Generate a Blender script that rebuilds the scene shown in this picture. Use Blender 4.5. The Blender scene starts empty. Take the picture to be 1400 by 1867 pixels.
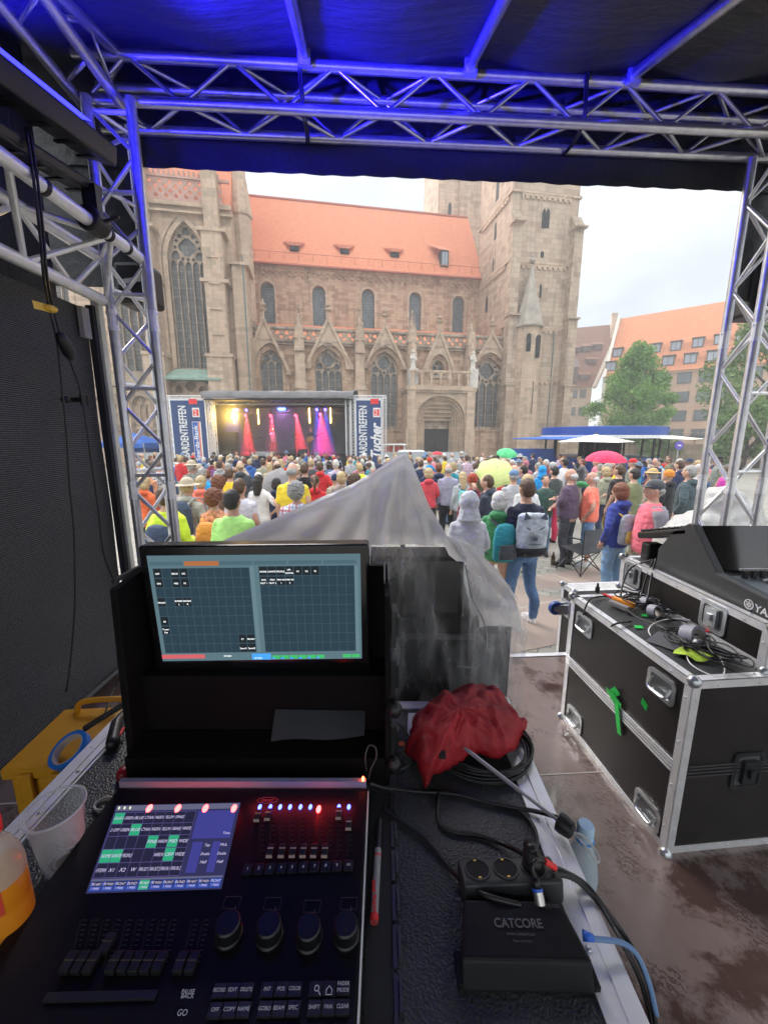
import bpy, bmesh, math, random
from math import radians, sin, cos, pi, sqrt, atan2, hypot
from mathutils import Vector, Matrix, noise
from mathutils.geometry import tessellate_polygon
random.seed(11)
S = bpy.context.scene
COL = S.collection
# ------------------------------------------------------------------ camera
PITCH = radians(10.9); FPX = 712.0; EYE = Vector((0, 0, 2.3))
cd = bpy.data.cameras.new("camera"); cam = bpy.data.objects.new("camera", cd); COL.objects.link(cam)
cam.location = EYE; cam.rotation_euler = (pi / 2 - PITCH, 0, 0)
cd.sensor_fit = 'VERTICAL'; cd.sensor_height = 36.0; cd.lens = 36.0 * FPX / 1867.0
cd.clip_start = 0.02; cd.clip_end = 2000
S.camera = cam
# ------------------------------------------------------------------ world
W = bpy.data.worlds.new("World"); S.world = W; W.use_nodes = True
nt = W.node_tree; nt.nodes.clear()
def wn(t, **k):
    n = nt.nodes.new(t)
    for a, b in k.items(): setattr(n, a, b)
    return n
SUN_EL, SUN_AZ = radians(37), radians(-34)      # azimuth measured clockwise from +Y
sky = wn('ShaderNodeTexSky', sky_type='NISHITA', sun_disc=False, sun_elevation=SUN_EL, sun_rotation=SUN_AZ)
tc = wn('ShaderNodeTexCoord'); mp = wn('ShaderNodeMapping'); mp.inputs['Scale'].default_value = (1.3, 1.3, 3.4)
nz = wn('ShaderNodeTexNoise'); nz.inputs['Scale'].default_value = 2.1; nz.inputs['Detail'].default_value = 6; nz.inputs['Roughness'].default_value = .55
rp = wn('ShaderNodeValToRGB'); e = rp.color_ramp.elements
e[0].position = .38; e[0].color = (.54, .58, .62, 1); e[1].position = .62; e[1].color = (.93, .94, .94, 1)
bg1 = wn('ShaderNodeBackground'); bg1.inputs[1].default_value = .12
bg2 = wn('ShaderNodeBackground'); bg2.inputs[1].default_value = .47
mx = wn('ShaderNodeMixShader'); mx.inputs[0].default_value = .84; out = wn('ShaderNodeOutputWorld')
L = nt.links.new
L(tc.outputs['Generated'], mp.inputs[0]); L(mp.outputs[0], nz.inputs['Vector']); L(nz.outputs['Fac'], rp.inputs[0])
L(sky.outputs[0], bg1.inputs[0]); sxy = wn('ShaderNodeSeparateXYZ'); L(tc.outputs['Generated'], sxy.inputs[0]); zr_ = wn('ShaderNodeMapRange'); zr_.inputs[1].default_value = .42; zr_.inputs[2].default_value = .95; zr_.inputs[3].default_value = 1.0; zr_.inputs[4].default_value = 3.0; L(sxy.outputs[2], zr_.inputs[0]); yr_ = wn('ShaderNodeMapRange'); yr_.inputs[1].default_value = .1; yr_.inputs[2].default_value = -.6; yr_.inputs[3].default_value = 0; yr_.inputs[4].default_value = 1.15; L(sxy.outputs[1], yr_.inputs[0])
ze_ = wn('ShaderNodeMapRange'); ze_.inputs[1].default_value = .42; ze_.inputs[2].default_value = .6; L(sxy.outputs[2], ze_.inputs[0]); ma_ = wn('ShaderNodeMath', operation='MULTIPLY_ADD'); L(yr_.outputs[0], ma_.inputs[0]); L(ze_.outputs[0], ma_.inputs[1]); ma_.inputs[2].default_value = 1; mb_ = wn('ShaderNodeMath', operation='MULTIPLY'); L(ma_.outputs[0], mb_.inputs[0]); L(zr_.outputs[0], mb_.inputs[1])
vm_ = wn('ShaderNodeVectorMath', operation='SCALE'); L(rp.outputs[0], vm_.inputs[0]); L(mb_.outputs[0], vm_.inputs['Scale'])   # overcast sky brighter overhead; extra gain added behind the camera to light the church
L(vm_.outputs[0], bg2.inputs[0]); L(bg1.outputs[0], mx.inputs[1]); L(bg2.outputs[0], mx.inputs[2]); L(mx.outputs[0], out.inputs[0])
sd = bpy.data.lights.new("sun", 'SUN'); sun = bpy.data.objects.new("sun", sd); COL.objects.link(sun)
sd.energy = 3.1; sd.angle = radians(35); sd.color = (1, .965, .91)
sun.rotation_euler = (pi / 2 - SUN_EL, 0, -SUN_AZ + pi); sun.location = (0, -20, 30)
# ------------------------------------------------------------------ render look
S.render.engine = 'CYCLES'
S.view_settings.view_transform = 'Standard'; S.view_settings.look = 'None'
S.view_settings.exposure = 1.4; S.view_settings.gamma = 1
S.cycles.volume_step_rate = 2; S.cycles.transparent_max_bounces = 16

# ------------------------------------------------------------------ helpers
def ray(px, py):
    a = (px - 700) / FPX; b = (933.5 - py) / FPX
    return Vector((a, cos(PITCH) + b * sin(PITCH), -sin(PITCH) + b * cos(PITCH)))
def at(px, py, Y=None, Z=None, X=None):
    d = ray(px, py)
    if Y is not None: t = Y / d.y
    elif Z is not None: t = (Z - EYE.z) / d.z
    else: t = X / d.x
    return EYE + d * t
INV = {}
def tag(o, label=None, cat=None, group=None, kind=None):
    if label: o['label'] = label
    if cat: o['category'] = cat
    if group: o['group'] = group
    if kind: o['kind'] = kind
    return o
def thing(name, label, cat, loc=(0, 0, 0), rotz=0.0, group=None, local=False):
    o = bpy.data.objects.new(name, None); COL.objects.link(o); o.empty_display_size = .1
    o.location = loc; o.rotation_euler = (0, 0, rotz)
    INV[o.name] = None if local else (Matrix.Translation(Vector(loc)) @ Matrix.Rotation(rotz, 4, 'Z')).inverted()
    return tag(o, label, cat, group)
def copy_tree(o, parent=None):
    c = o.copy(); COL.objects.link(c)
    if parent: c.parent = parent
    for ch in o.children: copy_tree(ch, c)
    return c
def link_mesh(name, me, mats, parent=None):
    o = bpy.data.objects.new(name, me); COL.objects.link(o)
    if mats is not None and not me.materials:
        for m in (mats if isinstance(mats, (list, tuple)) else [mats]): me.materials.append(m)
    if parent:
        o.parent = parent
        iv = INV.get(parent.name)
        if iv is not None: o.matrix_parent_inverse = iv
        INV[o.name] = None
    return o
class MB:
    def __init__(s, M=None): s.v = []; s.f = []; s.mi = []; s.M = M
    def add(s, vs, fs, mi=0, M=None):
        b = len(s.v)
        for p in vs:
            p = Vector(p)
            if M is not None: p = M @ p
            if s.M is not None: p = s.M @ p
            s.v.append(p)
        for f in fs: s.f.append([b + i for i in f]); s.mi.append(mi)
    def box(s, x0, x1, y0, y1, z0, z1, mi=0, M=None):
        vs = [(x, y, z) for x in (x0, x1) for y in (y0, y1) for z in (z0, z1)]
        s.add(vs, [(0, 1, 3, 2), (4, 6, 7, 5), (0, 4, 5, 1), (2, 3, 7, 6), (0, 2, 6, 4), (1, 5, 7, 3)], mi, M)
    def cbox(s, c, size, R=None, mi=0):
        h = [k / 2 for k in size]
        M = Matrix.Translation(Vector(c))
        if R is not None: M = M @ R.to_4x4()
        s.box(-h[0], h[0], -h[1], h[1], -h[2], h[2], mi, M)
    def beam(s, a, b, w, h, mi=0, up=(0, 0, 1)):
        a = Vector(a); b = Vector(b); d = (b - a); l = d.length; d.normalize(); up = Vector(up)
        x = d.cross(up)
        if x.length < 1e-4: x = Vector((1, 0, 0))
        x.normalize(); z = x.cross(d)
        R = Matrix((x, d, z)).transposed()
        s.cbox((a + b) / 2, (w, l, h), R, mi)
    def tube(s, pts, r, n=8, mi=0, cap=True, closed=False):
        pts = [Vector(p) for p in pts]; k = len(pts)
        rs = r if isinstance(r, (list, tuple)) else [r] * k
        rings = []; prev = None
        for i in range(k):
            if closed: t = pts[(i + 1) % k] - pts[i - 1]
            else: t = pts[min(i + 1, k - 1)] - pts[max(i - 1, 0)]
            if t.length < 1e-9: t = Vector((0, 0, 1))
            t.normalize()
            if prev is None:
                u = t.cross(Vector((0, 0, 1)))
                if u.length < .05: u = t.cross(Vector((1, 0, 0)))
            else: u = prev - t * prev.dot(t)
            if u.length < 1e-6: u = t.orthogonal()
            u.normalize(); w = t.cross(u); prev = u
            rings.append([pts[i] + (u * cos(2 * pi * j / n) + w * sin(2 * pi * j / n)) * rs[i] for j in range(n)])
        vs = [p for rg in rings for p in rg]; fs = []
        for i in range(k if closed else k - 1):
            a = i * n; b = ((i + 1) % k) * n
            for j in range(n): fs.append((a + j, a + (j + 1) % n, b + (j + 1) % n, b + j))
        if cap and not closed: fs.append(tuple(range(n - 1, -1, -1))); fs.append(tuple((k - 1) * n + j for j in range(n)))
        s.add(vs, fs, mi)
    def lathe(s, prof, n=16, c=(0, 0, 0), R=None, mi=0, sy=1.0, cap=True):
        M = Matrix.Translation(Vector(c))
        if R is not None: M = M @ R.to_4x4()
        vs = [(r * cos(2 * pi * j / n), r * sy * sin(2 * pi * j / n), z) for r, z in prof for j in range(n)]
        fs = []
        for i in range(len(prof) - 1):
            for j in range(n):
                fs.append((i * n + j, i * n + (j + 1) % n, (i + 1) * n + (j + 1) % n, (i + 1) * n + j))
        if cap:
            fs.append(tuple(range(n - 1, -1, -1))); q = (len(prof) - 1) * n; fs.append(tuple(q + j for j in range(n)))
        s.add(vs, fs, mi, M)
    def ell(s, c, r, nu=12, nv=8, mi=0, R=None):
        M = Matrix.Translation(Vector(c))
        if R is not None: M = M @ R.to_4x4()
        vs = [(0, 0, -r[2])]
        for i in range(1, nv):
            a = -pi / 2 + pi * i / nv
            for j in range(nu): vs.append((r[0] * cos(a) * cos(2 * pi * j / nu), r[1] * cos(a) * sin(2 * pi * j / nu), r[2] * sin(a)))
        vs.append((0, 0, r[2])); fs = []; top = len(vs) - 1
        for j in range(nu): fs.append((0, 1 + (j + 1) % nu, 1 + j))
        for i in range(nv - 2):
            a = 1 + i * nu; b = a + nu
            for j in range(nu): fs.append((a + j, a + (j + 1) % nu, b + (j + 1) % nu, b + j))
        a = 1 + (nv - 2) * nu
        for j in range(nu): fs.append((a + j, a + (j + 1) % nu, top))
        s.add(vs, fs, mi, M)
    def loft(s, rings, n=12, mi=0, cap=True):
        # rings: (center, rx, ry[, power])
        vs = []
        for c, rx, ry in rings:
            for j in range(n):
                a = 2 * pi * j / n; vs.append((c[0] + rx * cos(a), c[1] + ry * sin(a), c[2]))
        fs = []
        for i in range(len(rings) - 1):
            for j in range(n): fs.append((i * n + j, i * n + (j + 1) % n, (i + 1) * n + (j + 1) % n, (i + 1) * n + j))
        if cap:
            fs.append(tuple(range(n - 1, -1, -1))); q = (len(rings) - 1) * n; fs.append(tuple(q + j for j in range(n)))
        s.add(vs, fs, mi)
    def plate(s, outline, holes, y0, y1, mi=0, M=None):
        """polygon with holes in the XZ plane, thick from y0 to y1"""
        loops = [outline] + list(holes)
        tri = tessellate_polygon([[Vector((p[0], p[1], 0)) for p in lp] for lp in loops])
        flat = [p for lp in loops for p in lp]; N = len(flat)
        vs = [(p[0], y0, p[1]) for p in flat] + [(p[0], y1, p[1]) for p in flat]
        fs = []
        for t in tri:
            a, b, c = [Vector((flat[i][0], flat[i][1])) for i in t]
            cr = (b.x - a.x) * (c.y - a.y) - (b.y - a.y) * (c.x - a.x)
            t = tuple(t) if cr > 0 else (t[2], t[1], t[0])
            fs.append(t); fs.append((t[2] + N, t[1] + N, t[0] + N))
        b = 0
        for k, lp in enumerate(loops):
            n = len(lp); ar = sum(lp[i][0] * lp[(i + 1) % n][1] - lp[(i + 1) % n][0] * lp[i][1] for i in range(n))
            ccw = ar > 0
            if k: ccw = not ccw
            for i in range(n):
                j = (i + 1) % n
                q = (b + i, b + i + N, b + j + N, b + j) if ccw else (b + j, b + j + N, b + i + N, b + i)
                fs.append(q)
            b += n
        s.add(vs, fs, mi, M)
    def mesh(s, name, smooth=False):
        me = bpy.data.meshes.new(name); me.from_pydata([tuple(p) for p in s.v], [], s.f)
        me.polygons.foreach_set('material_index', s.mi)
        if smooth: me.polygons.foreach_set('use_smooth', [True] * len(s.f))
        me.update(); return me
    def build(s, name, mats, parent=None, smooth=False, bevel=0.0, seg=2, auto=False):
        me = s.mesh(name, smooth)
        if auto:
            me.polygons.foreach_set('use_smooth', [True] * len(s.f))
            me.set_sharp_from_angle(angle=radians(35))
        o = link_mesh(name, me, mats, parent)
        if bevel:
            b = o.modifiers.new('bevel', 'BEVEL'); b.width = bevel; b.segments = seg; b.limit_method = 'ANGLE'; b.angle_limit = radians(35)
        return o
def gz(y):
    """the square falls gently away from the podium"""
    return -.38 * min(1, max(0, (y - 5.5) / 16.5))
def bez(pts, n=8):
    """catmull-rom through pts"""
    pts = [Vector(p) for p in pts]; P = [pts[0] * 2 - pts[1]] + pts + [pts[-1] * 2 - pts[-2]]; o = []
    for i in range(1, len(P) - 2):
        for k in range(n):
            t = k / n; a, b, c, d = P[i - 1:i + 3]
            o.append(.5 * ((2 * b) + (c - a) * t + (2 * a - 5 * b + 4 * c - d) * t * t + (3 * b - a - 3 * c + d) * t ** 3))
    o.append(pts[-1]); return o
_fc = {}
def text_mesh(body, size=1.0, align='LEFT', shear=0.0, ext=0.0, bold=0.0):
    cu = bpy.data.curves.new('t', 'FONT'); cu.body = body; cu.size = size; cu.align_x = align; cu.shear = shear; cu.extrude = ext; cu.offset = bold
    cu.resolution_u = 3; ob = bpy.data.objects.new('t', cu)
    me = bpy.data.meshes.new_from_object(ob); bpy.data.objects.remove(ob); bpy.data.curves.remove(cu)
    return me
def add_text(mb, body, M, size=1.0, align='LEFT', shear=0.0, mi=0, bold=0.0, fit=None):
    me = text_mesh(body, size, align, shear, 0, bold)
    vs = [v.co.copy() for v in me.vertices]
    if fit and vs:
        w = max(v.x for v in vs) - min(v.x for v in vs); x0 = min(v.x for v in vs)
        k = fit / w
        for v in vs: v.x = (v.x - x0) * k + (x0 * k if align != 'LEFT' else 0)
    mb.add(vs, [tuple(p.vertices) for p in me.polygons], mi, M); bpy.data.meshes.remove(me)
# ------------------------------------------------------------------ materials
MATS = {}
def _new(name):
    m = bpy.data.materials.new(name); m.use_nodes = True; n = m.node_tree.nodes; n.clear()
    o = n.new('ShaderNodeOutputMaterial'); p = n.new('ShaderNodeBsdfPrincipled'); m.node_tree.links.new(p.outputs[0], o.inputs[0])
    return m, m.node_tree, p, o
def N_(t, typ, **k):
    n = t.nodes.new(typ)
    for a, b in k.items():
        if a.startswith('i_'): n.inputs[a[2:].replace('_', ' ')].default_value = b
        else: setattr(n, a, b)
    return n
def mixc(t, fac, a, b, mode='MIX'):
    n = t.nodes.new('ShaderNodeMix'); n.data_type = 'RGBA'; n.blend_type = mode
    for s_, v in ((0, fac), (6, a), (7, b)):
        if hasattr(v, 'is_linked') or isinstance(v, bpy.types.NodeSocket): t.links.new(v, n.inputs[s_])
        else: n.inputs[s_].default_value = v if s_ == 0 else (tuple(v) + (1,) if len(v) == 3 else v)
    return n.outputs[2]
def ramp(t, fac, p0, c0, p1, c1):
    n = t.nodes.new('ShaderNodeValToRGB'); e = n.color_ramp.elements
    g = lambda c: (c, c, c, 1) if not isinstance(c, tuple) else c + (1,)
    e[0].position = p0; e[0].color = g(c0); e[1].position = p1; e[1].color = g(c1); t.links.new(fac, n.inputs[0]); return n.outputs[0]
def ntex(t, co, scale, detail=3, rough=.55):
    n = N_(t, 'ShaderNodeTexNoise'); n.inputs['Scale'].default_value = scale; n.inputs['Detail'].default_value = detail; n.inputs['Roughness'].default_value = rough
    if co is not None: t.links.new(co, n.inputs['Vector'])
    return n.outputs['Fac']
def bump(t, h, p, strength=.3, dist=.01, prev=None):
    b = N_(t, 'ShaderNodeBump'); b.inputs['Strength'].default_value = strength; b.inputs['Distance'].default_value = dist
    t.links.new(h, b.inputs['Height'])
    if prev is not None: t.links.new(prev, b.inputs['Normal'])
    t.links.new(b.outputs[0], p.inputs['Normal']); return b.outputs[0]
def mat(name, col, rough=.5, metal=0.0, var=.12, scale=8, bs=0.0, bscale=40, bd=.004, spec=.5, coat=0.0, roughvar=0.0):
    if name in MATS: return MATS[name]
    m, t, p, o = _new(name)
    p.inputs['Roughness'].default_value = rough; p.inputs['Metallic'].default_value = metal
    p.inputs['Specular IOR Level'].default_value = spec; p.inputs['Coat Weight'].default_value = coat
    tcn = N_(t, 'ShaderNodeTexCoord'); co = tcn.outputs['Object']
    n = ntex(t, co, scale, 5)
    a = tuple(max(0, c * (1 - var)) for c in col); b = tuple(min(1, c * (1 + var)) for c in col)
    t.links.new(ramp(t, n, .3, a, .7, b), p.inputs['Base Color'])
    if roughvar:
        n2 = ntex(t, co, scale * 1.7, 5); t.links.new(ramp(t, n2, .3, max(.03, rough - roughvar), .75, min(1, rough + roughvar)), p.inputs['Roughness'])
    if bs: bump(t, ntex(t, co, bscale, 4), p, bs, bd)
    MATS[name] = m; return m
def emis(name, col, strength):
    if name in MATS: return MATS[name]
    m = bpy.data.materials.new(name); m.use_nodes = True; t = m.node_tree; t.nodes.clear()
    o = t.nodes.new('ShaderNodeOutputMaterial'); e_ = t.nodes.new('ShaderNodeEmission'); e_.inputs[0].default_value = tuple(col) + (1,); e_.inputs[1].default_value = strength
    t.links.new(e_.outputs[0], o.inputs[0]); MATS[name] = m; return m
def arch(cx, w, z0, zs, za, n=8):
    """pointed arch outline: left foot up, round, right foot (CW from left foot)"""
    h = za - zs; r = (w * w / 4 + h * h) / w; pts = [(cx - w / 2, z0)]
    c = cx - w / 2 + r; a1 = pi - math.asin(min(1, h / r))
    for i in range(n + 1):
        a = pi + (a1 - pi) * i / n; pts.append((c + r * cos(a), zs + r * sin(a)))
    c2 = cx + w / 2 - r
    for i in range(n - 1, -1, -1):
        a = pi + (a1 - pi) * i / n; pts.append((2 * cx - (c + r * cos(a)), zs + r * sin(a)))
    pts.append((cx + w / 2, z0)); return pts
def circ(cx, cz, r, n=14, ph=0): return [(cx + r * cos(2 * pi * i / n + ph), cz + r * sin(2 * pi * i / n + ph)) for i in range(n)]
def foil(cx, cz, r, k=3, n=18, ph=pi / 2, d=.22):
    return [(cx + r * (1 - d + d * abs(cos(k / 2 * (a - ph)))) * cos(a), cz + r * (1 - d + d * abs(cos(k / 2 * (a - ph)))) * sin(a)) for a in [2 * pi * i / n for i in range(n)]]
# ------------------------------------------------------------------ setting materials
def paving_mat():
    m, t, p, o = _new('cobblestone'); co = N_(t, 'ShaderNodeTexCoord').outputs['Object']
    mpn = N_(t, 'ShaderNodeMapping'); mpn.inputs['Rotation'].default_value = (0, 0, radians(27)); t.links.new(co, mpn.inputs[0])
    wob = N_(t, 'ShaderNodeTexNoise'); wob.inputs['Scale'].default_value = 2.6; t.links.new(mpn.outputs[0], wob.inputs['Vector'])
    ad = N_(t, 'ShaderNodeVectorMath', operation='MULTIPLY_ADD'); ad.inputs[1].default_value = (.09, .09, 0); t.links.new(wob.outputs['Color'], ad.inputs[0]); t.links.new(mpn.outputs[0], ad.inputs[2])
    br = N_(t, 'ShaderNodeTexBrick'); br.inputs['Scale'].default_value = 1; br.inputs['Brick Width'].default_value = .24; br.inputs['Row Height'].default_value = .17
    br.inputs['Mortar Size'].default_value = .008; br.inputs['Mortar Smooth'].default_value = .6; br.inputs['Color1'].default_value = (.25, .24, .21, 1); br.inputs['Color2'].default_value = (.37, .35, .31, 1); br.inputs['Mortar'].default_value = (.13, .12, .10, 1)
    t.links.new(ad.outputs[0], br.inputs['Vector'])
    n = ntex(t, co, .8, 5); c = mixc(t, n, br.outputs['Color'], (.31, .29, .25), 'MIX'); c2 = mixc(t, .55, br.outputs['Color'], c)
    t.links.new(c2, p.inputs['Base Color']); p.inputs['Roughness'].default_value = .6
    inv = N_(t, 'ShaderNodeMath', operation='SUBTRACT'); inv.inputs[0].default_value = 1; t.links.new(br.outputs['Fac'], inv.inputs[1])
    nb = bump(t, inv.outputs[0], p, .8, .015); bump(t, ntex(t, co, 25, 3), p, .35, .006, nb); return m
def stone_mat(name, base, dark, red, bw=.75, rh=.34, mort=.016, stain=.5, u_off=0.0):
    """coursed sandstone that follows whichever side of the building the face is on"""
    m, t, p, o = _new(name); tcn = N_(t, 'ShaderNodeTexCoord'); co = tcn.outputs['Object']
    sx = N_(t, 'ShaderNodeSeparateXYZ'); t.links.new(co, sx.inputs[0]); sn = N_(t, 'ShaderNodeSeparateXYZ'); t.links.new(tcn.outputs['Normal'], sn.inputs[0])
    ab = N_(t, 'ShaderNodeMath', operation='ABSOLUTE'); t.links.new(sn.outputs[0], ab.inputs[0])
    gt = N_(t, 'ShaderNodeMath', operation='GREATER_THAN'); gt.inputs[1].default_value = .7; t.links.new(ab.outputs[0], gt.inputs[0])
    mxn = N_(t, 'ShaderNodeMix'); t.links.new(gt.outputs[0], mxn.inputs[0]); t.links.new(sx.outputs[0], mxn.inputs[2]); t.links.new(sx.outputs[1], mxn.inputs[3])
    cb = N_(t, 'ShaderNodeCombineXYZ'); t.links.new(mxn.outputs[0], cb.inputs[0]); t.links.new(sx.outputs[2], cb.inputs[1])
    br = N_(t, 'ShaderNodeTexBrick'); br.inputs['Scale'].default_value = 1; br.inputs['Brick Width'].default_value = bw; br.inputs['Row Height'].default_value = rh
    br.inputs['Mortar Size'].default_value = mort; br.inputs['Mortar Smooth'].default_value = .4; br.inputs['Bias'].default_value = -.1
    br.inputs['Color1'].default_value = (0, 0, 0, 1); br.inputs['Color2'].default_value = (1, 1, 1, 1); br.inputs['Mortar'].default_value = (.5, .5, .5, 1)
    t.links.new(cb.outputs[0], br.inputs['Vector'])
    r1 = N_(t, 'ShaderNodeValToRGB'); t.links.new(br.outputs['Color'], r1.inputs[0]); e = r1.color_ramp.elements
    e[0].position = 0; e[0].color = tuple(.75 * a + .25 * b for a, b in zip(dark, base)) + (1,); e[1].position = 1; e[1].color = tuple(min(1, c * 1.18) for c in base) + (1,)
    for q, c in ((.16, red), (.34, base), (.62, tuple(c * .86 for c in base)), (.8, tuple((a + b) / 2 for a, b in zip(base, red)))):
        k = e.new(q); k.color = tuple(.88 * a + .12 * b for a, b in zip(c, base)) + (1,)
    big = ntex(t, co, .35, 6, .6); c = mixc(t, ramp(t, big, .35, 0.0, .7, .55), r1.outputs[0], base)
    red_n = ntex(t, co, .22, 4, .6); c = mixc(t, ramp(t, red_n, .5, 0.0, .72, .45), c, red)
    c = mixc(t, br.outputs['Fac'], c, tuple(a * .62 for a in base))
    st = N_(t, 'ShaderNodeMapping'); st.inputs['Scale'].default_value = (1.6, 1.6, .16); t.links.new(co, st.inputs[0])
    sn2 = ntex(t, st.outputs[0], 1.2, 6, .65); c = mixc(t, ramp(t, sn2, .48, 0.0, .72, stain), c, tuple(a * .42 for a in dark))
    # moss and grime on upward faces
    up = ramp(t, sn.outputs[2], .35, 0.0, .8, .7); c = mixc(t, up, c, (.13, .135, .085))
    t.links.new(c, p.inputs['Base Color']); p.inputs['Roughness'].default_value = .9; p.inputs['Specular IOR Level'].default_value = .15
    nb = bump(t, br.outputs['Fac'], p, -.5, .03); bump(t, ntex(t, co, 5, 5), p, .4, .05, nb); return m
def tile_mat(name, col, dark, row=.17, wid=.19, var=.5):
    m, t, p, o = _new(name); tcn = N_(t, 'ShaderNodeTexCoord'); co = tcn.outputs['Object']
    sx = N_(t, 'ShaderNodeSeparateXYZ'); t.links.new(co, sx.inputs[0]); cb = N_(t, 'ShaderNodeCombineXYZ'); t.links.new(sx.outputs[0], cb.inputs[0]); t.links.new(sx.outputs[2], cb.inputs[1])
    br = N_(t, 'ShaderNodeTexBrick'); br.inputs['Scale'].default_value = 1; br.inputs['Brick Width'].default_value = wid; br.inputs['Row Height'].default_value = row; br.inputs['Mortar Size'].default_value = .022; br.inputs['Mortar Smooth'].default_value = .8
    br.inputs['Color1'].default_value = tuple(col) + (1,); br.inputs['Color2'].default_value = tuple(c * .8 for c in col) + (1,); br.inputs['Mortar'].default_value = tuple(dark) + (1,)
    t.links.new(cb.outputs[0], br.inputs['Vector'])
    n = ntex(t, co, .25, 6, .65); c = mixc(t, ramp(t, n, .35, 0.0, .75, var), br.outputs['Color'], tuple(a * .72 for a in col))
    n3 = ntex(t, co, 1.6, 5, .7); c = mixc(t, ramp(t, n3, .55, 0.0, .8, .35), c, dark)
    t.links.new(c, p.inputs['Base Color']); p.inputs['Roughness'].default_value = .8; p.inputs['Specular IOR Level'].default_value = .2
    bump(t, br.outputs['Fac'], p, -.6, .03); return m
def leaded_glass(name, col=(.13, .125, .118), gx=.34, gz=.42):
    m, t, p, o = _new(name); co = N_(t, 'ShaderNodeTexCoord').outputs['Object']
    sx = N_(t, 'ShaderNodeSeparateXYZ'); t.links.new(co, sx.inputs[0]); cb = N_(t, 'ShaderNodeCombineXYZ'); t.links.new(sx.outputs[0], cb.inputs[0]); t.links.new(sx.outputs[2], cb.inputs[1])
    br = N_(t, 'ShaderNodeTexBrick'); br.offset = 0; br.inputs['Scale'].default_value = 1; br.inputs['Brick Width'].default_value = gx; br.inputs['Row Height'].default_value = gz; br.inputs['Mortar Size'].default_value = .018
    br.inputs['Color1'].default_value = tuple(col) + (1,); br.inputs['Color2'].default_value = tuple(c * 1.7 for c in col) + (1,); br.inputs['Mortar'].default_value = (.03, .03, .03, 1)
    t.links.new(cb.outputs[0], br.inputs['Vector']); n = ntex(t, co, 1.2, 4)
    t.links.new(mixc(t, ramp(t, n, .35, 0.0, .7, .6), br.outputs['Color'], tuple(c * .5 for c in col)), p.inputs['Base Color']); p.inputs['Roughness'].default_value = .28
    bump(t, ntex(t, co, 3, 3), p, .4, .05); return m
M_pave = paving_mat()
M_sand = stone_mat('sandstone', (.58, .41, .285), (.24, .145, .095), (.38, .20, .135))
M_sandp = stone_mat('pale_sandstone', (.60, .45, .325), (.32, .25, .18), (.44, .30, .22), stain=.4, mort=.008)
M_tower = stone_mat('tower_sandstone', (.55, .43, .32), (.27, .185, .135), (.38, .255, .185), bw=.95, rh=.48, mort=.022)
M_trim = stone_mat('weathered_trim_stone', (.48, .38, .285), (.20, .15, .11), (.28, .19, .14), bw=.6, rh=.5, mort=.006, stain=.75)
M_tile = tile_mat('orange_roof_tile', (.80, .30, .165), (.50, .18, .11))
M_tileo = tile_mat('bright_orange_roof_tile', (.68, .26, .12), (.45, .16, .075), row=.3, wid=.3, var=.2)
M_tileb = tile_mat('brown_roof_tile', (.30, .155, .10), (.15, .08, .055), row=.25, wid=.25)
M_glass = leaded_glass('leaded_glass'); M_glassb = leaded_glass('blue_grey_leaded_glass', (.13, .145, .155), .22, .3)
M_copper = mat('green_copper', (.22, .32, .26), .7, 0, .25, 1.5)
M_greyroof = mat('grey_stone_roof', (.36, .315, .26), .85, 0, .25, 1.2, .3, 6, .05)
M_dark = mat('dark_void', (.012, .012, .014), .9, 0, .1)
M_statue = mat('white_stone', (.62, .57, .50), .8, 0, .2, 4)
M_door = mat('dark_church_door', (.035, .028, .025), .7, 0, .3, 3)
# ------------------------------------------------------------------ ground
g = MB(); ys_ = [-60, 5.5, 22, 500]; g.add([(x, y, gz(y)) for y in ys_ for x in (-400, 400)], [(0, 1, 3, 2), (2, 3, 5, 4), (4, 5, 7, 6)])
tag(g.build('ground', M_pave), kind='structure')
# slab path of large reddish flagstones that crosses the square in front of the podium
def slab_mat():
    m, t, p, o = _new('flagstone'); co = N_(t, 'ShaderNodeTexCoord').outputs['Object']
    mpn = N_(t, 'ShaderNodeMapping'); mpn.inputs['Rotation'].default_value = (0, 0, radians(-24)); t.links.new(co, mpn.inputs[0])
    br = N_(t, 'ShaderNodeTexBrick'); br.offset = .5; br.inputs['Scale'].default_value = 1; br.inputs['Brick Width'].default_value = 1.5; br.inputs['Row Height'].default_value = .95; br.inputs['Mortar Size'].default_value = .014
    br.inputs['Color1'].default_value = (.31, .235, .195, 1); br.inputs['Color2'].default_value = (.37, .29, .245, 1); br.inputs['Mortar'].default_value = (.50, .45, .38, 1)
    t.links.new(mpn.outputs[0], br.inputs['Vector']); n = ntex(t, co, 2.5, 6, .6)
    t.links.new(mixc(t, ramp(t, n, .35, 0.0, .7, .4), br.outputs['Color'], (.25, .20, .17)), p.inputs['Base Color']); p.inputs['Roughness'].default_value = .5
    bump(t, ntex(t, co, 30, 3), p, .2, .004); return m
a0 = at(760, 1085, Z=0); a1 = at(1240, 1005, Z=0); a2 = at(1240, 1130, Z=0); a3 = at(820, 1215, Z=0)
g = MB(); g.add([(a0.x, a0.y, .006 + gz(a0.y)), (a3.x, a3.y, .006), (a2.x, a2.y, .006), (a1.x, a1.y, .006 + gz(a1.y))], [(0, 1, 2, 3)])
tag(g.build('path', slab_mat()), kind='structure')
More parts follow.
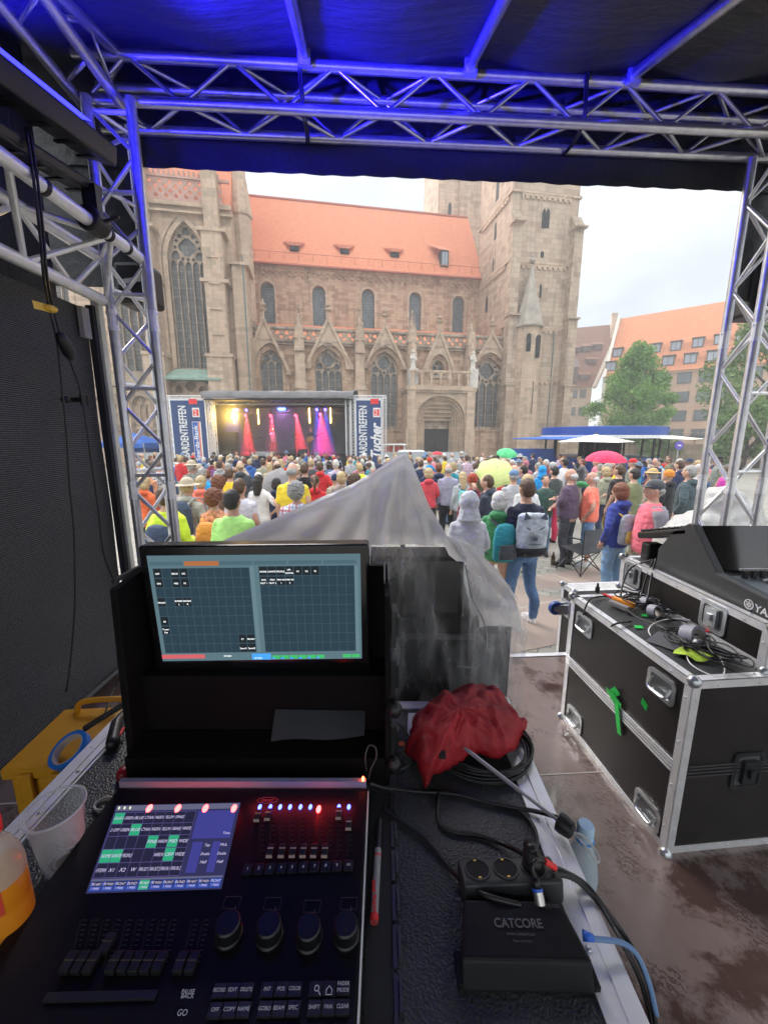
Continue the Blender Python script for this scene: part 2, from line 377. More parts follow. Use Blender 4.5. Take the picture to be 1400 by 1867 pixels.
# ------------------------------------------------------------------ church
RHO = radians(10.1)
_d = ray(805, 800); CO = Vector((_d.x / _d.y * 45, 45, 0)); EU = Vector((cos(RHO), sin(RHO), 0)); EV = Vector((-sin(RHO), cos(RHO), 0))
def cp(px, py, v):
    d = ray(px, py); t = (v + CO.dot(EV)) / d.dot(EV); P = EYE + d * t
    return (P - CO).dot(EU), P.z
church = thing('church', 'large medieval sandstone church with orange tiled roof, gothic windows and square tower behind the stage', 'church', CO, RHO, local=True)
def carch_round(cx, w, z0, zs, n=10):
    return [(cx - w / 2, z0)] + [(cx - w / 2 * cos(pi * i / n), zs + w / 2 * sin(pi * i / n)) for i in range(n + 1)] + [(cx + w / 2, z0)]
def window(cx, w, z0, zs, za, y, lights, bars=True, glass=M_glass, name='window', proud=.12, style=0, rnd=0):
    f = MB(); fr = .16 + w * .05
    f.plate(arch(cx, w + 2 * fr, z0 - .02, zs, za + fr * 1.3, 12), [arch(cx, w, z0, zs, za, 12)], y - proud, y + .12)
    f.plate(arch(cx, w + 2 * fr + .35, z0 - .02, zs, za + fr * 1.3 + .3, 12), [arch(cx, w + 2 * fr + .1, z0 + .02, zs, za + fr * 1.3 + .08, 12)], y - proud - .1, y + .02)
    f.box(cx - w / 2 - fr - .1, cx + w / 2 + fr + .1, y - proud - .25, y + .3, z0 - .3, z0 - .03)
    o = f.build(name, M_trim, church)
    tr = MB(); g_ = .10; lw = (w - g_ * (lights + 1)) / lights; holes = []
    zl = zs - (.25 if style else .05) * w
    for i in range(lights):
        c = cx - w / 2 + g_ + lw / 2 + i * (lw + g_); holes.append(arch(c, lw, z0 + .05, zl, zl + lw * .85, 5))
    hh = za - zs
    base = zl + lw * 1.02
    def fits(x, z, r):
        # keep circle inside arch head
        h = za - zs; R_ = (w * w / 4 + h * h) / w
        for sgn in (-1, 1):
            c0 = cx + sgn * (R_ - w / 2)
            if z > zs and hypot(x - c0, z - zs) + r > R_ - .06: return False
            if z <= zs and abs(x - cx) + r > w / 2 - .05: return False
        for i in range(lights):
            c = cx - w / 2 + g_ + lw / 2 + i * (lw + g_)
            if hypot(x - c, z - zl) < r + lw * .78 and z - r < zl + lw * .9 and abs(x - c) < r + lw * .4: return False
        return True
    circs = []
    rnd_ = random.Random(rnd + 5)
    cand = [(cx, zs + hh * .42, w * .24), (cx - w * .25, zs + hh * .12, w * .15), (cx + w * .25, zs + hh * .12, w * .15), (cx, zs + hh * .42, w * .17)] if style != 2 else [(cx, zs + hh * .33, w * .3)]
    for sc in (.16, .12, .09, .065, .045):
        for iz in range(26):
            for ix in range(-10, 11):
                cand.append((cx + ix * w / 22, zl + lw * .6 + (za - zl) * iz / 26, w * sc))
    for x, z, r in cand:
        if len(circs) > 20: break
        if fits(x, z, r) and all(hypot(x - a, z - b) > r + c + .055 for a, b, c in circs): circs.append((x, z, r))
    for x, z, r in circs: holes.append(foil(x, z, r, 4 if r > w * .12 else 3, 20, pi / 2) if r > w * .08 else circ(x, z, r, 8))
    tr.plate(arch(cx, w + .02, z0, zs, za, 12), holes, y + .14, y + .3)
    for i in range(1, lights):
        xx = cx - w / 2 + i * (lw + g_) + g_ / 2; tr.box(xx - .045, xx + .045, y + .08, y + .14, z0, zl)
    if bars:
        k = z0 + .55
        while k < zl: tr.box(cx - w / 2, cx + w / 2, y + .31, y + .325, k, k + .035); k += .72
    tr.build('tracery', M_trim, o)
    gl = MB(); pts = arch(cx, w, z0, zs, za, 8); gl.plate(pts, [], y + .36, y + .4); gl.build('pane', glass, o)
    return o
# --- aisle wall with window openings
bays = []     # cx, w, z0, zs, za
def bay(pc, pt, pw, pbz, v=0.0, spring=.62):
    u, za = cp(pc, pt, v); ul, _ = cp(pc - pw / 2, pt, v); ur, _ = cp(pc + pw / 2, pt, v); w = ur - ul
    h = w * spring * 1.05; return (u, w, pbz, za - h, za)
PAR = 13.0
bays = [bay(493, 637, 42, 3.4), bay(598, 636, 50, 3.4), bay(701, 641, 50, 3.4), bay(891, 652, 56, 3.4)]
small = bay(799, 656, 22, 8.9)
wl, _ = cp(438, 700, 0); wr, _ = cp(948, 700, 0)
w_ = MB(); w_.plate([(wl, 0), (wr, 0), (wr, PAR - 1.3), (wl, PAR - 1.3)], [arch(*b, 12) for b in bays] + [arch(*small, 8)], 0, .9)
w_.box(wl, wr, -.35, -.003, 0, 2.9); w_.box(wl, wr, -.45, -.003, 2.9, 3.12)
w_.build('aisle_wall', M_sand, church)
pl0 = MB(); pl0.box(-44, 15.6, -5.2, 12, -.9, 0.0); pl0.build('plinth', M_trim, church)
for i, b in enumerate(bays): window(*b, y=.25, lights=(3, 4, 4, 4)[i], style=(0, 1, 1, 1)[i], rnd=i)
window(*small, y=.25, lights=2, name='window')
# cornice and pierced balustrade
cm = MB(); cm.box(wl, wr, -.3, .9, PAR - 1.55, PAR - 1.3); cm.box(wl, wr, -.45, .3, PAR - 1.3, PAR - 1.15); cm.box(wl, wr, -.35, .1, PAR - .1, PAR + .15); cm.build('cornice', M_trim, church)
bl = MB(); u = wl
while u < wr - .9:
    bl.plate([(u, PAR - 1.15), (u + .9, PAR - 1.15), (u + .9, PAR - .1), (u, PAR - .1)], [foil(u + .3, PAR - .42, .23, 3, 14, pi / 2), foil(u + .68, PAR - .82, .2, 3, 14, -pi / 2), circ(u + .74, PAR - .3, .09, 6), circ(u + .22, PAR - .92, .09, 6)], -.2, -.02); u += .9
bl.build('balustrade', M_trim, church)
ar = MB(); ar.add([(wl, 0, PAR - 1.2), (wr, 0, PAR - 1.2), (wr, 7, 15.2), (wl, 7, 15.2)], [(0, 1, 2, 3)]); ar.build('aisle_roof', M_tile, church)
def crocket_line(mb, a, b, n, s=.14):
    a = Vector(a); b = Vector(b)
    for i in range(n):
        p = a.lerp(b, (i + .5) / n); mb.ell(p, (s, s, s * 1.1), 6, 4)
def finial(mb, x, y, z, s=1.0):
    mb.tube([(x, y, z - .5 * s), (x, y, z + .9 * s)], [.13 * s, .07 * s], 6)
    mb.ell((x, y, z + .35 * s), (.36 * s, .3 * s, .13 * s), 8, 4); mb.ell((x, y, z + .75 * s), (.26 * s, .22 * s, .16 * s), 8, 4); mb.ell((x, y, z + 1.0 * s), (.1 * s, .1 * s, .2 * s), 6, 4)
# gables over the windows
gb = [((482, 582), (440, 681), (530, 681), 0), ((600, 583), (556, 671), (644, 676), 1), ((703, 593), (664, 671), (740, 676), 2), ((801, 604), (772, 674), (828, 674), None), ((902, 610), (860, 668), (930, 679), 3)]
for (ap, l, r, bi) in gb:
    ua, za = cp(*ap, -.5); ul, zb = cp(*l, -.5); ur, _ = cp(*r, -.5); ua = (ul + ur) / 2
    gm = MB(); B = bays[bi] if bi is not None else small
    t_ = .26
    inner = arch(B[0], B[1] + .75, zb + .02, B[3], min(B[4] + .55, za - .7), 10) if B[3] > zb + .1 else None
    if inner is None:
        h = B[4] + .5 - zb; q = arch(B[0], B[1] + .7, B[2], B[3], B[4] + .5, 14); q = [p for p in q if p[1] > zb + .05]; inner = [(q[0][0], zb + .02)] + q + [(q[-1][0], zb + .02)]
    outline = [(ul, zb), (inner[0][0], zb)] + inner + [(inner[-1][0], zb), (ur, zb), (ua, za)]
    gm.plate(outline, [], -.42, -.003)
    for s_, e_ in (((ul, zb), (ua, za)), ((ur, zb), (ua, za))):
        gm.beam((s_[0], -.3, s_[1]), (e_[0], -.3, e_[1] + .1), .55, t_); crocket_line(gm, (s_[0], -.35, s_[1] + .22), (e_[0], -.35, e_[1] + .2), 9, .13)
    finial(gm, ua, -.3, za + .55, 1.15); gm.build('gable', M_sandp, church)
# buttresses with pinnacles
def pinnacle(mb, u, v, z0, z1, w=.75):
    zs = z0 + (z1 - z0) * .35
    mb.box(u - w / 2, u + w / 2, v - w / 2, v + w / 2, z0, zs)
    for dx, dy in ((0, -1), (1, 0), (-1, 0)):
        mb.add([(u + dx * w * .5 - (w * .42 if dy else 0), v + dy * w * .52 - (w * .42 if dx else 0), zs - .1), (u + dx * w * .5 + (w * .42 if dy else 0), v + dy * w * .52 + (w * .42 if dx else 0), zs - .1), (u + dx * w * .5, v + dy * w * .52, zs + .75), (u, v, zs + .3)], [(0, 1, 2), (0, 2, 3), (1, 3, 2)])
    mb.add([(u - w * .36, v - w * .36, zs), (u + w * .36, v - w * .36, zs), (u + w * .36, v + w * .36, zs), (u - w * .36, v + w * .36, zs), (u, v, z1)], [(0, 1, 4), (1, 2, 4), (2, 3, 4), (3, 0, 4)])
    for k in range(6):
        q = k / 6; r = w * .36 * (1 - q) + .05; z = zs + (z1 - zs) * q + .1
        for sx, sy in ((-1, -1), (1, -1), (1, 1), (-1, 1)): mb.ell((u + sx * r, v + sy * r, z), (.1, .1, .1), 5, 3)
    finial(mb, u, v, z1 - .1, .62)
for (px_, pt_, w) in ((543, 553, 1.15), (655, 557, 1.1), (752, 566, .95), (861, 574, .95), (958, 580, 1.2)):
    u, zt = cp(px_, pt_, -.9); bm_ = MB()
    bm_.box(u - w / 2, u + w / 2, -1.5, 0, 0, 7.2); bm_.add([(u - w / 2, -1.5, 7.2), (u + w / 2, -1.5, 7.2), (u + w / 2, -1.0, 7.8), (u - w / 2, -1.0, 7.8)], [(0, 1, 2, 3)])
    bm_.box(u - w / 2 - .1, u + w / 2 + .1, -1.6, .01, 7.05, 7.2); bm_.box(u - w * .42, u + w * .42, -1.15, -.01, 7.2, 12.0)
    bm_.box(u - w * .5, u + w * .5, -1.25, -.02, 11.9, 12.1)
    bm_.plate([(u - w * .5, 7.3), (u + w * .5, 7.3), (u, 8.5)], [], -1.32, -1.16); bm_.plate([(u - w * .5, 10.7), (u + w * .5, 10.7), (u, 12.3)], [], -1.34, -1.18)
    pinnacle(bm_, u, -.7, 12.1, zt - .5, .8); bm_.box(u - w / 2 - .15, u + w / 2 + .15, -1.65, .012, 0, 1.1)
    bm_.build('buttress', M_sandp, church)
# --- clerestory
EAVE = 21.4; ul, _ = cp(438, 500, 7); ur = 6.9
cw = []
for px_, pt_ in ((487, 514), (581, 521), (671, 527), (757, 533), (836, 540)):
    u, z = cp(px_, pt_, 7); cw.append((u, 1.5, 14.6, z - .75))
c_ = MB(); c_.plate([(ul, 12), (ur, 12), (ur, EAVE), (ul, EAVE)], [carch_round(*a) for a in cw], 7, 7.9)
c_.box(ul, ur, 6.8, 6.997, EAVE - .35, EAVE); k = ul + .3
while k < ur:
    c_.box(k - .12, k + .12, 6.82, 6.996, EAVE - 1.05, EAVE - .8); c_.plate([(k - .42, EAVE - .35), (k - .42, EAVE - .8), (k - .12, EAVE - .8), (k - .05, EAVE - .62), (k + .1, EAVE - .55), (k + .25, EAVE - .62), (k + .3, EAVE - .8), (k + .3, EAVE - .35)], [], 6.86, 6.998); k += .72
c_.build('clerestory_wall', M_sand, church)
for a in cw:
    f = MB(); f.plate(carch_round(a[0], a[1] + .5, a[2] - .01, a[3]), [carch_round(a[0], a[1] + .04, a[2], a[3])], 6.9, 7.05); f.box(a[0] - 1, a[0] + 1, 6.85, 7.3, a[2] - .25, a[2] - .02)
    o = f.build('window', M_sandp, church); gl = MB(); gl.plate(carch_round(*a), [], 7.42, 7.46); gl.build('pane', M_glassb, o)
# nave roof
RZ = 31.2; ov = .5; x0 = ul - 1.5
r_ = MB(); r_.add([(x0, 7 - ov, EAVE), (ur + .2, 7 - ov, EAVE), (ur + .2, 13, RZ), (x0, 13, RZ), (ur + .2, 19 + ov, EAVE), (x0, 19 + ov, EAVE)], [(0, 1, 2, 3), (3, 2, 4, 5), (0, 3, 5), (1, 4, 2)])
rf = r_.build('nave_roof', M_tile, church)
gt = MB(); gt.box(x0, ur + .2, 6.28, 6.5, EAVE - .12, EAVE + .04); gt.box(x0, ur + .1, 6.9, 6.94, EAVE + 1.35, EAVE + 1.4)
k = x0
while k < ur: gt.box(k, k + .05, 6.86, 6.9, EAVE + .6, EAVE + 1.35); k += 1.6
gt.box(x0, ur + .2, 12.85, 13.15, RZ - .08, RZ + .12); gt.build('gutter', mat('rust_red_metal', (.45, .14, .09), .7), rf)
def roof_pt(px_, py_):
    # point on the front slope
    nrm = Vector((0, -(RZ - EAVE), (13 - 7 + ov))).normalized(); p0 = Vector((0, 6.5, EAVE))
    d = ray(px_, py_); dl = Vector((d.dot(EU), d.dot(EV), d.z)); o_ = EYE - CO; ol = Vector((o_.dot(EU), o_.dot(EV), o_.z)); t = (p0 - ol).dot(nrm) / dl.dot(nrm); return ol + dl * t
for px_, py_ in ((537, 455), (628, 460), (719, 466)):
    p = roof_pt(px_, py_); dm = MB(); x, y, z = p
    dm.add([(x - 1.35, y + .55, z + 1.05), (x + 1.35, y + .55, z + 1.05), (x + .55, y - .45, z + .25), (x - .55, y - .45, z + .25)], [(0, 1, 2, 3), (3, 2, 1, 0)])
    dm.build('dormer', M_tile, rf); dm = MB(); dm.box(x - .5, x + .5, y - .35, y + .1, z - .25, z + .24); dm.build('dormer', M_dark, rf)
p = roof_pt(807, 476); x, y, z = p; dm = MB(); dm.box(x - .5, x + .5, y - .75, y + .6, z - .9, z + .9)
dm.build('dormer', M_door, rf); dm = MB(); dm.add([(x - .75, y - .95, z + .9), (x + .75, y - .95, z + .9), (x + .6, y + 1.2, z + 2.1), (x - 1.6, y + 1.2, z + 2.4)], [(0, 1, 2, 3)]); dm.build('dormer', M_tile, rf)
dm = MB(); dm.box(x - .35, x - .03, y - .8, y - .76, z - .7, z + .7); dm.box(x + .03, x + .35, y - .8, y - .76, z - .7, z + .7); dm.build('pane', mat('pale_glass', (.30, .36, .42), .1), rf)
# --- tower
TU0, TU1, TV0, TV1, TZ = 6.7, 14.3, -.6, 7.6, 42
tw = MB(); tw.box(TU0, TU1, TV0, TV1, 0, TZ)
towr = tw.build('tower', M_tower, church)
tm = MB()
def frieze(z, h=.5):
    tm.box(TU0 - .18, TU1 + .18, TV0 - .18, TV1 + .18, z, z + .22)
    k = TU0 + 1.3
    while k < TU1 - 1.2:
        tm.plate([(k - .3, z), (k - .3, z - h), (k - .14, z - h), (k - .1, z - h * .55), (k, z - h * .42), (k + .1, z - h * .55), (k + .14, z - h), (k + .3, z - h), (k + .3, z)], [], TV0 - .14, TV0 - .003); k += .62
    k = TV0 + 1.0; R = Matrix.Translation((TU0, 0, 0)) @ Matrix.Rotation(-pi / 2, 4, 'Z')
    while k < TV1 - .4:
        tm.plate([(-(k - .3), z), (-(k - .3), z - h), (-(k - .14), z - h), (-(k - .1), z - h * .55), (-k, z - h * .42), (-(k + .1), z - h * .55), (-(k + .14), z - h), (-(k + .3), z - h), (-(k + .3), z)], [], -.14, -.003, 0, R); k += .62
for py_ in (357, 484, 600, 694):
    _, z = cp(1000, py_, TV0); tm = MB(); frieze(z); tm.build('string_course', M_sandp, church)
tb = MB(); _, zc = cp(940, 400, TV0 - .9)
for u0, u1 in ((TU0 - .15, TU0 + .85), (TU1 - .75, TU1 + .3)):
    for (za, zb, d) in ((0, 8, 1.3), (8, zc - 9, 1.05), (zc - 9, zc, .8)):
        tb.box(u0, u1, TV0 - d, TV0 - .002, za, zb)
    tb.add([(u0 - .06, TV0 - .9, zc), (u1 + .06, TV0 - .9, zc), (u1 + .06, TV0 - .02, zc + 1.3), (u0 - .06, TV0 - .02, zc + 1.3)], [(0, 1, 2, 3)])
    tb.add([(u0, TV0 - .8, zc), (u0, TV0 - .02, zc), (u0, TV0 - .02, zc + 1.28)], [(0, 1, 2)]); tb.add([(u1, TV0 - .8, zc), (u1, TV0 - .02, zc), (u1, TV0 - .02, zc + 1.28)], [(0, 2, 1)])
for z in (8, zc - 9, zc - .1):
    tb.box(TU0 - .25, TU0 + .95, TV0 - 1.4, TV0, z - .15, z + .0); tb.box(TU1 - .85, TU1 + .4, TV0 - 1.4, TV0, z - .15, z)
tb.box(TU1, TU1 + .7, TV0 + .2, TV0 + 1.2, 0, zc - 7)
tb.build('tower_buttress', M_tower, church)
ts = MB()
for (px_, py_, hw, h, face) in ((991, 398, .22, .95, 0), (998, 398, .22, .95, 0), (988, 464, .2, .3, 0), (903, 421, .25, .9, 1), (899, 482, .14, .7, 1), (907, 345, .35, 1.1, 1), (887, 555, .3, .9, 1), (985, 530, .12, .7, 0)):
    if face == 0:
        ts = MB(); u, z = cp(px_, py_, TV0); ts.plate(arch(u, hw * 2, z - h, z + h * .4, z + h), [], TV0 - .02, TV0 - .004)
    else:
        d = ray(px_, py_); o_ = EYE - CO; t = (TU0 - o_.dot(EU)) / d.dot(EU); P = EYE + d * t - CO; v = P.dot(EV); z = P.z; ts = MB()
        ts.plate(arch(-v, hw * 2, z - h, z + h * .4, z + h), [], -.03, -.006, 0, Matrix.Translation((TU0, 0, 0)) @ Matrix.Rotation(-pi / 2, 4, 'Z'))
    ts.build('window', M_dark, church)
# stair turret on the corner
ut, zt = cp(966, 500, -1.9); tr_ = MB(); _, zb = cp(966, 597, -1.9); ut = cp(966, 597, -1.9)[0]
tr_.lathe([(1.45, 0), (1.45, 8.2), (1.32, 8.4), (1.32, zb)], 8, (ut, -1.5, 0)); tr_.box(ut - 1.2, ut + 1.7, -1.6, TV0, 0, zb - .1)
tu = tr_.build('stair_turret', M_sandp, church)
tr_ = MB(); tr_.lathe([(1.62, zb), (1.62, zb + .2), (1.5, zb + .25), (.62, zb + 3.6), (.16, zb + 6.0), (.16, zb + 6.2)], 8, (ut, -1.5, 0)); tr_.ell((ut, -1.5, zb + 6.6), (.34, .34, .3), 8, 5); tr_.ell((ut, -1.5, zb + 7.0), (.14, .14, .3), 6, 4); tr_.build('turret_roof', M_greyroof, tu)
tr_ = MB()
for dx, z0, z1 in ((-.55, zb - 2.6, zb - .8), (.55, zb - 3.2, zb - .9), (.1, zb - 9, zb - 5.5)):
    tr_ = MB(); tr_.plate(arch(ut + dx, .42, z0, z1 - .3, z1), [], -1.5 - 1.36, -1.5 - 1.2)
    tr_.build('window', M_dark, tu)
# north tower behind the roof
nt_ = MB(); un, _ = cp(799, 350, 20); nt_.box(un, un + 8, 20, 28, 0, 46)
o = nt_.build('north_tower', M_tower, church); un2, zn = cp(872, 380, 19.9); nt_ = MB(); nt_.plate(arch(un2, 1.5, zn - 2.5, zn + .5, zn + 2.6), [], 19.9, 19.98); q, zq = cp(820, 378, 19.9); nt_.plate(arch(q, .5, zq - 1, zq, zq + .7), [], 19.9, 19.98); nt_.build('window', M_dark, o)
nt_ = MB(); u3 = cp(836, 350, 20)[0]; nt_.box(u3, un + 8, 19.6, 20.1, 0, 46); nt_.build('north_tower', M_tower, church)
# --- porch
PV = -2.6; pl = cp(743, 740, PV)[0]; pr = cp(862, 740, PV)[0]; _, pz = cp(800, 712, PV); pc = cp(804, 740, PV)[0]
ow = cp(848, 780, PV)[0] - cp(760, 780, PV)[0]; _, oz = cp(804, 722, PV); springz = 4.0
pm = MB(); pm.plate([(pl, 0), (pr, 0), (pr, pz), (pl, pz)], [arch(pc, ow, .02, springz, oz, 14)], PV, PV + .35)
pm.box(pl, pl + .5, PV + .35, 0, 0, pz); pm.box(pr - .5, pr, PV + .35, 0, 0, pz)
for s_ in (pl + .35, pr - .35):
    pm.box(s_ - .55, s_ + .55, PV - .35, PV - .002, 0, 3.1); pm.box(s_ - .42, s_ + .42, PV - .25, PV - .002, 3.1, pz)
pm.box(pl - .2, pr + .2, PV - .32, .01, pz, pz + .35); pm.box(pl - .1, pr + .1, PV - .2, 0, pz - .22, pz)
pm.box(pl, pr, PV, .1, pz + .3, pz + .4)
pr0 = pm.build('porch', M_sandp, church)
po = MB(); n_o = 6; PS = .19
for i in range(n_o):
    a = ow - i * .42; b = ow - (i + 1) * .42; y0 = PV + .36 + i * PS
    po.plate(arch(pc, a + .04, .02, springz, oz - i * .42 + .03, 14), [arch(pc, b, .04, springz, oz - (i + 1) * .42, 14)], y0, y0 + .17)
    for sg in (-1, 1):
        x = pc + sg * (b / 2 + .1); po.tube([(x, y0, .2), (x, y0, springz)], .075, 6); po.ell((x, y0, springz), (.12, .12, .14), 6, 4); po.ell((x, y0, .3), (.12, .12, .2), 6, 4)
        pts = [(p[0], y0, p[1]) for p in arch(pc, b + .16, springz, springz, oz - (i + 1) * .42 + .1, 10)]
    po.tube(pts[1:-1], .08, 6)
po.build('portal', M_sandp, pr0)
dw = ow - n_o * .42; yb = PV + .36 + n_o * PS; dz = cp(795, 782, yb)[1]
ty = MB(); ty.plate(arch(pc, dw + .3, dz, springz, oz - n_o * .42 + .1, 10), [], yb + .1, yb + .3); rr = random.Random(3)
for i in range(46):
    x = pc + rr.uniform(-.45, .45) * dw; z = dz + .15 + rr.uniform(0, 1.9)
    if abs(x - pc) < dw * .5 * (1 - max(0, z - springz) / 2.2): ty.ell((x, yb + .08, z), (.09, .07, rr.uniform(.12, .24)), 6, 4)
ty.build('tympanum', M_trim, pr0); ty = MB(); ty.box(pc - dw / 2 - .2, pc + dw / 2 + .2, yb + .3, yb + .4, 0, dz); ty.build('door', M_door, pr0)
ty = MB(); ty.box(pc - .02, pc + .02, yb + .27, yb + .3, 0, dz)
for s_ in (-1, 1):
    for zz in (.8, 2.3): ty.box(pc + s_ * dw * .12 - .25 if s_ > 0 else pc - dw * .12 - .25, pc + s_ * dw * .12 + .25 if s_ > 0 else pc - dw * .12 + .25, yb + .28, yb + .3, zz, zz + .06)
ty.build('door_hinges', M_dark, pr0)
ra = MB(); zr0, zr1 = pz + .4, pz + 2.0; ra.box(pl + .3, pr - .3, PV + .02, PV + .28, zr1 - .2, zr1); ra.box(pl + .3, pr - .3, PV + .02, PV + .28, zr0, zr0 + .12)
k = pl + .5; nn = 0
while k < pr - .3:
    ra.box(k - .1, k + .1, PV + .04, PV + .24, zr0, zr1 - .2)
    if k + .95 < pr - .2: ra.plate([(k + .1, zr1 - .7), (k + .9, zr1 - .7), (k + .9, zr1 - .2), (k + .1, zr1 - .2)], [arch(k + .5, .6, zr1 - .69, zr1 - .5, zr1 - .28, 5)], PV + .1, PV + .2)
    k += 1.0
ra.build('railing', M_sandp, pr0)
for px_, py_ in ((753, 655), (862, 657)):
    u, z = cp(px_, py_, -1.6); sm = MB(); z0 = z - .95
    sm.box(u - .45, u + .45, -2.1, -1.15, pz + .3, z0); sm.loft([((u, -1.6, z0), .3, .24), ((u, -1.6, z0 + .5), .24, .2), ((u, -1.6, z0 + 1.05), .28, .2), ((u, -1.6, z0 + 1.4), .25, .17), ((u, -1.6, z0 + 1.5), .08, .08)], 10); sm.ell((u, -1.62, z0 + 1.68), (.14, .15, .19)); sm.tube([(u - .26, -1.6, z0 + 1.3), (u - .3, -1.75, z0 + .95), (u - .02, -1.9, z0 + 1.0)], .08, 6); sm.tube([(u + .26, -1.6, z0 + 1.3), (u + .34, -1.7, z0 + .9), (u + .2, -1.85, z0 + .75)], .08, 6)
    sm.build('statue', M_statue, church)
# --- choir on the left (tall block)
HV = -2.2; hl = cp(190, 600, HV)[0]; hl = -42; hr = cp(427, 500, HV)[0]; HZ = cp(345, 372, HV)[1]
bw1 = (cp(341, 403, HV)[0], 3.3, 8.3, cp(341, 470, HV)[1] - .6, cp(341, 403, HV)[1]); bw1 = (cp(343, 500, HV)[0], 3.2, 8.6, bw1[4] - 3.3, bw1[4])
bw2 = (cp(243, 600, HV)[0], 3.6, 8.2, bw1[3], bw1[4]); bw3 = (bw2[0] - 6.6, 3.6, 8.2, bw1[3], bw1[4])
hw = MB(); hw.plate([(hl, 0), (hr, 0), (hr, HZ), (hl, HZ)], [arch(*b, 14) for b in (bw1, bw2, bw3)], HV, HV + 1); hw.box(hr - 1, hr, HV + 1, 12, 0, HZ + 1); hw.box(hl, hr - 1, 8, 12, 0, HZ)
hw.box(hl, hr + .15, HV - .3, HV - .002, HZ - .3, HZ); hw.box(hl, hr + .2, HV - .45, HV - .003, HZ - .9, HZ - .75)
hw.build('choir_wall', M_sandp, church)
for i, b in enumerate((bw1, bw2, bw3)):
    window(*b, y=HV + .35, lights=5, style=0, rnd=20 + i, proud=.25)
hb = MB()
for pa, pb, zt in ((378, 420, HZ + 6), (263, 296, HZ + 4)):
    u0 = cp(pa, 600, HV - 1.2)[0]; u1 = cp(pb, 600, HV - 1.2)[0]; uc = (u0 + u1) / 2
    hb.box(u0 - .1, u1 + .1, HV - 1.9, HV - .002, 0, 9.5); hb.box(u0 + .15, u1 - .15, HV - 1.5, HV - .004, 9.5, HZ - 2.5); hb.box(u0 + .4, u1 - .4, HV - 1.1, HV - .006, HZ - 2.5, HZ + 2.4)
    for z, d in ((9.5, 2.0), (HZ - 2.5, 1.6), (HZ - 6.5, 1.6)): hb.box(u0 - .2, u1 + .2, HV - d, HV - .001, z - .15, z + .12)
    for k in range(5): hb.plate([(uc - .5, HZ - 11 + k * 2.1), (uc + .5, HZ - 11 + k * 2.1), (uc, HZ - 9.8 + k * 2.1)], [], HV - 1.62, HV - 1.5)
    pinnacle(hb, uc, HV - .6, HZ + 2.3, zt + 3, 1.1)
hb.build('choir_buttress', M_sandp, church)
# pierced parapet of the choir
pb_ = MB(); pb_.box(hl, hr + .1, HV - .15, HV + .05, HZ + 1.85, HZ + 2.05); pb_.box(hl, hr + .1, HV - .2, HV + .1, HZ, HZ + .15); u = hr - 12.6
while u < hr - .7:
    pb_.plate([(u, HZ + .15), (u + .8, HZ + .15), (u + .8, HZ + 1.85), (u, HZ + 1.85)], [foil(u + .25, HZ + .5, .19, 3, 10), foil(u + .6, HZ + .85, .17, 3, 10), foil(u + .25, HZ + 1.2, .19, 3, 10), foil(u + .6, HZ + 1.55, .17, 3, 10)], HV - .05, HV + .03)
    pb_.ell((u + .2, HV - .03, HZ + 2.25), (.13, .1, .3), 5, 4); pb_.ell((u + .6, HV - .03, HZ + 2.25), (.13, .1, .3), 5, 4); u += .8
pb_.build('balustrade', mat('pinkish_tracery_stone', (.50, .30, .24), .85, 0, .2, 2), church)
cr = MB(); cr.add([(hl, HV + .3, HZ + .3), (hr, HV + .3, HZ + .3), (hr, HV + 10, HZ + 18), (hl, HV + 10, HZ + 18), (hr, HV + 14, HZ + .3)], [(0, 1, 2, 3), (1, 4, 2)]); cr.build('choir_roof', M_tile, church)
# corner turret and lower roof between choir and nave
ct = MB(); u, z = cp(440, 440, 0); ct.box(hr - .1, hr + 1.1, HV - .6, 1.2, 0, cp(430, 505, 0)[1]); ct.lathe([(.95, cp(430, 505, 0)[1] - 6), (.95, z + 2.2), (1.1, z + 2.3), (1.1, z + 2.5), (.2, z + 9)], 8, (hr + .5, .6, 0)); ct.box(hr - .3, hr + 1.4, HV - .8, 1.4, cp(430, 505, 0)[1], cp(430, 505, 0)[1] + .25)
ct.build('corner_turret', M_sandp, church)
sl = MB(); za = cp(440, 600, -.5)[1]
dpx = hr + 1.2; sl.tube([(dpx - .3, HV - .7, 0), (dpx - .3, HV - .7, HZ - 4)], .07, 6); sl.build('downpipe', mat('verdigris_pipe', (.16, .20, .18), .6), church); sl = MB(); u = cp(1010, 600, TV0)[0]; sl.tube([(u, TV0 - .1, 0), (u, TV0 - .1, 14)], .06, 6); sl.build('downpipe', mat('verdigris_pipe', (.16, .20, .18), .6), church)
# bridal-door lower parts: green canopy and tracery blind arch below the big window
gc = MB(); u0 = cp(298, 685, HV - 1.2)[0]; u1 = cp(405, 685, HV - 1.2)[0]; z1 = cp(350, 672, HV - .6)[1]; z0 = cp(350, 688, HV - 1.8)[1]
gc.add([(u0, HV - 1.9, z0), (u1, HV - 1.9, z0), (u1 - .9, HV - .25, z1), (u0 + .9, HV - .25, z1), (u0, HV - .25, z0), (u1, HV - .25, z0)], [(0, 1, 2, 3), (0, 3, 4), (1, 5, 2)]); gc.box(u0, u1, HV - 1.95, HV - .3, z0 - .22, z0 - .01); gc.build('copper_canopy', M_copper, church)
gc = MB(); uu = cp(216, 690, HV - 1)[0]; gc.add([(uu - 8, HV - 1.6, 6.7), (uu + 3.4, HV - 1.6, 6.7), (uu + 3.4, HV - .25, 8.0), (uu - 8, HV - .25, 8.0)], [(0, 1, 2, 3)]); gc.box(uu - 8, uu + 3.4, HV - 1.6, HV - .003, 0, 6.6); gc.build('lower_chapel', M_sandp, church)
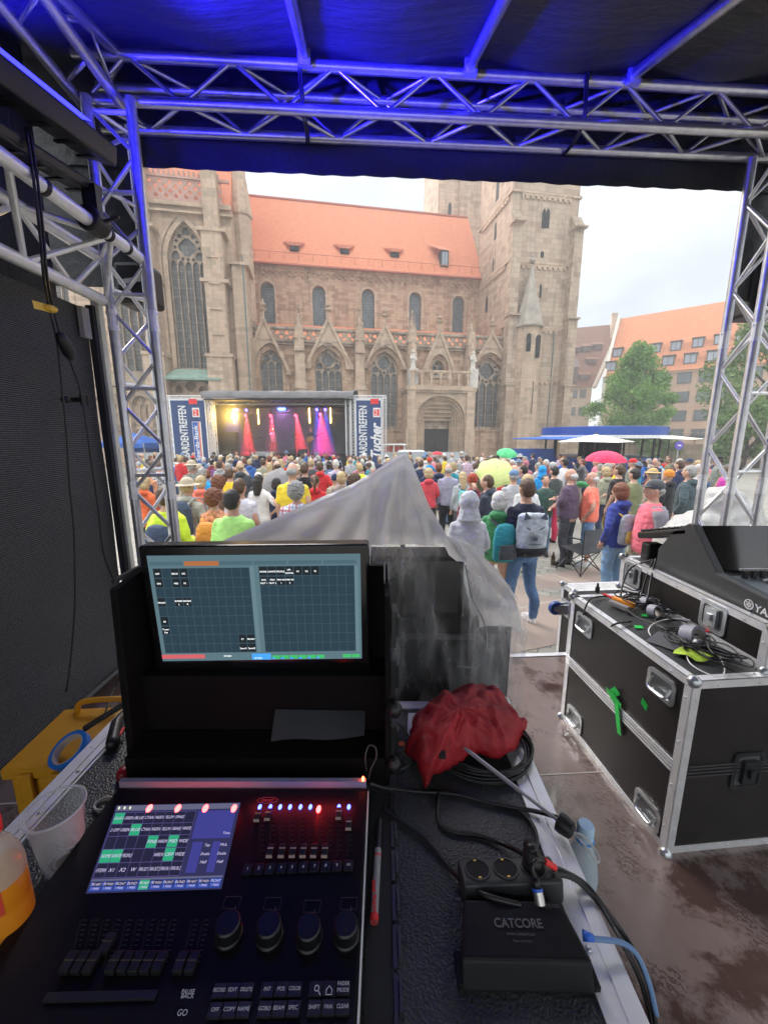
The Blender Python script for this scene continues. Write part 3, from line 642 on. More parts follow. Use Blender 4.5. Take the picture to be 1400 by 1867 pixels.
for k in (-.6, 2.0): window(uu + k, 1.6, 3.2, 4.9, 5.9, HV - 1.85, 3, proud=.1, rnd=40)
bt = MB(); uc = cp(352, 705, HV)[0]; holes = [foil(uc, 6.9, .5, 4), foil(uc - 1.0, 6.6, .35, 3), foil(uc + 1.0, 6.6, .35, 3), foil(uc - 1.9, 6.9, .3, 3), foil(uc + 1.9, 6.9, .3, 3), foil(uc - 1.4, 7.3, .2, 3), foil(uc + 1.4, 7.3, .2, 3)] + [arch(uc + q * 1.0, .7, 3, 5.3, 5.9, 5) for q in (-1.5, -.5, .5, 1.5)]
bt.plate([(uc - 2.6, 0), (uc + 2.6, 0), (uc + 2.6, 7.7), (uc - 2.6, 7.7)], holes, HV - .7, HV - .5); bt.build('blind_tracery', M_sandp, church); bt = MB(); bt.box(uc - 2.5, uc + 2.5, HV - .3, HV - .2, 0, 7.6); bt.build('blind_tracery', M_trim, church)
# ------------------------------------------------------------------ buildings on the right
class Facade:
    def __init__(s, px, Y, yaw):
        d = ray(px, 800); s.O = Vector((d.x / d.y * Y, Y, 0)); s.yaw = yaw; s.eu = Vector((cos(yaw), sin(yaw), 0)); s.ev = Vector((-sin(yaw), cos(yaw), 0))
    def uz(s, px, py, v=0):
        d = ray(px, py); t = (v + s.O.dot(s.ev)) / d.dot(s.ev); P = EYE + d * t; return (P - s.O).dot(s.eu), P.z
M_wallA = stone_mat('pink_sandstone_block', (.53, .37, .265), (.46, .315, .22), (.48, .30, .20), bw=2.4, rh=1.2, mort=.02, stain=.2)
M_wallB = stone_mat('cream_sandstone', (.56, .46, .35), (.42, .33, .25), (.48, .36, .27), bw=1.2, rh=.6, stain=.3)
M_frame = mat('brown_window_frame', (.10, .065, .05), .5); M_pane = mat('dark_window_pane', (.10, .12, .13), .08, 0, .4, .4, spec=.8); M_panel = mat('pale_window_pane', (.35, .38, .45), .1, 0, .3, .4)
FA = Facade(1094, 75, radians(-40))
bA = thing('apartment_building', 'long sandstone building with bright orange roof and two rows of dormers beside the church', 'building', FA.O, FA.yaw, local=True)
_, ez = FA.uz(1094, 688); _, rz = FA.uz(1137, 580, 7); LN = 62
m_ = MB(); m_.box(0, LN, 0, 14, -.9, ez); m_.box(-.1, LN, -.25, -.003, ez - .35, ez - .02); m_.box(0, LN, -.12, -.004, 2.9, 3.1); m_.build('wall', M_wallA, bA)
m_ = MB(); m_.add([(-.1, -.4, ez), (LN, -.4, ez), (LN, 7, rz), (-.1, 7, rz), (-.1, 14.4, ez), (LN, 14.4, ez)], [(0, 1, 2, 3), (3, 2, 5, 4), (0, 3, 4)]); rA = m_.build('roof', M_tileo, bA)
m_ = MB(); m_.beam((-.3, -.6, ez - .2), (-.3, 7, rz + .25), .5, .5); m_.beam((-.3, 14.6, ez - .2), (-.3, 7, rz + .25), .5, .5); m_.box(-.6, -.02, 0, 14, 0, ez); m_.build('gable_end', mat('cream_render', (.6, .55, .46), .8), bA)
def facade_window(F, px, py, w, h, root, v=0, pane=M_pane, label=None):
    u, z = F.uz(px, py, v); m_ = MB()
    m_.box(u - w / 2, u + w / 2, v - .12, v - .003, z - h / 2, z + h / 2)
    o = m_.build('window', M_frame, root); m_ = MB()
    for a, b in ((-.42, -.03), (.03, .42)): m_.box(u + a * w, u + b * w, v - .14, v - .122, z - h * .42, z + h * .42)
    m_.build('pane', pane, o)
slope_ = (rz - ez) / 7.4
def dormer(F, px, py, w, h):
    # find the point on the roof slope
    d = ray(px, py); dl = Vector((d.dot(F.eu), d.dot(F.ev), d.z)); o_ = EYE - F.O; ol = Vector((o_.dot(F.eu), o_.dot(F.ev), o_.z)); n = Vector((0, -slope_, 1)); t = (Vector((0, -.4, ez)) - ol).dot(n) / dl.dot(n); x, y, z = ol + dl * t
    m_ = MB(); m_.box(x - w / 2, x + w / 2, y - h / slope_ * .55, y + h, z - h * .5, z + h * .5); m_.box(x - w / 2 - .12, x + w / 2 + .12, y - h / slope_ * .55 - .2, y + h, z + h * .5 + .003, z + h * .5 + .14)
    o = m_.build('dormer', M_frame, rA); m_ = MB(); yy = y - h / slope_ * .55
    for a, b in ((-.4, -.03), (.03, .4)): m_.box(x + a * w, x + b * w, yy - .03, yy - .003, z - h * .38, z + h * .38)
    m_.build('pane', M_panel, rA)
for px_, py_ in ((1126, 644), (1162, 641), (1195, 636), (1232, 632), (1272, 626), (1312, 620), (1352, 614)): dormer(FA, px_, py_, 1.5, 1.5)
for px_, py_ in ((1114, 669), (1148, 666), (1182, 662), (1218, 659), (1258, 655), (1300, 650), (1345, 645)): dormer(FA, px_, py_, 1.7, 1.6)
for row in (((1107, 712), (1142, 708), (1176, 711), (1209, 692), (1247, 689), (1287, 685)),):
    pass
_, zr = FA.uz(1209, 692); gap = FA.uz(1247, 689)[0] - FA.uz(1209, 692)[0]; u0 = FA.uz(1209, 692)[0]
for r in range(4):
    for k in range(-6, 9):
        u = u0 + k * gap
        if u < 1 or u > 50: continue
        z = zr - r * 3.05; m_ = MB(); w, h = 1.9, 1.75; m_.box(u - w / 2, u + w / 2, -.1, -.003, z - h / 2, z + h / 2); o = m_.build('window', M_frame, bA); m_ = MB()
        for a, b in ((-.42, -.03), (.03, .42)): m_.box(u + a * w, u + b * w, -.12, -.102, z - h * .42, z + h * .42)
        m_.build('pane', M_pane, o)
FB = Facade(1036, 86, radians(-14))
bB = thing('old_town_house', 'old house with steep faded brown tiled roof right behind the church tower', 'house', FB.O, FB.yaw, local=True)
_, ez2 = FB.uz(1040, 706); ur2 = FB.uz(1079, 704)[0]; _, rz2 = FB.uz(1100, 592, 6); ur3 = FB.uz(1133, 590, 6)[0]
m_ = MB(); m_.box(-8, ur2, 0, 12, -.9, ez2); m_.build('wall', M_wallB, bB)
m_ = MB(); m_.add([(-8, -.4, ez2), (ur2 + .3, -.4, ez2), (ur3, 6, rz2), (-8, 6, rz2 - .6), (ur2 + .3, 12.4, ez2), (-8, 12.4, ez2)], [(0, 1, 2, 3), (3, 2, 4, 5), (1, 4, 2)]); rB = m_.build('roof', M_tileb, bB)
m_ = MB(); m_.beam((ur2 + .2, -.7, ez2 - .3), (ur3 + .3, 6, rz2 + .6), .7, .5); m_.build('gable_edge', mat('cream_render', (.6, .55, .46), .8), bB)
m_ = MB(); u, z = FB.uz(1117, 600, 5); m_.box(u - .5, u + .5, 4.5, 5.5, rz2 - 4, rz2 + 1.6); m_.box(u - .6, u + .6, 4.4, 5.6, rz2 + 1.6, rz2 + 1.85); m_.build('chimney', M_wallB, rB)
for px_, py_ in ((1046, 719), (1062, 718), (1043, 750), (1059, 750)): facade_window(FB, px_, py_, 1.2, 1.7, bB)
for px_, py_, w in ((1047, 640, 1.6), (1067, 637, 1.6), (1088, 634, 1.6), (1077, 661, 1.7), (1064, 689, 1.7)):
    k = (706 - py_) / (706 - 592); u, z = FB.uz(px_, py_, -.4 + 6.4 * k); y = -.4 + 6.4 * k; m_ = MB(); m_.box(u - w / 2, u + w / 2, y - .75, y + .8, z - .35, z + .55); o = m_.build('dormer', M_frame, rB)
    m_ = MB(); m_.add([(u - w * .65, y - 1.0, z + .5), (u + w * .65, y - 1.0, z + .5), (u + w * .9, y + 1.4, z + 1.75), (u - w * .9, y + 1.4, z + 1.75)], [(0, 1, 2, 3)]); m_.build('dormer_roof', M_tileb, o)
m_ = MB(); u, z = FB.uz(1042, 680, -1.2); m_.box(u - 1.2, u + 1, -2, 0, z - 2, z + 1); m_.add([(u - 1.6, -2.4, z + 1), (u + 1.4, -2.4, z + 1), (u + 1.0, 1, z + 3.4), (u - 1.2, 1, z + 3.4)], [(0, 1, 2, 3)]); m_.build('bay_window', M_frame, bB)
# stone terrace wall and railing in front of the building
tw_ = thing('stone_wall', 'low grey stone terrace wall with dark railing in front of the pink sandstone building', 'wall', (24, 44, 0))
m_ = MB(); m_.beam((18, 48, .6), (46, 36, .6), .6, 2.0); m_.build('wall', M_tower, tw_)
m_ = MB(); m_.beam((18, 48, 2.35), (46, 36, 2.35), .08, .1)
for k in range(24): p = Vector((18, 48, 1.6)).lerp(Vector((46, 36, 1.6)), k / 23); m_.box(p.x - .03, p.x + .03, p.y - .03, p.y + .03, 1.6, 2.3)
m_.build('railing', M_frame, tw_)
# ------------------------------------------------------------------ trees
M_bark = mat('bark', (.10, .075, .055), .9, 0, .3, 6, .6, 20, .02)
def leaf_mat(name, c1, c2):
    m, t, p, o = _new(name); gi = N_(t, 'ShaderNodeNewGeometry'); r = N_(t, 'ShaderNodeValToRGB'); t.links.new(gi.outputs['Random Per Island'], r.inputs[0]); e = r.color_ramp.elements
    e[0].color = tuple(c1) + (1,); e[1].color = tuple(c2) + (1,); co = N_(t, 'ShaderNodeTexCoord').outputs['Object']; n = ntex(t, co, .5, 3)
    c = mixc(t, ramp(t, n, .35, 0.0, .7, .5), r.outputs[0], tuple(a * .7 for a in c1)); t.links.new(c, p.inputs['Base Color']); p.inputs['Roughness'].default_value = .6
    tr = N_(t, 'ShaderNodeBsdfTranslucent'); t.links.new(c, tr.inputs[0]); ms = N_(t, 'ShaderNodeMixShader'); ms.inputs[0].default_value = .4; t.links.new(p.outputs[0], ms.inputs[1]); t.links.new(tr.outputs[0], ms.inputs[2]); t.links.new(ms.outputs[0], o.inputs[0]); return m
def tree(label, base, h, rad, crown0, nleaf, ls, m, seed, lobes=34, shape=1.0):
    rr = random.Random(seed); root = thing('leafy_tree', label, 'tree', base); t_ = MB(); bx, by = base[0], base[1]
    t_.tube([(bx, by, -.4), (bx + .1, by, crown0), (bx, by, h * .75)], [rad * .07, rad * .05, rad * .02], 8)
    cl = []
    for i in range(lobes):
        q = (i + .5) / lobes; z = crown0 + (h - crown0) * q; env = rad * (sin(pi * min(1, (q * .86 + .14)) ** .8) ** .75) * shape
        a = i * 2.4 + rr.uniform(-.4, .4); d = env * rr.uniform(.35, .95); c = Vector((bx + d * cos(a), by + d * sin(a), z + rr.uniform(-.4, .4)))
        cl.append((c, rad * rr.uniform(.16, .32)))
        if i % 2 == 0: s0 = Vector((bx, by, max(crown0 * .8, z - rad * .5))); t_.tube([s0, s0.lerp(c, .5) + Vector((0, 0, .2)), c], [rad * .022, rad * .014, rad * .006], 5)
    t_.build('trunk', M_bark, root, smooth=True); v = []; f = []
    for i in range(nleaf):
        c, r = cl[rr.randrange(len(cl))]; d = Vector((rr.gauss(0, 1), rr.gauss(0, 1), rr.gauss(0, .75))); d.normalize(); p = c + d * r * (rr.random() ** .45) * 1.15
        s = ls * rr.uniform(.6, 1.3); n = Vector((rr.gauss(0, 1), rr.gauss(0, 1), rr.gauss(.6, 1))).normalized(); u = n.orthogonal().normalized(); w = n.cross(u)
        a = rr.uniform(0, 6.28); u, w = u * cos(a) + w * sin(a), w * cos(a) - u * sin(a); b = len(v); v += [p - u * s, p + w * s * .55, p + u * s, p - w * s * .55]; f.append((b, b + 1, b + 2, b + 3))
    me = bpy.data.meshes.new('crown'); me.from_pydata([tuple(x) for x in v], [], f); link_mesh('crown', me, m, root); return root
LG = leaf_mat('fresh_leaf', (.12, .27, .045), (.30, .50, .10)); LD = leaf_mat('dark_leaf', (.12, .22, .06), (.28, .40, .13))
p = at(1146, 800, Y=50); tree('round green lime tree behind the blue beer pavilion', (p.x, 50, 0), 12.6, 4.8, 2.0, 17000, .19, LG, 3, 46)
p = at(1385, 800, Y=34); tree('tall darker tree rising behind the right stage truss', (p.x, 34, 0), 13.6, 5.2, 3.0, 9000, .19, LD, 8, 40)
p = at(1372, 800, Y=30); tree('low bushy tree beside the terrace wall at the right', (p.x, 30.5, 0), 5.0, 2.6, .8, 6000, .17, LD, 12, 24)
p = at(1160, 800, Y=44); tree('small dark bush under the lime tree', (p.x, 44, 0), 3.8, 4.2, .5, 4000, .2, LD, 14, 20)
# ------------------------------------------------------------------ the far concert stage
M_alu = mat('brushed_aluminium', (.80, .80, .81), .36, .45, .08, 20, .08, 90, .001)
M_alud = mat('dull_aluminium', (.42, .43, .45), .45, .6, .15, 5)
M_black = mat('black_cloth', (.016, .016, .018), .85, 0, .3, 3, .2, 60, .003)
M_blackp = mat('black_plastic', (.009, .009, .010), .42, 0, .15, 20, .1, 300, .0006)
M_white = mat('white_plastic', (.78, .78, .77), .4)
def truss(root, A, B, s, r, rb, up=(0, 0, 1), pitch=None, material=None, faces=None, nseg=10, c=None):
    """square lattice truss; A, B are the ends of the axis"""
    A = Vector(A); B = Vector(B); d = (B - A); Ln = d.length; d.normalize(); up = Vector(up); x = d.cross(up).normalized(); z = x.cross(d).normalized()
    c = c or [(-s / 2, -s / 2), (s / 2, -s / 2), (s / 2, s / 2), (-s / 2, s / 2)]; faces = range(len(c)); mt = material or M_alu
    for a, b in c: m_ = MB(); m_.tube([A + x * a + z * b, B + x * a + z * b], r, nseg); m_.build('chord', mt, root, smooth=True, auto=True)
    n = max(2, int(round(Ln / (pitch or s * 1.0)))); 
    for k in faces:
        a, b = c[k], c[(k + 1) % len(c)]; pts = []
        for i in range(n + 1):
            q = a if (i + k) % 2 else b; pts.append(A + d * (Ln * min(max(i / n, .01), .99)) + x * q[0] + z * q[1])
        m_ = MB()
        for i in range(n): m_.tube([pts[i], pts[i + 1]], rb, 6, cap=False)
        m_.build('lattice', mt, root, smooth=True)
SY = 25.0
def sx(px): return at(px, 800, Y=SY).x
def sz(py, Y=SY): return at(700, py, Y=Y).z
stg = thing('concert_stage', 'covered concert stage with black roof and coloured lights in front of the church', 'stage', (sx(512), SY, 0))
x0, x1 = sx(388), sx(638); zt = sz(724)
m_ = MB(); m_.box(x0, x1, SY - .3, SY + 6.5, .95, 1.1); m_.build('deck', M_black, stg)
m_ = MB(); m_.box(x0, x1, SY - .25, SY - .2, -.4, .94); m_.build('skirt', M_black, stg)
def taut_mat():
    m, t, p, o = _new('backdrop_cloth'); co = N_(t, 'ShaderNodeTexCoord').outputs['Object']; n = ntex(t, co, .7, 5, .6); c = ramp(t, n, .42, (.035, .028, .04), .62, (.16, .13, .16)); t.links.new(c, p.inputs['Base Color']); p.inputs['Roughness'].default_value = .9; return m
m_ = MB(); m_.box(x0, x1, SY + 6.3, SY + 6.4, 1.1, zt); m_.build('backdrop', taut_mat(), stg)
for q in (x0, x1): m_ = MB(); m_.box(q - .03, q + .03, SY + .4, SY + 6.3, 1.1, zt - .1); m_.build('side_curtain', M_black, stg)
m_ = MB(); nx = 26
rr = random.Random(4)
vs = []; fs = []
for i in range(nx + 1):
    u = i / nx; sag = .07 * abs(sin(u * pi * 5)); xx = x0 - .3 + (x1 - x0 + .6) * u
    vs += [(xx, SY - .45, zt - .12 + sag * .3), (xx, SY - .5, zt + .28 - sag), (xx, SY + 3, zt + .75 - sag), (xx, SY + 6.9, zt + .1)]
for i in range(nx):
    for k in range(3): a = i * 4 + k; fs.append((a, a + 4, a + 5, a + 1))
m_.add(vs, fs); m_.build('roof_tarp', mat('grey_tarp', (.17, .165, .17), .5, 0, .25, 2), stg, smooth=True)
m_ = MB(); m_.box(x0 - .2, x1 + .2, SY - .4, SY + 6.6, zt - .2, zt - .15); m_.build('ceiling', M_black, stg)
for xx in (x0 + .1, x1 - .1):
    truss(stg, (xx, SY, -.4), (xx, SY, zt), .26, .028, .012, up=(0, 1, 0), material=M_alu, nseg=6)
truss(stg, (x0, SY, zt - .3), (x1, SY, zt - .3), .26, .025, .012, material=M_alud, nseg=6)
truss(stg, (x0 + .4, SY + 1.6, zt - .75), (x1 - .4, SY + 1.6, zt - .75), .24, .025, .012, material=M_alud, nseg=6)
def rail(name, y, z0, z1, xs):
    m_ = MB()
    for z in (z0, z1): m_.tube([(xs[0], y, z), (xs[-1], y, z)], .025, 6)
    for x in xs: m_.tube([(x, y, 1.1), (x, y, z1)], .025, 6)
    m_.build(name, M_alud, stg)
rail('guard_rail', SY + 5.2, 1.75, 2.2, [x0 + 1.8 + k * 1.0 for k in range(6)])
m_ = MB(); m_.box(sx(462), sx(498), SY + .2, SY + .7, 1.1, 1.36); m_.build('riser', M_alud, stg)
# wedges, speakers and drum shapes on the deck
for px_ in (407, 526, 548): 
    m_ = MB(); x = sx(px_); m_.add([(x - .3, SY + .3, 1.1), (x + .3, SY + .3, 1.1), (x + .3, SY + .75, 1.1), (x - .3, SY + .75, 1.1), (x - .3, SY + .25, 1.2), (x + .3, SY + .25, 1.2), (x + .3, SY + .55, 1.5), (x - .3, SY + .55, 1.5)], [(0, 1, 2, 3), (0, 4, 5, 1), (4, 7, 6, 5), (2, 6, 7, 3), (0, 3, 7, 4), (1, 5, 6, 2)])
    o = m_.build('floor_monitor', M_blackp, None); tag(o, 'black wedge monitor speaker on the concert stage deck, %s' % {407: 'at the far left', 526: 'left of the singer with the guitar', 548: 'at the feet of the guitarist'}[px_], 'speaker')
m_ = MB(); m_.box(sx(405) - .45, sx(405) + .45, SY + 1, SY + 1.8, 1.1, 2.6); tag(m_.build('loudspeaker', M_blackp, None, bevel=.03), 'tall black side fill loudspeaker at the left edge of the concert stage', 'speaker')
def far_lamp(label, px_, py_, col, kind, es):
    x, z = sx(px_), sz(py_, SY + 1.4); x = at(px_, 800, Y=SY + 1.4).x
    t_ = thing('stage_light', label, 'stage light', (x, SY + 1.4, z)); m_ = MB()
    if kind == 'tube':
        m_.box(x - .05, x + .05, SY + 1.36, SY + 1.44, z - .55, z + .5); m_.build('housing', M_blackp, t_); m_ = MB(); m_.box(x - .035, x + .035, SY + 1.33, SY + 1.357, z - .5, z + .45); m_.build('light_tube', emis('e_' + kind + str(col), col, es), t_)
    elif kind == 'bar':
        m_.box(x - .3, x + .3, SY + 1.34, SY + 1.44, z - .11, z + .11); m_.build('housing', M_blackp, t_); m_ = MB(); m_.box(x - .24, x + .24, SY + 1.31, SY + 1.338, z - .07, z + .07); m_.build('lens', emis('e_' + kind, col, es), t_)
    else:
        m_.lathe([(.10, -.15), (.13, 0), (.13, .12), (.05, .16)], 10, (x, SY + 1.4, z), Matrix.Rotation(radians(70), 3, 'X')); m_.box(x - .02, x + .02, SY + 1.38, SY + 1.42, z + .1, z + .4); m_.build('housing', M_blackp, t_)
        m_ = MB(); m_.ell((x, SY + 1.26, z - .03), (.095, .05, .095), 10, 6); m_.build('lens', emis('e_' + kind + str(col), col, es), t_)
Yw, Rd, Bl, Pu = (1, .62, .12), (1, .04, .07), (.08, .06, 1), (.85, .06, .9)
nm = {0: 'leftmost', 1: 'second from the left', 2: 'third from the left', 3: 'rightmost'}
for i, (a, b) in enumerate(((430, 758), (474, 759), (566, 757), (604, 757))): far_lamp('upright yellow light tube on the concert stage, %s of four' % nm[i], a, b, Yw, 'tube', (9, 6, 3, 3)[i])
for i, (a, b) in enumerate(((452, 757), (497, 757), (542, 757), (586, 755))): far_lamp('red spotlight above the concert stage, %s of four' % nm[i], a, b, Rd, 'head', 6)
for i, (a, b) in enumerate(((437, 747), (454, 747), (580, 746), (595, 746))): far_lamp('blue moving head under the concert stage roof, %s of four' % nm[i], a, b, Bl, 'blue', 6)
far_lamp('bright blue light bar at the middle of the concert stage roof', 517, 746, (.05, .15, 1), 'bar', 10)
def spot(name, loc, to, col, e, ang, blend=.5, size=.05):
    l = bpy.data.lights.new(name, 'SPOT'); l.energy = e; l.color = col; l.spot_size = radians(ang); l.spot_blend = blend; l.shadow_soft_size = size; o = bpy.data.objects.new(name, l); COL.objects.link(o); o.location = loc
    o.rotation_euler = (Vector(to) - Vector(loc)).to_track_quat('-Z', 'Y').to_euler(); return o
def sp(px_, py_, dy=1.2): return Vector((at(px_, 800, Y=SY + dy).x, SY + dy, sz(py_, SY + dy)))
for a, b, c in ((452, 757, 452), (497, 757, 497), (542, 757, 550), (586, 755, 590)):
    spot('spot_light', sp(a, b + 1), sp(c, 830), Rd, 4200, 30 if a < 580 else 40, 1.0)
spot('spot_light', sp(580, 746), sp(577, 830), Bl, 1800, 22); spot('spot_light', sp(595, 746), sp(600, 830), Bl, 1800, 22)
spot('spot_light', sp(586, 750), sp(584, 800), Pu, 1500, 26, 1.0)
spot('spot_light', sp(437, 747, 2), sp(410, 830, 3), (.2, .15, 1), 300, 50); spot('spot_light', sp(517, 744, 3), sp(520, 810, 6.5), (.6, .25, .7), 200, 110)
pl_ = bpy.data.lights.new('tube_glow', 'AREA'); pl_.energy = 120; pl_.color = Yw; pl_.size = .3; o = bpy.data.objects.new('tube_glow', pl_); COL.objects.link(o); o.location = sp(430, 758, 1.0); o.rotation_euler = (radians(-90), 0, 0)
# stage smoke
m_ = MB(); m_.box(x0 + .1, x1 - .1, SY + .1, SY + 6.2, 1.15, zt - .3)
vm = bpy.data.materials.new('stage_smoke'); vm.use_nodes = True; t = vm.node_tree; t.nodes.clear(); o_ = t.nodes.new('ShaderNodeOutputMaterial'); v_ = t.nodes.new('ShaderNodeVolumePrincipled'); v_.inputs['Density'].default_value = .16; v_.inputs['Color'].default_value = (.9, .9, .95, 1); t.links.new(v_.outputs[0], o_.inputs['Volume'])
tag(m_.build('smoke', vm), 'thin stage smoke catching the coloured beams on the concert stage', 'smoke', kind='stuff')
# banners beside the stage
def banner(label, pa, pb, ptop, pbot, sponsor):
    xa, xb = sx(pa), sx(pb); za, zb = .3, sz(ptop); t_ = thing('banner_tower', label, 'banner', ((xa + xb) / 2, SY, 0)); w = xb - xa
    m_ = MB(); m_.box(xa + .25, xb - .25, SY - .2, SY - .17, za, zb - .2); m_.build('border', M_white, t_)
    m_ = MB(); m_.box(xa + .33, xb - .33, SY - .215, SY - .203, za + .08, zb - .28); fld = m_.build('panel', mat('navy_banner', (.022, .055, .17), .5), t_)
    for xx in (xa + .1, xb - .1): truss(t_, (xx, SY, -.4), (xx, SY, zb), .2, .024, .011, up=(0, 1, 0), material=M_alu, nseg=6)
    truss(t_, (xa, SY, zb - .06), (xb, SY, zb - .06), .16, .02, .01, material=M_alu, nseg=6)
    cx = (xa + xb) / 2; R = Matrix.Rotation(pi / 2, 4, 'X') @ Matrix.Rotation(pi / 2, 4, 'Z')
    m_ = MB(); y = SY - .23
    add_text(m_, '|BARDENTREFFEN', Matrix.Translation((cx - .12, y, zb - 3.85)) @ R, .68, fit=3.25, bold=.014); m_.build('lettering', M_white, t_)
    m_ = MB(); m_.box(cx + .12, cx + .62, y - .005, y, zb - .5, zb - .2); m_.build('red_tab', mat('bright_red', (.75, .03, .03), .5), t_)
    m_ = MB(); m_.box(cx + .28, cx + .72, y - .005, y, zb - 1.28, zb - .72); o = m_.build('emblem', M_white, t_); m_ = MB(); m_.box(cx + .33, cx + .66, y - .012, y - .006, zb - 1.2, zb - .82); m_.build('emblem_mark', mat('bright_red', (.75, .03, .03)), o)
    m_ = MB(); add_text(m_, '2', Matrix.Translation((cx + .36, y - .014, zb - 1.16)) @ Matrix.Rotation(pi / 2, 4, 'X'), .42); m_.build('emblem_mark', M_white, o)
    if sponsor == 'Tucher':
        m_ = MB(); add_text(m_, 'Tucher', Matrix.Translation((cx + .72, y, zb - 3.75)) @ R, .85, shear=.3, fit=2.15, bold=.03); m_.build('sponsor_lettering', M_white, t_)
    else:
        m_ = MB(); m_.box(cx + .2, cx + .74, y - .005, y, zb - 4.2, zb - 1.55); m_.build('sponsor_panel', M_white, t_); m_ = MB(); m_.box(cx + .23, cx + .56, y - .012, y - .006, zb - 4.17, zb - 1.58); m_.build('sponsor_panel', mat('royal_blue', (.02, .10, .42), .5), t_)
        m_ = MB(); m_.box(cx + .58, cx + .66, y - .012, y - .006, zb - 4.17, zb - 1.58); m_.build('stripe', mat('orange_stripe', (.75, .16, .05), .5), t_)
        m_ = MB(); add_text(m_, 'Sparda-Bank', Matrix.Translation((cx + .52, y - .014, zb - 3.95)) @ R, .36, fit=2.2, bold=.008); m_.build('sponsor_lettering', M_white, t_)
banner('navy banner with a blue sponsor panel on a truss frame, left of the stage', 311, 390, 722, 838, 'S')
banner('navy banner with slanted white sponsor lettering, right of the stage', 641, 704, 722, 832, 'Tucher')
# ------------------------------------------------------------------ stands and tents
M_blue = mat('glossy_blue_panel', (.018, .075, .33), .3); M_bluec = mat('blue_canvas', (.03, .12, .45), .7); M_cream = mat('cream_canvas', (.70, .68, .58), .8)
KY = 23.0; kx = at(1094, 800, Y=KY).x; kr = (at(1195, 800, Y=KY).x - at(993, 800, Y=KY).x) / 2
kz1, kz0 = sz(777, KY - kr), sz(797, KY - kr)
kk = thing('beer_pavilion', 'round blue beer pavilion with open awnings right of the church', 'stand', (kx, KY, 0))
m_ = MB(); m_.lathe([(kr, kz0), (kr, kz1), (kr - .1, kz1 + .02), (0.2, kz1 + .1)], 28, (kx, KY, 0)); m_.build('roof_band', M_blue, kk, auto=True)
m_ = MB(); m_.lathe([(kr + .02, kz0 - .06), (kr + .03, kz0 + .1), (kr + .01, kz0 + .101)], 28, (kx, KY, 0), cap=False); m_.build('white_stripe', M_white, kk)
m_ = MB(); m_.lathe([(kr - .35, -.4), (kr - .35, 1.1), (kr - .2, 1.12), (kr - .2, 1.2), (kr - .5, 1.2)], 14, (kx, KY, 0)); m_.build('counter', M_blue, kk)
for k in range(10):
    a = 2 * pi * k / 10 + .2; m_ = MB(); m_.tube([(kx + (kr - .3) * cos(a), KY + (kr - .3) * sin(a), 1.1), (kx + (kr - .3) * cos(a), KY + (kr - .3) * sin(a), kz0)], .06, 6); m_.build('post', M_door, kk)
m_ = MB(); m_.lathe([(1.1, -.4), (1.1, kz0)], 12, (kx, KY, 0)); m_.build('core', M_dark, kk)
m_ = MB(); m_.lathe([(.3, kz0 - .02), (kr, kz0 - .01)], 20, (kx, KY, 0), cap=False); m_.build('ceiling', M_dark, kk)
def flap(a, w, col, l=2.0, dz=-.25):
    u = Vector((cos(a), sin(a), 0)); v = Vector((-sin(a), cos(a), 0)); c = Vector((kx, KY, 0)) + u * kr; m_ = MB(); z = kz0 + .02
    p = [c - v * w / 2 + Vector((0, 0, z)), c + v * w / 2 + Vector((0, 0, z)), c + u * l + v * w * .72 + Vector((0, 0, z + dz)), c + u * l - v * w * .72 + Vector((0, 0, z + dz))]; q = [k_ + Vector((0, 0, -.05)) for k_ in p]
    m_.add(p + q, [(0, 1, 2, 3), (7, 6, 5, 4), (0, 4, 5, 1), (1, 5, 6, 2), (2, 6, 7, 3), (3, 7, 4, 0)]); m_.build('awning', col, kk)
for i, a in enumerate((165, 195, 222)): flap(radians(a), 1.9, M_bluec, 1.6, -.1)
def parasol(name, label, x, y, z, r, col, n=8, h=.35, pole=True):
    t_ = thing(name, label, 'parasol', (x, y, 0)); m_ = MB(); vs = [(x, y, z + h)]; fs = []
    for i in range(n * 2):
        a = pi * i / n; q = 1.0 if i % 2 == 0 else .93; vs.append((x + r * q * cos(a), y + r * q * sin(a), z + (0 if i % 2 == 0 else .03)))
    for i in range(n * 2): fs.append((0, 1 + i, 1 + (i + 1) % (2 * n)))
    m_.add(vs, fs); m_.build('canopy', col, t_)
    if pole: m_ = MB(); m_.tube([(x, y, -.4), (x, y, z + h + .1)], .03, 8); m_.build('pole', M_frame, t_)
px_ = at(1085, 800, Y=18.5).x; parasol('market_parasol', 'large cream parasol in front of the blue beer pavilion', px_, 18.5, sz(806, 18.5), 1.75, M_cream, 4, .36)
px_ = at(1220, 800, Y=21).x; parasol('market_parasol', 'flat cream parasol at the right side of the blue beer pavilion', px_, 21, sz(801, 21), 1.6, M_cream, 4, .22)
bd = MB(); xa, xb = at(922, 800, Y=21.5).x, at(1012, 800, Y=21.5).x; bd.box(xa, xb, 21.5, 21.56, -.3, sz(818, 21.5)); tag(bd.build('blue_hoarding', M_blue), 'long blue hoarding panel left of the round beer pavilion', 'panel')
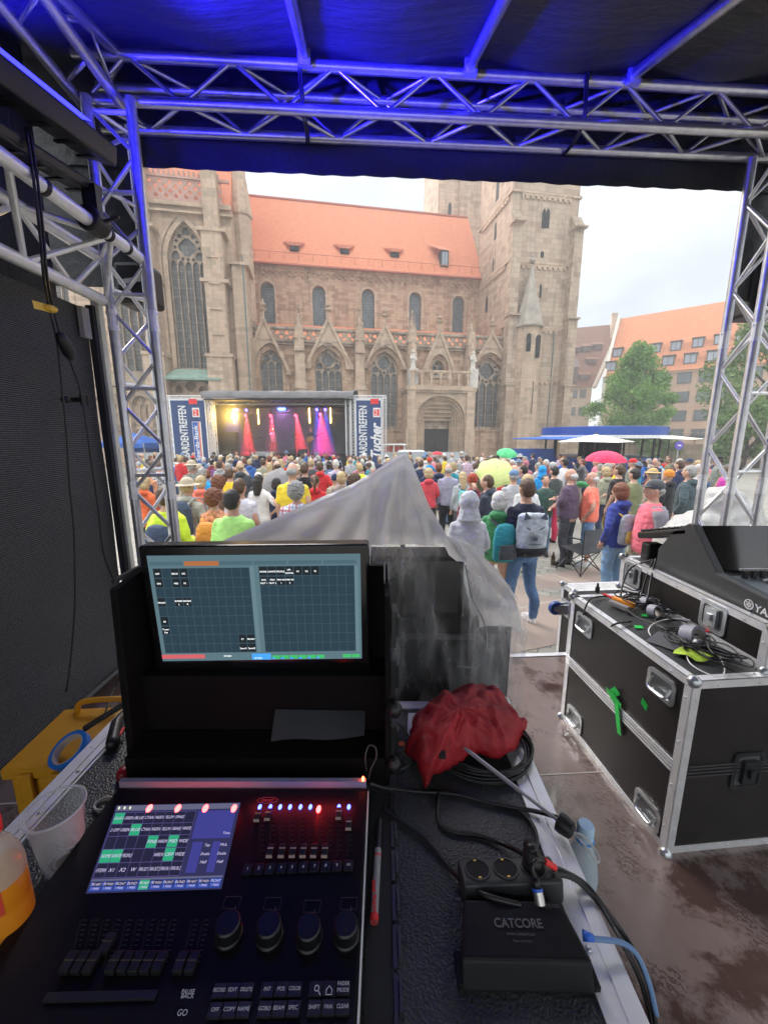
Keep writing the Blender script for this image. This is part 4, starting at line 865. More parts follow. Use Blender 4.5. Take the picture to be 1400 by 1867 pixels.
def pop_tent(label, px_, Y, w, py_):
    x = at(px_, 800, Y=Y).x; zt_ = sz(py_, Y); t_ = thing('pop_up_tent', label, 'tent', (x, Y, 0)); m_ = MB(); a = w / 2
    m_.add([(x - a, Y - a, zt_ - .7), (x + a, Y - a, zt_ - .7), (x + a, Y + a, zt_ - .7), (x - a, Y + a, zt_ - .7), (x, Y, zt_), (x - a, Y - a, zt_ - 1.0), (x + a, Y - a, zt_ - 1.0), (x + a, Y + a, zt_ - 1.0), (x - a, Y + a, zt_ - 1.0)], [(0, 1, 4), (1, 2, 4), (2, 3, 4), (3, 0, 4), (0, 5, 6, 1), (1, 6, 7, 2), (3, 8, 5, 0)]); m_.build('canopy', M_bluec, t_)
    for s1 in (-1, 1):
        for s2 in (-1, 1): m_ = MB(); m_.tube([(x + s1 * a, Y + s2 * a, -.4), (x + s1 * a, Y + s2 * a, zt_ - .7)], .03, 6); m_.build('leg', M_alud, t_)
pop_tent('blue pop up tent seen through the left truss', 245, 28, 3.2, 789); pop_tent('small blue pop up tent beside the left banner', 292, 31, 3.0, 800)
# white stall with red panels next to the portal, grey barrier sheet
xs_ = at(718, 800, Y=34).x; t_ = thing('market_stall', 'small white stall with red panels between the right banner and the church portal', 'stall', (xs_, 34, 0)); m_ = MB(); m_.box(xs_ - 1.0, xs_ + 1.0, 34, 36, -.4, .9); m_.box(xs_ - 1.05, xs_ + 1.05, 33.8, 36.2, 1.6, 1.68)
for k in (-.9, 0, .9): m_.box(xs_ + k - .05, xs_ + k + .05, 34, 34.1, .9, 1.6)
m_.build('body', M_white, t_); m_ = MB()
for k in (-.65, -.25, .25, .65): m_.box(xs_ + k - .15, xs_ + k + .15, 34.2, 34.25, .95, 1.55)
m_.build('red_panel', mat('faded_red', (.5, .08, .06), .6), t_)
xv = at(748, 800, Y=33).x; t_ = thing('parked_car', 'white car parked in front of the church portal', 'car', (xv, 33, 0)); t_.location.z = -.3; INV[t_.name] = Matrix.Translation((-xv, -33, 0)); m_ = MB(); m_.box(xv - 1.6, xv + 2.0, 32.2, 34, .35, .95); m_.add([(xv - 1.5, 32.2, .95), (xv + 1.6, 32.2, .95), (xv + 1.6, 34, .95), (xv - 1.5, 34, .95), (xv - .9, 32.35, 1.5), (xv + 1.1, 32.35, 1.5), (xv + 1.1, 33.85, 1.5), (xv - .9, 33.85, 1.5)], [(0, 1, 5, 4), (1, 2, 6, 5), (2, 3, 7, 6), (3, 0, 4, 7), (4, 5, 6, 7)]); m_.build('body', M_white, t_, bevel=.12, seg=3)
m_ = MB(); m_.box(xv - .7, xv + 1.1, 32.17, 32.22, 1.0, 1.4); m_.build('window', M_pane, t_)
for k in (-1, 1.4): m_ = MB(); m_.lathe([(.35, -.1), (.35, .1)], 14, (xv + k, 32.2, .35), Matrix.Rotation(pi / 2, 3, 'X')); m_.build('wheel', M_blackp, t_)
m_ = MB(); xa, xb = at(655, 800, Y=29).x, at(852, 800, Y=29).x; m_.box(xa, xb, 29, 29.04, -.4, sz(824, 29)); tag(m_.build('barrier_fence', mat('light_grey_sheet', (.46, .48, .48), .7, 0, .15, 2)), 'long pale grey barrier sheet in front of the church portal', 'fence')
m_ = MB(); xa, xb = at(236, 800, Y=27).x, at(312, 800, Y=27).x; m_.box(xa, xb, 26.4, 26.44, -.4, sz(826, 26.4)); tag(m_.build('barrier_fence', mat('light_grey_sheet', (.46, .48, .48), .7)), 'pale grey barrier sheet left of the concert stage', 'fence')
xs_ = at(1238, 800, Y=28).x; t_ = thing('street_sign', 'round blue sign on a grey pole in front of the terrace wall', 'sign', (xs_, 28, 0)); m_ = MB(); m_.tube([(xs_, 28, -.4), (xs_, 28, 2.1)], .035, 8); m_.build('pole', M_alud, t_); m_ = MB(); m_.lathe([(.3, 0), (.3, .03)], 20, (xs_, 27.95, sz(812, 28)), Matrix.Rotation(pi / 2, 3, 'X')); m_.build('sign_plate', mat('sign_blue_purple', (.12, .07, .45), .4), t_)
m_ = MB(); m_.box(xs_ - .12, xs_ + .12, 27.9, 27.915, sz(812, 28) - .05, sz(812, 28) + .05); m_.build('sign_mark', M_white, t_)
# ------------------------------------------------------------------ people
JOBS = {}; SHAPES = {}
def job(key, mb, vox, disp=0.0, dscale=8.0, smooth=3):
    JOBS[key] = (mb, vox, disp, dscale, smooth)
def run_jobs():
    tmp = []
    for key, (mb, vox, disp, ds, sm) in JOBS.items():
        me = mb.mesh('tmp'); o = bpy.data.objects.new('tmp', me); COL.objects.link(o); m = o.modifiers.new('r', 'REMESH'); m.mode = 'VOXEL'; m.voxel_size = vox
        if sm: s_ = o.modifiers.new('s', 'SMOOTH'); s_.factor = .5; s_.iterations = sm
        tmp.append((key, o, me))
    bpy.context.view_layer.update(); dg = bpy.context.evaluated_depsgraph_get()
    for key, o, me in tmp:
        nm = bpy.data.meshes.new_from_object(o.evaluated_get(dg)); d, ds = JOBS[key][2], JOBS[key][3]
        if d:
            nr = [v.normal.copy() for v in nm.vertices]
            for v, n in zip(nm.vertices, nr):
                c = v.co; q = noise.noise(Vector((c.x * ds, c.y * ds, c.z * ds * 1.7))) + .5 * noise.noise(Vector((c.x * ds * 2.3 + 5, c.y * ds * 2.3, c.z * ds * 2.6)))
                v.co = c + n * (q * d)
        nm.polygons.foreach_set('use_smooth', [True] * len(nm.polygons)); nm.materials.clear(); nm.update(); SHAPES[key] = nm
    for key, o, me in tmp: bpy.data.objects.remove(o); bpy.data.meshes.remove(me)
    JOBS.clear()
ARM = {'down': ((.205, -.03, 1.14), (.222, .05, .90)), 'front': ((.215, -.01, 1.15), (.11, .25, 1.10)), 'cross': ((.245, .03, 1.17), (-.02, .22, 1.20)), 'hip': ((.37, -.09, 1.17), (.20, .04, 1.01)), 'up': ((.26, .16, 1.30), (.12, .27, 1.52)), 'pocket': ((.29, -.08, 1.16), (.21, .04, .96)), 'face': ((.20, .13, 1.15), (.09, .19, 1.50))}
def limb(mb, pts, r, n=10):
    mb.tube(bez(pts, 4), [a for a in _interp(r, (len(pts) - 1) * 4 + 1)], n)
    for p, q in ((pts[0], r[0]), (pts[-1], r[-1])): mb.ell(p, (q * 1.02,) * 3, 10, 6)
def _interp(r, k):
    o = []
    for i in range(k):
        t = i / (k - 1) * (len(r) - 1); a = min(int(t), len(r) - 2); f = t - a; o.append(r[a] * (1 - f) + r[a + 1] * f)
    return o
def torso_rings(f, g, z0, z1, gr=0.0):
    """f: 1 man, 0 woman; g: girth"""
    base = [(.84, .165, .115), (.93, .172, .125), (1.03, .155 + .01 * f, .115), (1.14, .15 + .02 * f, .112), (1.27, .158 + .018 * f, .115), (1.36, .158 + .022 * f, .105), (1.41, .142 + .02 * f, .095), (1.445, .108 + .012 * f, .082), (1.48, .078, .07), (1.50, .062, .06)]
    out = []
    for i in range(len(base) - 1):
        for k in range(3):
            t = k / 3; a, b = base[i], base[i + 1]; z = a[0] + (b[0] - a[0]) * t
            if z0 <= z <= z1:
                gg = 1 + (g - 1) * max(0, 1 - abs(z - 1.08) / .4); out.append(((0, .012 * (g - 1) * 8 * max(0, 1 - abs(z - 1.08) / .4), z), (a[1] + (b[1] - a[1]) * t) * gg + gr, (a[2] + (b[2] - a[2]) * t) * (gg * gg) + gr))
    return out
def make_person(key, f=1, g=1.0, L='down', R='down', sleeve='long', legs='long', hem=.86, vox=.013, fine=False, hood=False, skirt=0, turn=0.0, wide=.10, puff=.018):
    def M(p, s): return (p[0] * s, p[1], p[2])
    b = MB(); b.loft(torso_rings(f, g, 0, 2), 16); b.tube([(0, -.005, 1.46), (0, .008, 1.58)], [.062, .052], 12)
    hc = Vector((0, .012, 1.645)); Rz = Matrix.Rotation(turn, 3, 'Z')
    b.ell(hc, (.076, .096, .118), 18, 14, R=Rz); b.ell(hc + Rz @ Vector((0, .03, -.055)), (.052, .058, .058), 12, 8, R=Rz); b.ell(hc + Rz @ Vector((0, .098, -.018)), (.014, .022, .026), 8, 6, R=Rz); b.ell(hc + Rz @ Vector((0, .088, -.064)), (.022, .012, .008), 8, 6, R=Rz); b.ell(hc + Rz @ Vector((0, .085, .022)), (.045, .014, .01), 8, 6, R=Rz)
    for s in (-1, 1): b.ell(hc + Rz @ Vector((s * .079, -.004, -.01)), (.012, .02, .032), 8, 6, R=Rz)
    t = MB(); t.loft(torso_rings(f, g, hem, 1.49, puff), 18)
    if hem < .84: t.loft([((0, 0, hem), .20, .155), ((0, 0, .9), .19, .145), ((0, 0, 1.1), .17, .13)], 18)
    for s, pose in ((-1, L), (1, R)):
        e, w = ARM[pose]; sh = (.148 + .016 * f, 0, 1.385); k = 1.0 if f else .9
        E = M(e, s); Wd = M(w, s); Sh = M(sh, s)
        limb(b, [Sh, E, Wd], [.052 * k, .043 * k, .027 * k]); d = (Vector(Wd) - Vector(E)).normalized()
        hn = Vector(Wd) + d * .05; b.ell(hn, (.026, .038, .05), 8, 6); side = d.cross(Vector((0, 0, 1)));
        if side.length < .3: side = Vector((0, 1, 0))
        side.normalize(); up = d.cross(side).normalized()
        cu = -up if up.z > 0 else up
        if fine:
            for q in range(4):
                o0 = hn + side * (-.027 + .018 * q) + d * .035; ln = (.066, .075, .072, .056)[q]; b.tube([o0, o0 + d * ln * .5 + cu * .006, o0 + d * ln * .8 + cu * ln * .45], [.0105, .0098, .0085], 6)
            b.tube([hn - side * .02 * s - d * .02, hn - side * .045 * s + d * .02 + cu * .01, hn - side * .045 * s + d * .05 + cu * .02], [.012, .011, .009], 6)
        else:
            for q in range(4): o0 = hn + side * (-.027 + .018 * q) + d * .03; b.tube([o0, o0 + d * .06 + cu * .02], [.012, .01], 5)
            b.tube([hn - d * .02, hn + side * .04 + d * .03 + cu * .02], [.013, .01], 5)
        if sleeve == 'long': limb(t, [Sh, E, tuple(Vector(Wd) - d * .01)], [.062 * k + puff * .3, .052 * k + puff * .3, .038 * k + puff * .2])
        elif sleeve == 'short': m_ = Vector(Sh).lerp(Vector(E), .72); limb(t, [Sh, tuple(Vector(Sh).lerp(m_, .5)), tuple(m_)], [.066 * k, .062 * k, .060 * k])
    hipx = .088; p_ = MB()
    for s in (-1, 1):
        a, k_, an = (s * hipx, 0, .90), (s * (hipx + wide * .12), .015, .50), (s * (hipx + wide * .25), -.03, .09)
        limb(b, [a, k_, (an[0], -.035, .30), an], [.08, .05, .044, .030]); b.ell((an[0], .05, .04), (.043, .12, .04), 10, 6)
        if legs == 'long': limb(p_, [a, k_, (an[0], -.035, .30), an], [.102 * (g * .3 + .7), .078, .070, .060])
        elif legs == 'short': m_ = Vector(a).lerp(Vector(k_), 1.0); limb(p_, [a, tuple(Vector(a).lerp(m_, .5)), tuple(m_)], [.10, .09, .082])
        elif legs == 'tight': limb(p_, [a, k_, (an[0], -.035, .30), an], [.098, .070, .064, .050])
    if skirt: p_.loft([((0, 0, skirt), .25, .22), ((0, 0, .7), .215, .18), ((0, 0, .95), .17, .13), ((0, 0, 1.03), .15, .115)], 20)
    else: p_.loft([((0, 0, .80), .135, .10), ((0, 0, .86), .175, .128), ((0, 0, .95), .178, .132), ((0, 0, 1.0), .165, .12)], 16)
    sh_ = MB()
    for s in (-1, 1):
        x = s * (hipx + wide * .25); sh_.loft([((x, .05, .002), .048, .135), ((x, .05, .02), .051, .140), ((x, .045, .05), .046, .125), ((x, .01, .085), .042, .085), ((x, -.02, .11), .042, .055)], 14)
    if hood: t.ell((0, -.085, 1.475), (.115, .07, .06), 12, 8); t.ell((0, -.05, 1.49), (.10, .08, .05), 12, 8)
    job(key + '_body', b, vox if not fine else .0085, smooth=2); job(key + '_top', t, vox, .006 if not fine else .007, 13); job(key + '_legs', p_, vox, .007, 11); job(key + '_shoes', sh_, vox, smooth=1)
FINE = dict(fine=True, vox=.011)
make_person('man', 1, 1.04, 'down', 'down', 'long'); make_person('manshort', 1, 1.12, 'down', 'front', 'short'); make_person('mancross', 1, 1.1, 'cross', 'cross', 'long', hood=True)
make_person('woman', 0, 1.0, 'down', 'front', 'long', legs='tight', hood=True); make_person('womanshort', 0, 1.05, 'front', 'down', 'short', legs='tight'); make_person('womandress', 0, 1.0, 'front', 'hip', 'short', skirt=.45)
make_person('phone', 1, 1.0, 'up', 'up', 'long'); make_person('coat', 1, 1.06, 'pocket', 'pocket', 'long', hem=.66, hood=True)
make_person('fnavy', 1, 1.0, 'front', 'front', 'long', legs='tight', wide=.35, **FINE); make_person('fpolo', 1, 1.14, 'pocket', 'front', 'short', legs='short', **FINE); make_person('fwoman', 0, 1.02, 'pocket', 'down', 'long', legs='tight', hood=True, **FINE)
make_person('fbig', 1, 1.2, 'cross', 'cross', 'long', hem=.88, **FINE); make_person('fpink', 1, 1.14, 'down', 'down', 'long', **FINE); make_person('fcoat', 1, 1.05, 'pocket', 'pocket', 'long', hem=.62, hood=True, puff=.03, **FINE); make_person('fhood', 0, 1.1, 'front', 'front', 'long', puff=.035, **FINE); make_person('fface', 0, 1.0, 'face', 'down', 'long', hood=True, **FINE)
# hair and hats, all round the head at (0, .012, 1.645)
def hair(key, parts, disp=.005, ds=25, vox=.009, sm=2):
    m = MB()
    for p in parts:
        if p[0] == 'e': m.ell(p[1], p[2], 16, 12)
        elif p[0] == 't': m.tube(bez(p[1], 3), _interp(p[2], (len(p[1]) - 1) * 3 + 1), 10)
        elif p[0] == 'l': m.lathe(p[1], 24, p[2], sy=p[3])
    job('h_' + key, m, vox, disp, ds, sm)
hair('short', [('e', (0, -.03, 1.60), (.070, .06, .05)), ('e', (0, -.004, 1.672), (.083, .098, .098)), ('e', (0, -.04, 1.64), (.080, .068, .085))])
hair('balding', [('e', (0, -.045, 1.632), (.083, .066, .062))])
hair('bob', [('e', (0, -.004, 1.672), (.098, .108, .105)), ('e', (0, -.032, 1.61), (.102, .082, .10))])
hair('curly', [('e', (0, -.008, 1.685), (.112, .115, .108)), ('e', (0, -.045, 1.64), (.108, .085, .10))], .022, 32)
hair('long', [('e', (0, -.004, 1.672), (.088, .102, .10)), ('t', [(0, -.05, 1.66), (0, -.075, 1.52), (0, -.115, 1.38)], [.088, .085, .055])])
hair('ponytail', [('e', (0, -.004, 1.672), (.083, .099, .098)), ('e', (0, -.1, 1.69), (.03, .03, .03)), ('t', [(0, -.11, 1.69), (0, -.15, 1.60), (0, -.14, 1.46)], [.022, .032, .012])])
hair('cap', [('e', (0, .0, 1.69), (.087, .105, .088)), ('l', [(.0, 0), (.075, 0), (.075, .008), (0, .01)], (0, .095, 1.685), 1.0)], 0, 1, .007, 1)
hair('hat', [('e', (0, 0, 1.70), (.09, .105, .092)), ('l', [(.0, 0), (.165, -.012), (.168, -.006), (0, .02)], (0, 0, 1.69), 1.08)], 0, 1, .008, 1)
hair('beanie', [('e', (0, -.004, 1.695), (.091, .107, .10)), ('e', (0, -.01, 1.66), (.092, .106, .05))], .003, 30)
hair('hoodup', [('e', (0, -.012, 1.665), (.115, .118, .135)), ('t', [(0, -.02, 1.60), (0, -.03, 1.47)], [.105, .14])], .008, 12)
_bp = MB(); _bp.loft([((0, 0, 0), .13, .07), ((0, 0, .03), .15, .085), ((0, 0, .22), .155, .085), ((0, 0, .38), .14, .075), ((0, 0, .45), .10, .05), ((0, .0, .47), .04, .02)], 18); job('pack', _bp, .012, .006, 14)
_bp = MB(); _bp.loft([((0, -.09, .04), .11, .03), ((0, -.095, .12), .12, .04), ((0, -.09, .22), .10, .025)], 14); job('pocket', _bp, .010, .003, 14)
_f = MB(); _f.loft([((0, 0, 0), .13, .045), ((0, 0, .03), .17, .065), ((0, 0, .3), .19, .075), ((0, 0, .47), .175, .065), ((0, 0, .5), .14, .045)], 20); job('wolfpack', _f, .010, .008, 12)
run_jobs()
def cloth(name, col, var=.18):
    k = 'c_' + name
    if k in MATS: return MATS[k]
    m, t, p, o = _new(name.replace(' ', '_') + '_cloth'); p.inputs['Roughness'].default_value = .8; p.inputs['Sheen Weight'].default_value = .15; p.inputs['Specular IOR Level'].default_value = .25
    co = N_(t, 'ShaderNodeTexCoord').outputs['Object']; n = ntex(t, co, 6, 4); t.links.new(ramp(t, n, .3, tuple(c * (1 - var) for c in col), .7, tuple(min(1, c * (1 + var)) for c in col)), p.inputs['Base Color'])
    mp_ = N_(t, 'ShaderNodeMapping'); mp_.inputs['Scale'].default_value = (1, 1, 2.2); t.links.new(co, mp_.inputs[0]); bump(t, ntex(t, mp_.outputs[0], 14, 4, .6), p, .5, .02); MATS[k] = m; return m
TOPS = {'navy': (.025, .035, .085), 'black': (.018, .018, .02), 'grey': (.22, .22, .23), 'light grey': (.42, .43, .44), 'white': (.74, .73, .71), 'red': (.62, .03, .035), 'yellow': (.85, .62, .04), 'neon yellow': (.72, .95, .05), 'green': (.05, .24, .09), 'olive': (.19, .20, .10), 'teal': (.03, .28, .33), 'blue': (.04, .14, .45), 'royal blue': (.02, .30, .68), 'beige': (.50, .42, .31), 'brown': (.15, .085, .055), 'pink': (.75, .22, .30), 'purple': (.22, .06, .24), 'orange': (.82, .26, .06), 'burgundy': (.22, .03, .045), 'lilac': (.50, .46, .58), 'dark grey': (.075, .08, .09), 'denim': (.13, .22, .36), 'lime': (.45, .82, .22), 'coral': (.85, .20, .13), 'khaki': (.34, .33, .24), 'magenta': (.55, .04, .35)}
def C(n): return cloth(n, TOPS[n])
HAIRC = {'grey': (.33, .32, .30), 'white': (.62, .60, .56), 'brown': (.10, .055, .03), 'dark': (.02, .017, .015), 'blond': (.52, .38, .20), 'auburn': (.20, .065, .03)}
def H(n):
    k = 'hair_' + n
    if k in MATS: return MATS[k]
    m, t, p, o = _new(n + '_hair'); c = HAIRC[n]; co = N_(t, 'ShaderNodeTexCoord').outputs['Object']; mp_ = N_(t, 'ShaderNodeMapping'); mp_.inputs['Scale'].default_value = (1, 1, .25); t.links.new(co, mp_.inputs[0]); n_ = ntex(t, mp_.outputs[0], 110, 3, .7)
    t.links.new(ramp(t, n_, .35, tuple(a * .55 for a in c), .7, tuple(min(1, a * 1.35) for a in c)), p.inputs['Base Color']); p.inputs['Roughness'].default_value = .55; bump(t, n_, p, .8, .006); MATS[k] = m; return m
SKINS = []
for i, c in enumerate(((.62, .36, .26), (.56, .31, .22), (.66, .42, .32), (.40, .22, .15))):
    m, t, p, o = _new('skin'); co = N_(t, 'ShaderNodeTexCoord').outputs['Object']; t.links.new(ramp(t, ntex(t, co, 9, 3), .3, tuple(a * .88 for a in c), .7, c), p.inputs['Base Color']); p.inputs['Roughness'].default_value = .5; p.inputs['Subsurface Weight'].default_value = .0; SKINS.append(m)
CHECK = {}
def check_mat(name, a, b, c, s=.045):
    m, t, p, o = _new(name); co = N_(t, 'ShaderNodeTexCoord').outputs['Object']; sx_ = N_(t, 'ShaderNodeSeparateXYZ'); t.links.new(co, sx_.inputs[0]); col = None; base = tuple(a) + (1,)
    last = None
    for ax, sc, cc in ((0, s, b), (2, s, b), (0, s * 2.2, c), (2, s * 2.2, c)):
        d = N_(t, 'ShaderNodeMath', operation='DIVIDE'); d.inputs[1].default_value = sc; t.links.new(sx_.outputs[ax], d.inputs[0]); f_ = N_(t, 'ShaderNodeMath', operation='FRACT'); t.links.new(d.outputs[0], f_.inputs[0]); l_ = N_(t, 'ShaderNodeMath', operation='LESS_THAN'); l_.inputs[1].default_value = .3; t.links.new(f_.outputs[0], l_.inputs[0])
        mu = N_(t, 'ShaderNodeMath', operation='MULTIPLY'); mu.inputs[1].default_value = .6; t.links.new(l_.outputs[0], mu.inputs[0]); last = mixc(t, mu.outputs[0], last if last is not None else base, cc)
    t.links.new(last, p.inputs['Base Color']); p.inputs['Roughness'].default_value = .85; return m
M_plaid = check_mat('plaid_cloth', (.70, .72, .80), (.10, .18, .45), (.6, .12, .12)); M_floral = mat('floral_cloth', (.62, .25, .13), .85, 0, .75, 22)
SHOES = {'white': M_white, 'black': M_blackp, 'brown': C('brown')}
def person(label, x, y, shape, top, legs, hairt, hairc, face=0.0, h=1.75, group=None, z=None, skin=0, shoes='black', hatmat=None, gr=True):
    o = bpy.data.objects.new('person', SHAPES[shape + '_body']); COL.objects.link(o); o.location = (x, y, gz(y) if z is None else z); k = h / 1.763; o.scale = (k, k, k); o.rotation_euler = (0, 0, face)
    tag(o, label, 'person', group)
    def put(name, key, m):
        me = SHAPES[key]
        if not me.materials: me.materials.append(None)
        c = bpy.data.objects.new(name, me); COL.objects.link(c); c.parent = o; c.material_slots[0].link = 'OBJECT'; c.material_slots[0].material = m; return c
    if not o.data.materials: o.data.materials.append(None)
    o.material_slots[0].link = 'OBJECT'; o.material_slots[0].material = SKINS[skin]
    put('jacket' if 'short' not in shape and 'dress' not in shape and 'polo' not in shape else 'shirt', shape + '_top', top if not isinstance(top, str) else C(top))
    put('skirt' if 'dress' in shape else ('shorts' if 'polo' in shape else 'trousers'), shape + '_legs', legs if not isinstance(legs, str) else C(legs)); put('shoes', shape + '_shoes', SHOES[shoes])
    if hairt in ('cap', 'hat', 'beanie', 'hoodup'):
        put('hood' if hairt == 'hoodup' else hairt, 'h_' + hairt, hatmat); 
        if hairt in ('cap', 'hat'): put('hair', 'h_balding' if h > 1.72 else 'h_bob', H(hairc))
    elif hairt: put('hair', 'h_' + hairt, H(hairc))
    return o
def slope(py): b = (933.5 - py) / FPX; return (-sin(PITCH) + b * cos(PITCH)) / (cos(PITCH) + b * sin(PITCH))
def spotY(py, h):
    y = (h - 2.3) / slope(py)
    for _ in range(8): y = (h + gz(y) - 2.3) / slope(py)
    return y
def pp(px, py, h=1.75, Y=None):
    Y = Y or spotY(py, h); return at(px, py, Y=Y).x, Y
TAKEN = []
def P_(label, px, py, shape, top, legs, hairt, hairc, face=0, h=1.75, Y=None, **k):
    x, y = pp(px, py, h, Y); TAKEN.append((x, y)); return person(label, x, y, shape, top, legs, hairt, hairc, radians(face), h, **k), x, y
def backpack(label, x, y, face, h, col, col2, z=.98, key='pack', s=1.0, strap=None):
    k = h / 1.763; a = radians(face); t_ = thing('backpack', label, 'backpack', (x + .20 * k * sin(a), y - .20 * k * cos(a), z * k + gz(y)), a, local=True); t_.scale = (s, s, s)
    for nm, kk, m in (('main_bag', key, col), ('front_pocket', 'pocket', col2)):
        if kk == 'pocket' and key == 'wolfpack': continue
        me = SHAPES[kk]
        if not me.materials: me.materials.append(None)
        c = bpy.data.objects.new(nm, me); COL.objects.link(c); c.parent = t_; c.material_slots[0].link = 'OBJECT'; c.material_slots[0].material = m
    for sg in (-1, 1):
        m_ = MB(); pts = bez([(sg * .07, .05, .42), (sg * .10, .13, .485), (sg * .125, .25, .47), (sg * .14, .335, .36), (sg * .155, .31, .18), (sg * .15, .15, .05)], 4)
        for i in range(len(pts) - 1): m_.beam(pts[i], pts[i + 1] + (pts[i + 1] - pts[i]) * .15, .045, .012, up=(0, -.5, 1))
        m_.build('strap', strap or col2, t_)
    return t_
# --- the people one can single out, nearest first
st = lambda px: -8 if px < 512 else 14
o, x, y = P_('person in dark navy sweater and blue jeans with animal face backpack, holding a phone', 962, 874, 'fnavy', cloth('dark navy', (.018, .02, .045)), cloth('blue jeans', (.10, .19, .34), .35), 'short', 'brown', 14, 1.82, 4.55, shoes='white', skin=1)
b = backpack('white and grey backpack with a printed animal face on the navy sweater', x, y, 4, 1.82, cloth('pale print', (.50, .55, .60), .5), C('black'), .92, 'wolfpack', 1.0)
m_ = MB()
for s in (-1, 1):
    m_.add([(s * .05, -.079, .33), (s * .11, -.077, .36), (s * .10, -.077, .34), (s * .055, -.08, .315)], [(0, 1, 2, 3) if s > 0 else (3, 2, 1, 0)]); m_.add([(s * .05, -.073, .45), (s * .12, -.07, .53), (s * .14, -.07, .43)], [(0, 1, 2) if s > 0 else (2, 1, 0)])
m_.box(-.025, .025, -.094, -.08, .20, .24); m_.box(-.075, .075, -.09, -.078, .15, .158); m_.build('printed_face', cloth('print dark', (.10, .12, .15)), b)
m_ = MB(); m_.loft([((0, 0, -.005), .135, .05), ((0, 0, .03), .176, .071), ((0, 0, .1), .185, .076)], 20); m_.build('base_panel', C('black'), b, smooth=True)
o, x, y = P_('person in grey hooded jacket with the hood up beside the plastic sheet', 856, 880, 'fhood', cloth('pale grey rain jacket', (.50, .50, .54)), 'khaki', 'hoodup', 'grey', 8, 1.70, 4.15, hatmat=cloth('pale grey rain jacket', (.50, .50, .54)))
o, x, y = P_('person with white hair and green scarf, green jacket, teal backpack', 912, 886, 'fwoman', 'green', 'khaki', 'bob', 'white', -22, 1.66, 4.6); m_ = MB(); m_.tube([(x + .13 * cos(a), y + .11 * sin(a), 1.40 + .03 * sin(2 * a)) for a in [2 * pi * i / 14 for i in range(14)]], .055, 8, closed=True); tag(m_.build('scarf', C('green'), o), None); o.children[-1].matrix_parent_inverse = (Matrix.Translation(o.location) @ Matrix.Rotation(o.rotation_euler.z, 4, 'Z') @ Matrix.Scale(o.scale.x, 4)).inverted()
backpack('teal and black backpack worn over the green jacket', x, y, 10, 1.66, C('teal'), C('dark grey'), .92, s=.95)
o, x, y = P_('person in dark navy rain jacket touching their face, beside the pale umbrella', 890, 856, 'fface', cloth('dark rain jacket', (.035, .045, .07)), 'black', 'short', 'brown', 60, 1.72, 6.2)
P_('person in rusty red beanie behind the grey hood', 862, 862, 'woman', 'burgundy', 'black', 'beanie', 'brown', 5, 1.70, 6.6, hatmat=cloth('rusty red', (.33, .06, .03)))
P_('person with blond bob in white knitted sweater', 963, 850, 'woman', 'white', 'denim', 'bob', 'blond', 10, 1.72, 6.3)
P_('person in light grey shirt and pale blue cap beside the white sweater', 938, 847, 'manshort', 'light grey', 'khaki', 'cap', 'grey', 8, 1.74, 7.2, hatmat=C('denim'))
P_('person in dark green sweater facing the camera, in the crowd behind the camping chair', 996, 858, 'womanshort', cloth('dark green knit', (.05, .10, .085)), 'denim', 'short', 'dark', 165, 1.62, 7.6)
o, x, y = P_('bald person in purple brown jacket and dark trousers with crossed arms', 1044, 842, 'fbig', cloth('aubergine jacket', (.10, .065, .105)), cloth('dark slate', (.055, .055, .07)), 'balding', 'white', 38, 1.78, 6.9, skin=1)
o, x, y = P_('person in coral orange polo shirt and jeans shorts beside the camping chair', 1082, 857, 'fpolo', 'coral', 'denim', 'balding', 'white', 55, 1.72, 6.9, shoes='white', skin=1)
o, x, y = P_('person with auburn hair in blue jacket and light blue jeans with grey backpack', 1134, 868, 'fwoman', cloth('indigo blue jacket', (.035, .055, .28)), cloth('light blue jeans', (.19, .32, .48), .3), 'bob', 'auburn', 25, 1.70, 5.15, shoes='white')
backpack('light grey drawstring backpack with a yellow base on the blue jacket', x, y, 12, 1.70, cloth('heather grey', (.33, .34, .38)), cloth('ochre', (.55, .38, .10)), .95, s=.85)
o, x, y = P_('person in pink polo under grey jacket with dark cap, looking left', 1196, 872, 'fpink', cloth('faded pink', (.82, .17, .22)), 'khaki', 'cap', 'grey', 78, 1.78, 4.75, hatmat=C('dark grey'), skin=1)
m_ = MB()
for s in (-1, 1):
    m_.loft([((s * .115, -.03, .9), .10, .13), ((s * .12, -.03, 1.15), .105, .125), ((s * .12, -.02, 1.38), .09, .105), ((s * .10, -.02, 1.46), .06, .07)], 14); m_.tube(bez([(s * .19, 0, 1.42), (s * .235, -.03, 1.14), (s * .24, .04, .93)], 4), [.082, .08, .076, .072, .068, .064, .06, .056, .054], 10)
c = m_.build('open_jacket', cloth('mauve grey', (.27, .25, .28)), None, smooth=True); c.parent = o
P_('tall person in dark rain coat with grey hair and glasses, right of the straw hat', 1262, 832, 'fcoat', cloth('slate rain coat', (.05, .075, .085)), 'black', 'short', 'grey', 30, 1.84, 6.9)
P_('person in khaki jacket with blond hair, left of the black T-shirt', 1107, 835, 'woman', 'khaki', 'navy', 'bob', 'blond', 20, 1.70, 9.0, shoes='white')
o, x, y = P_('person in black T-shirt with camera bag strap behind the blue jacket', 1132, 830, 'manshort', 'black', 'denim', 'short', 'brown', 30, 1.80, 8.0)
backpack('small black backpack on the black T-shirt', x, y, 20, 1.8, C('black'), C('dark grey'), 1.0, s=.8)
P_('person in olive shirt behind the dark cap', 1160, 838, 'manshort', 'olive', 'khaki', 'short', 'dark', 20, 1.76, 7.4)
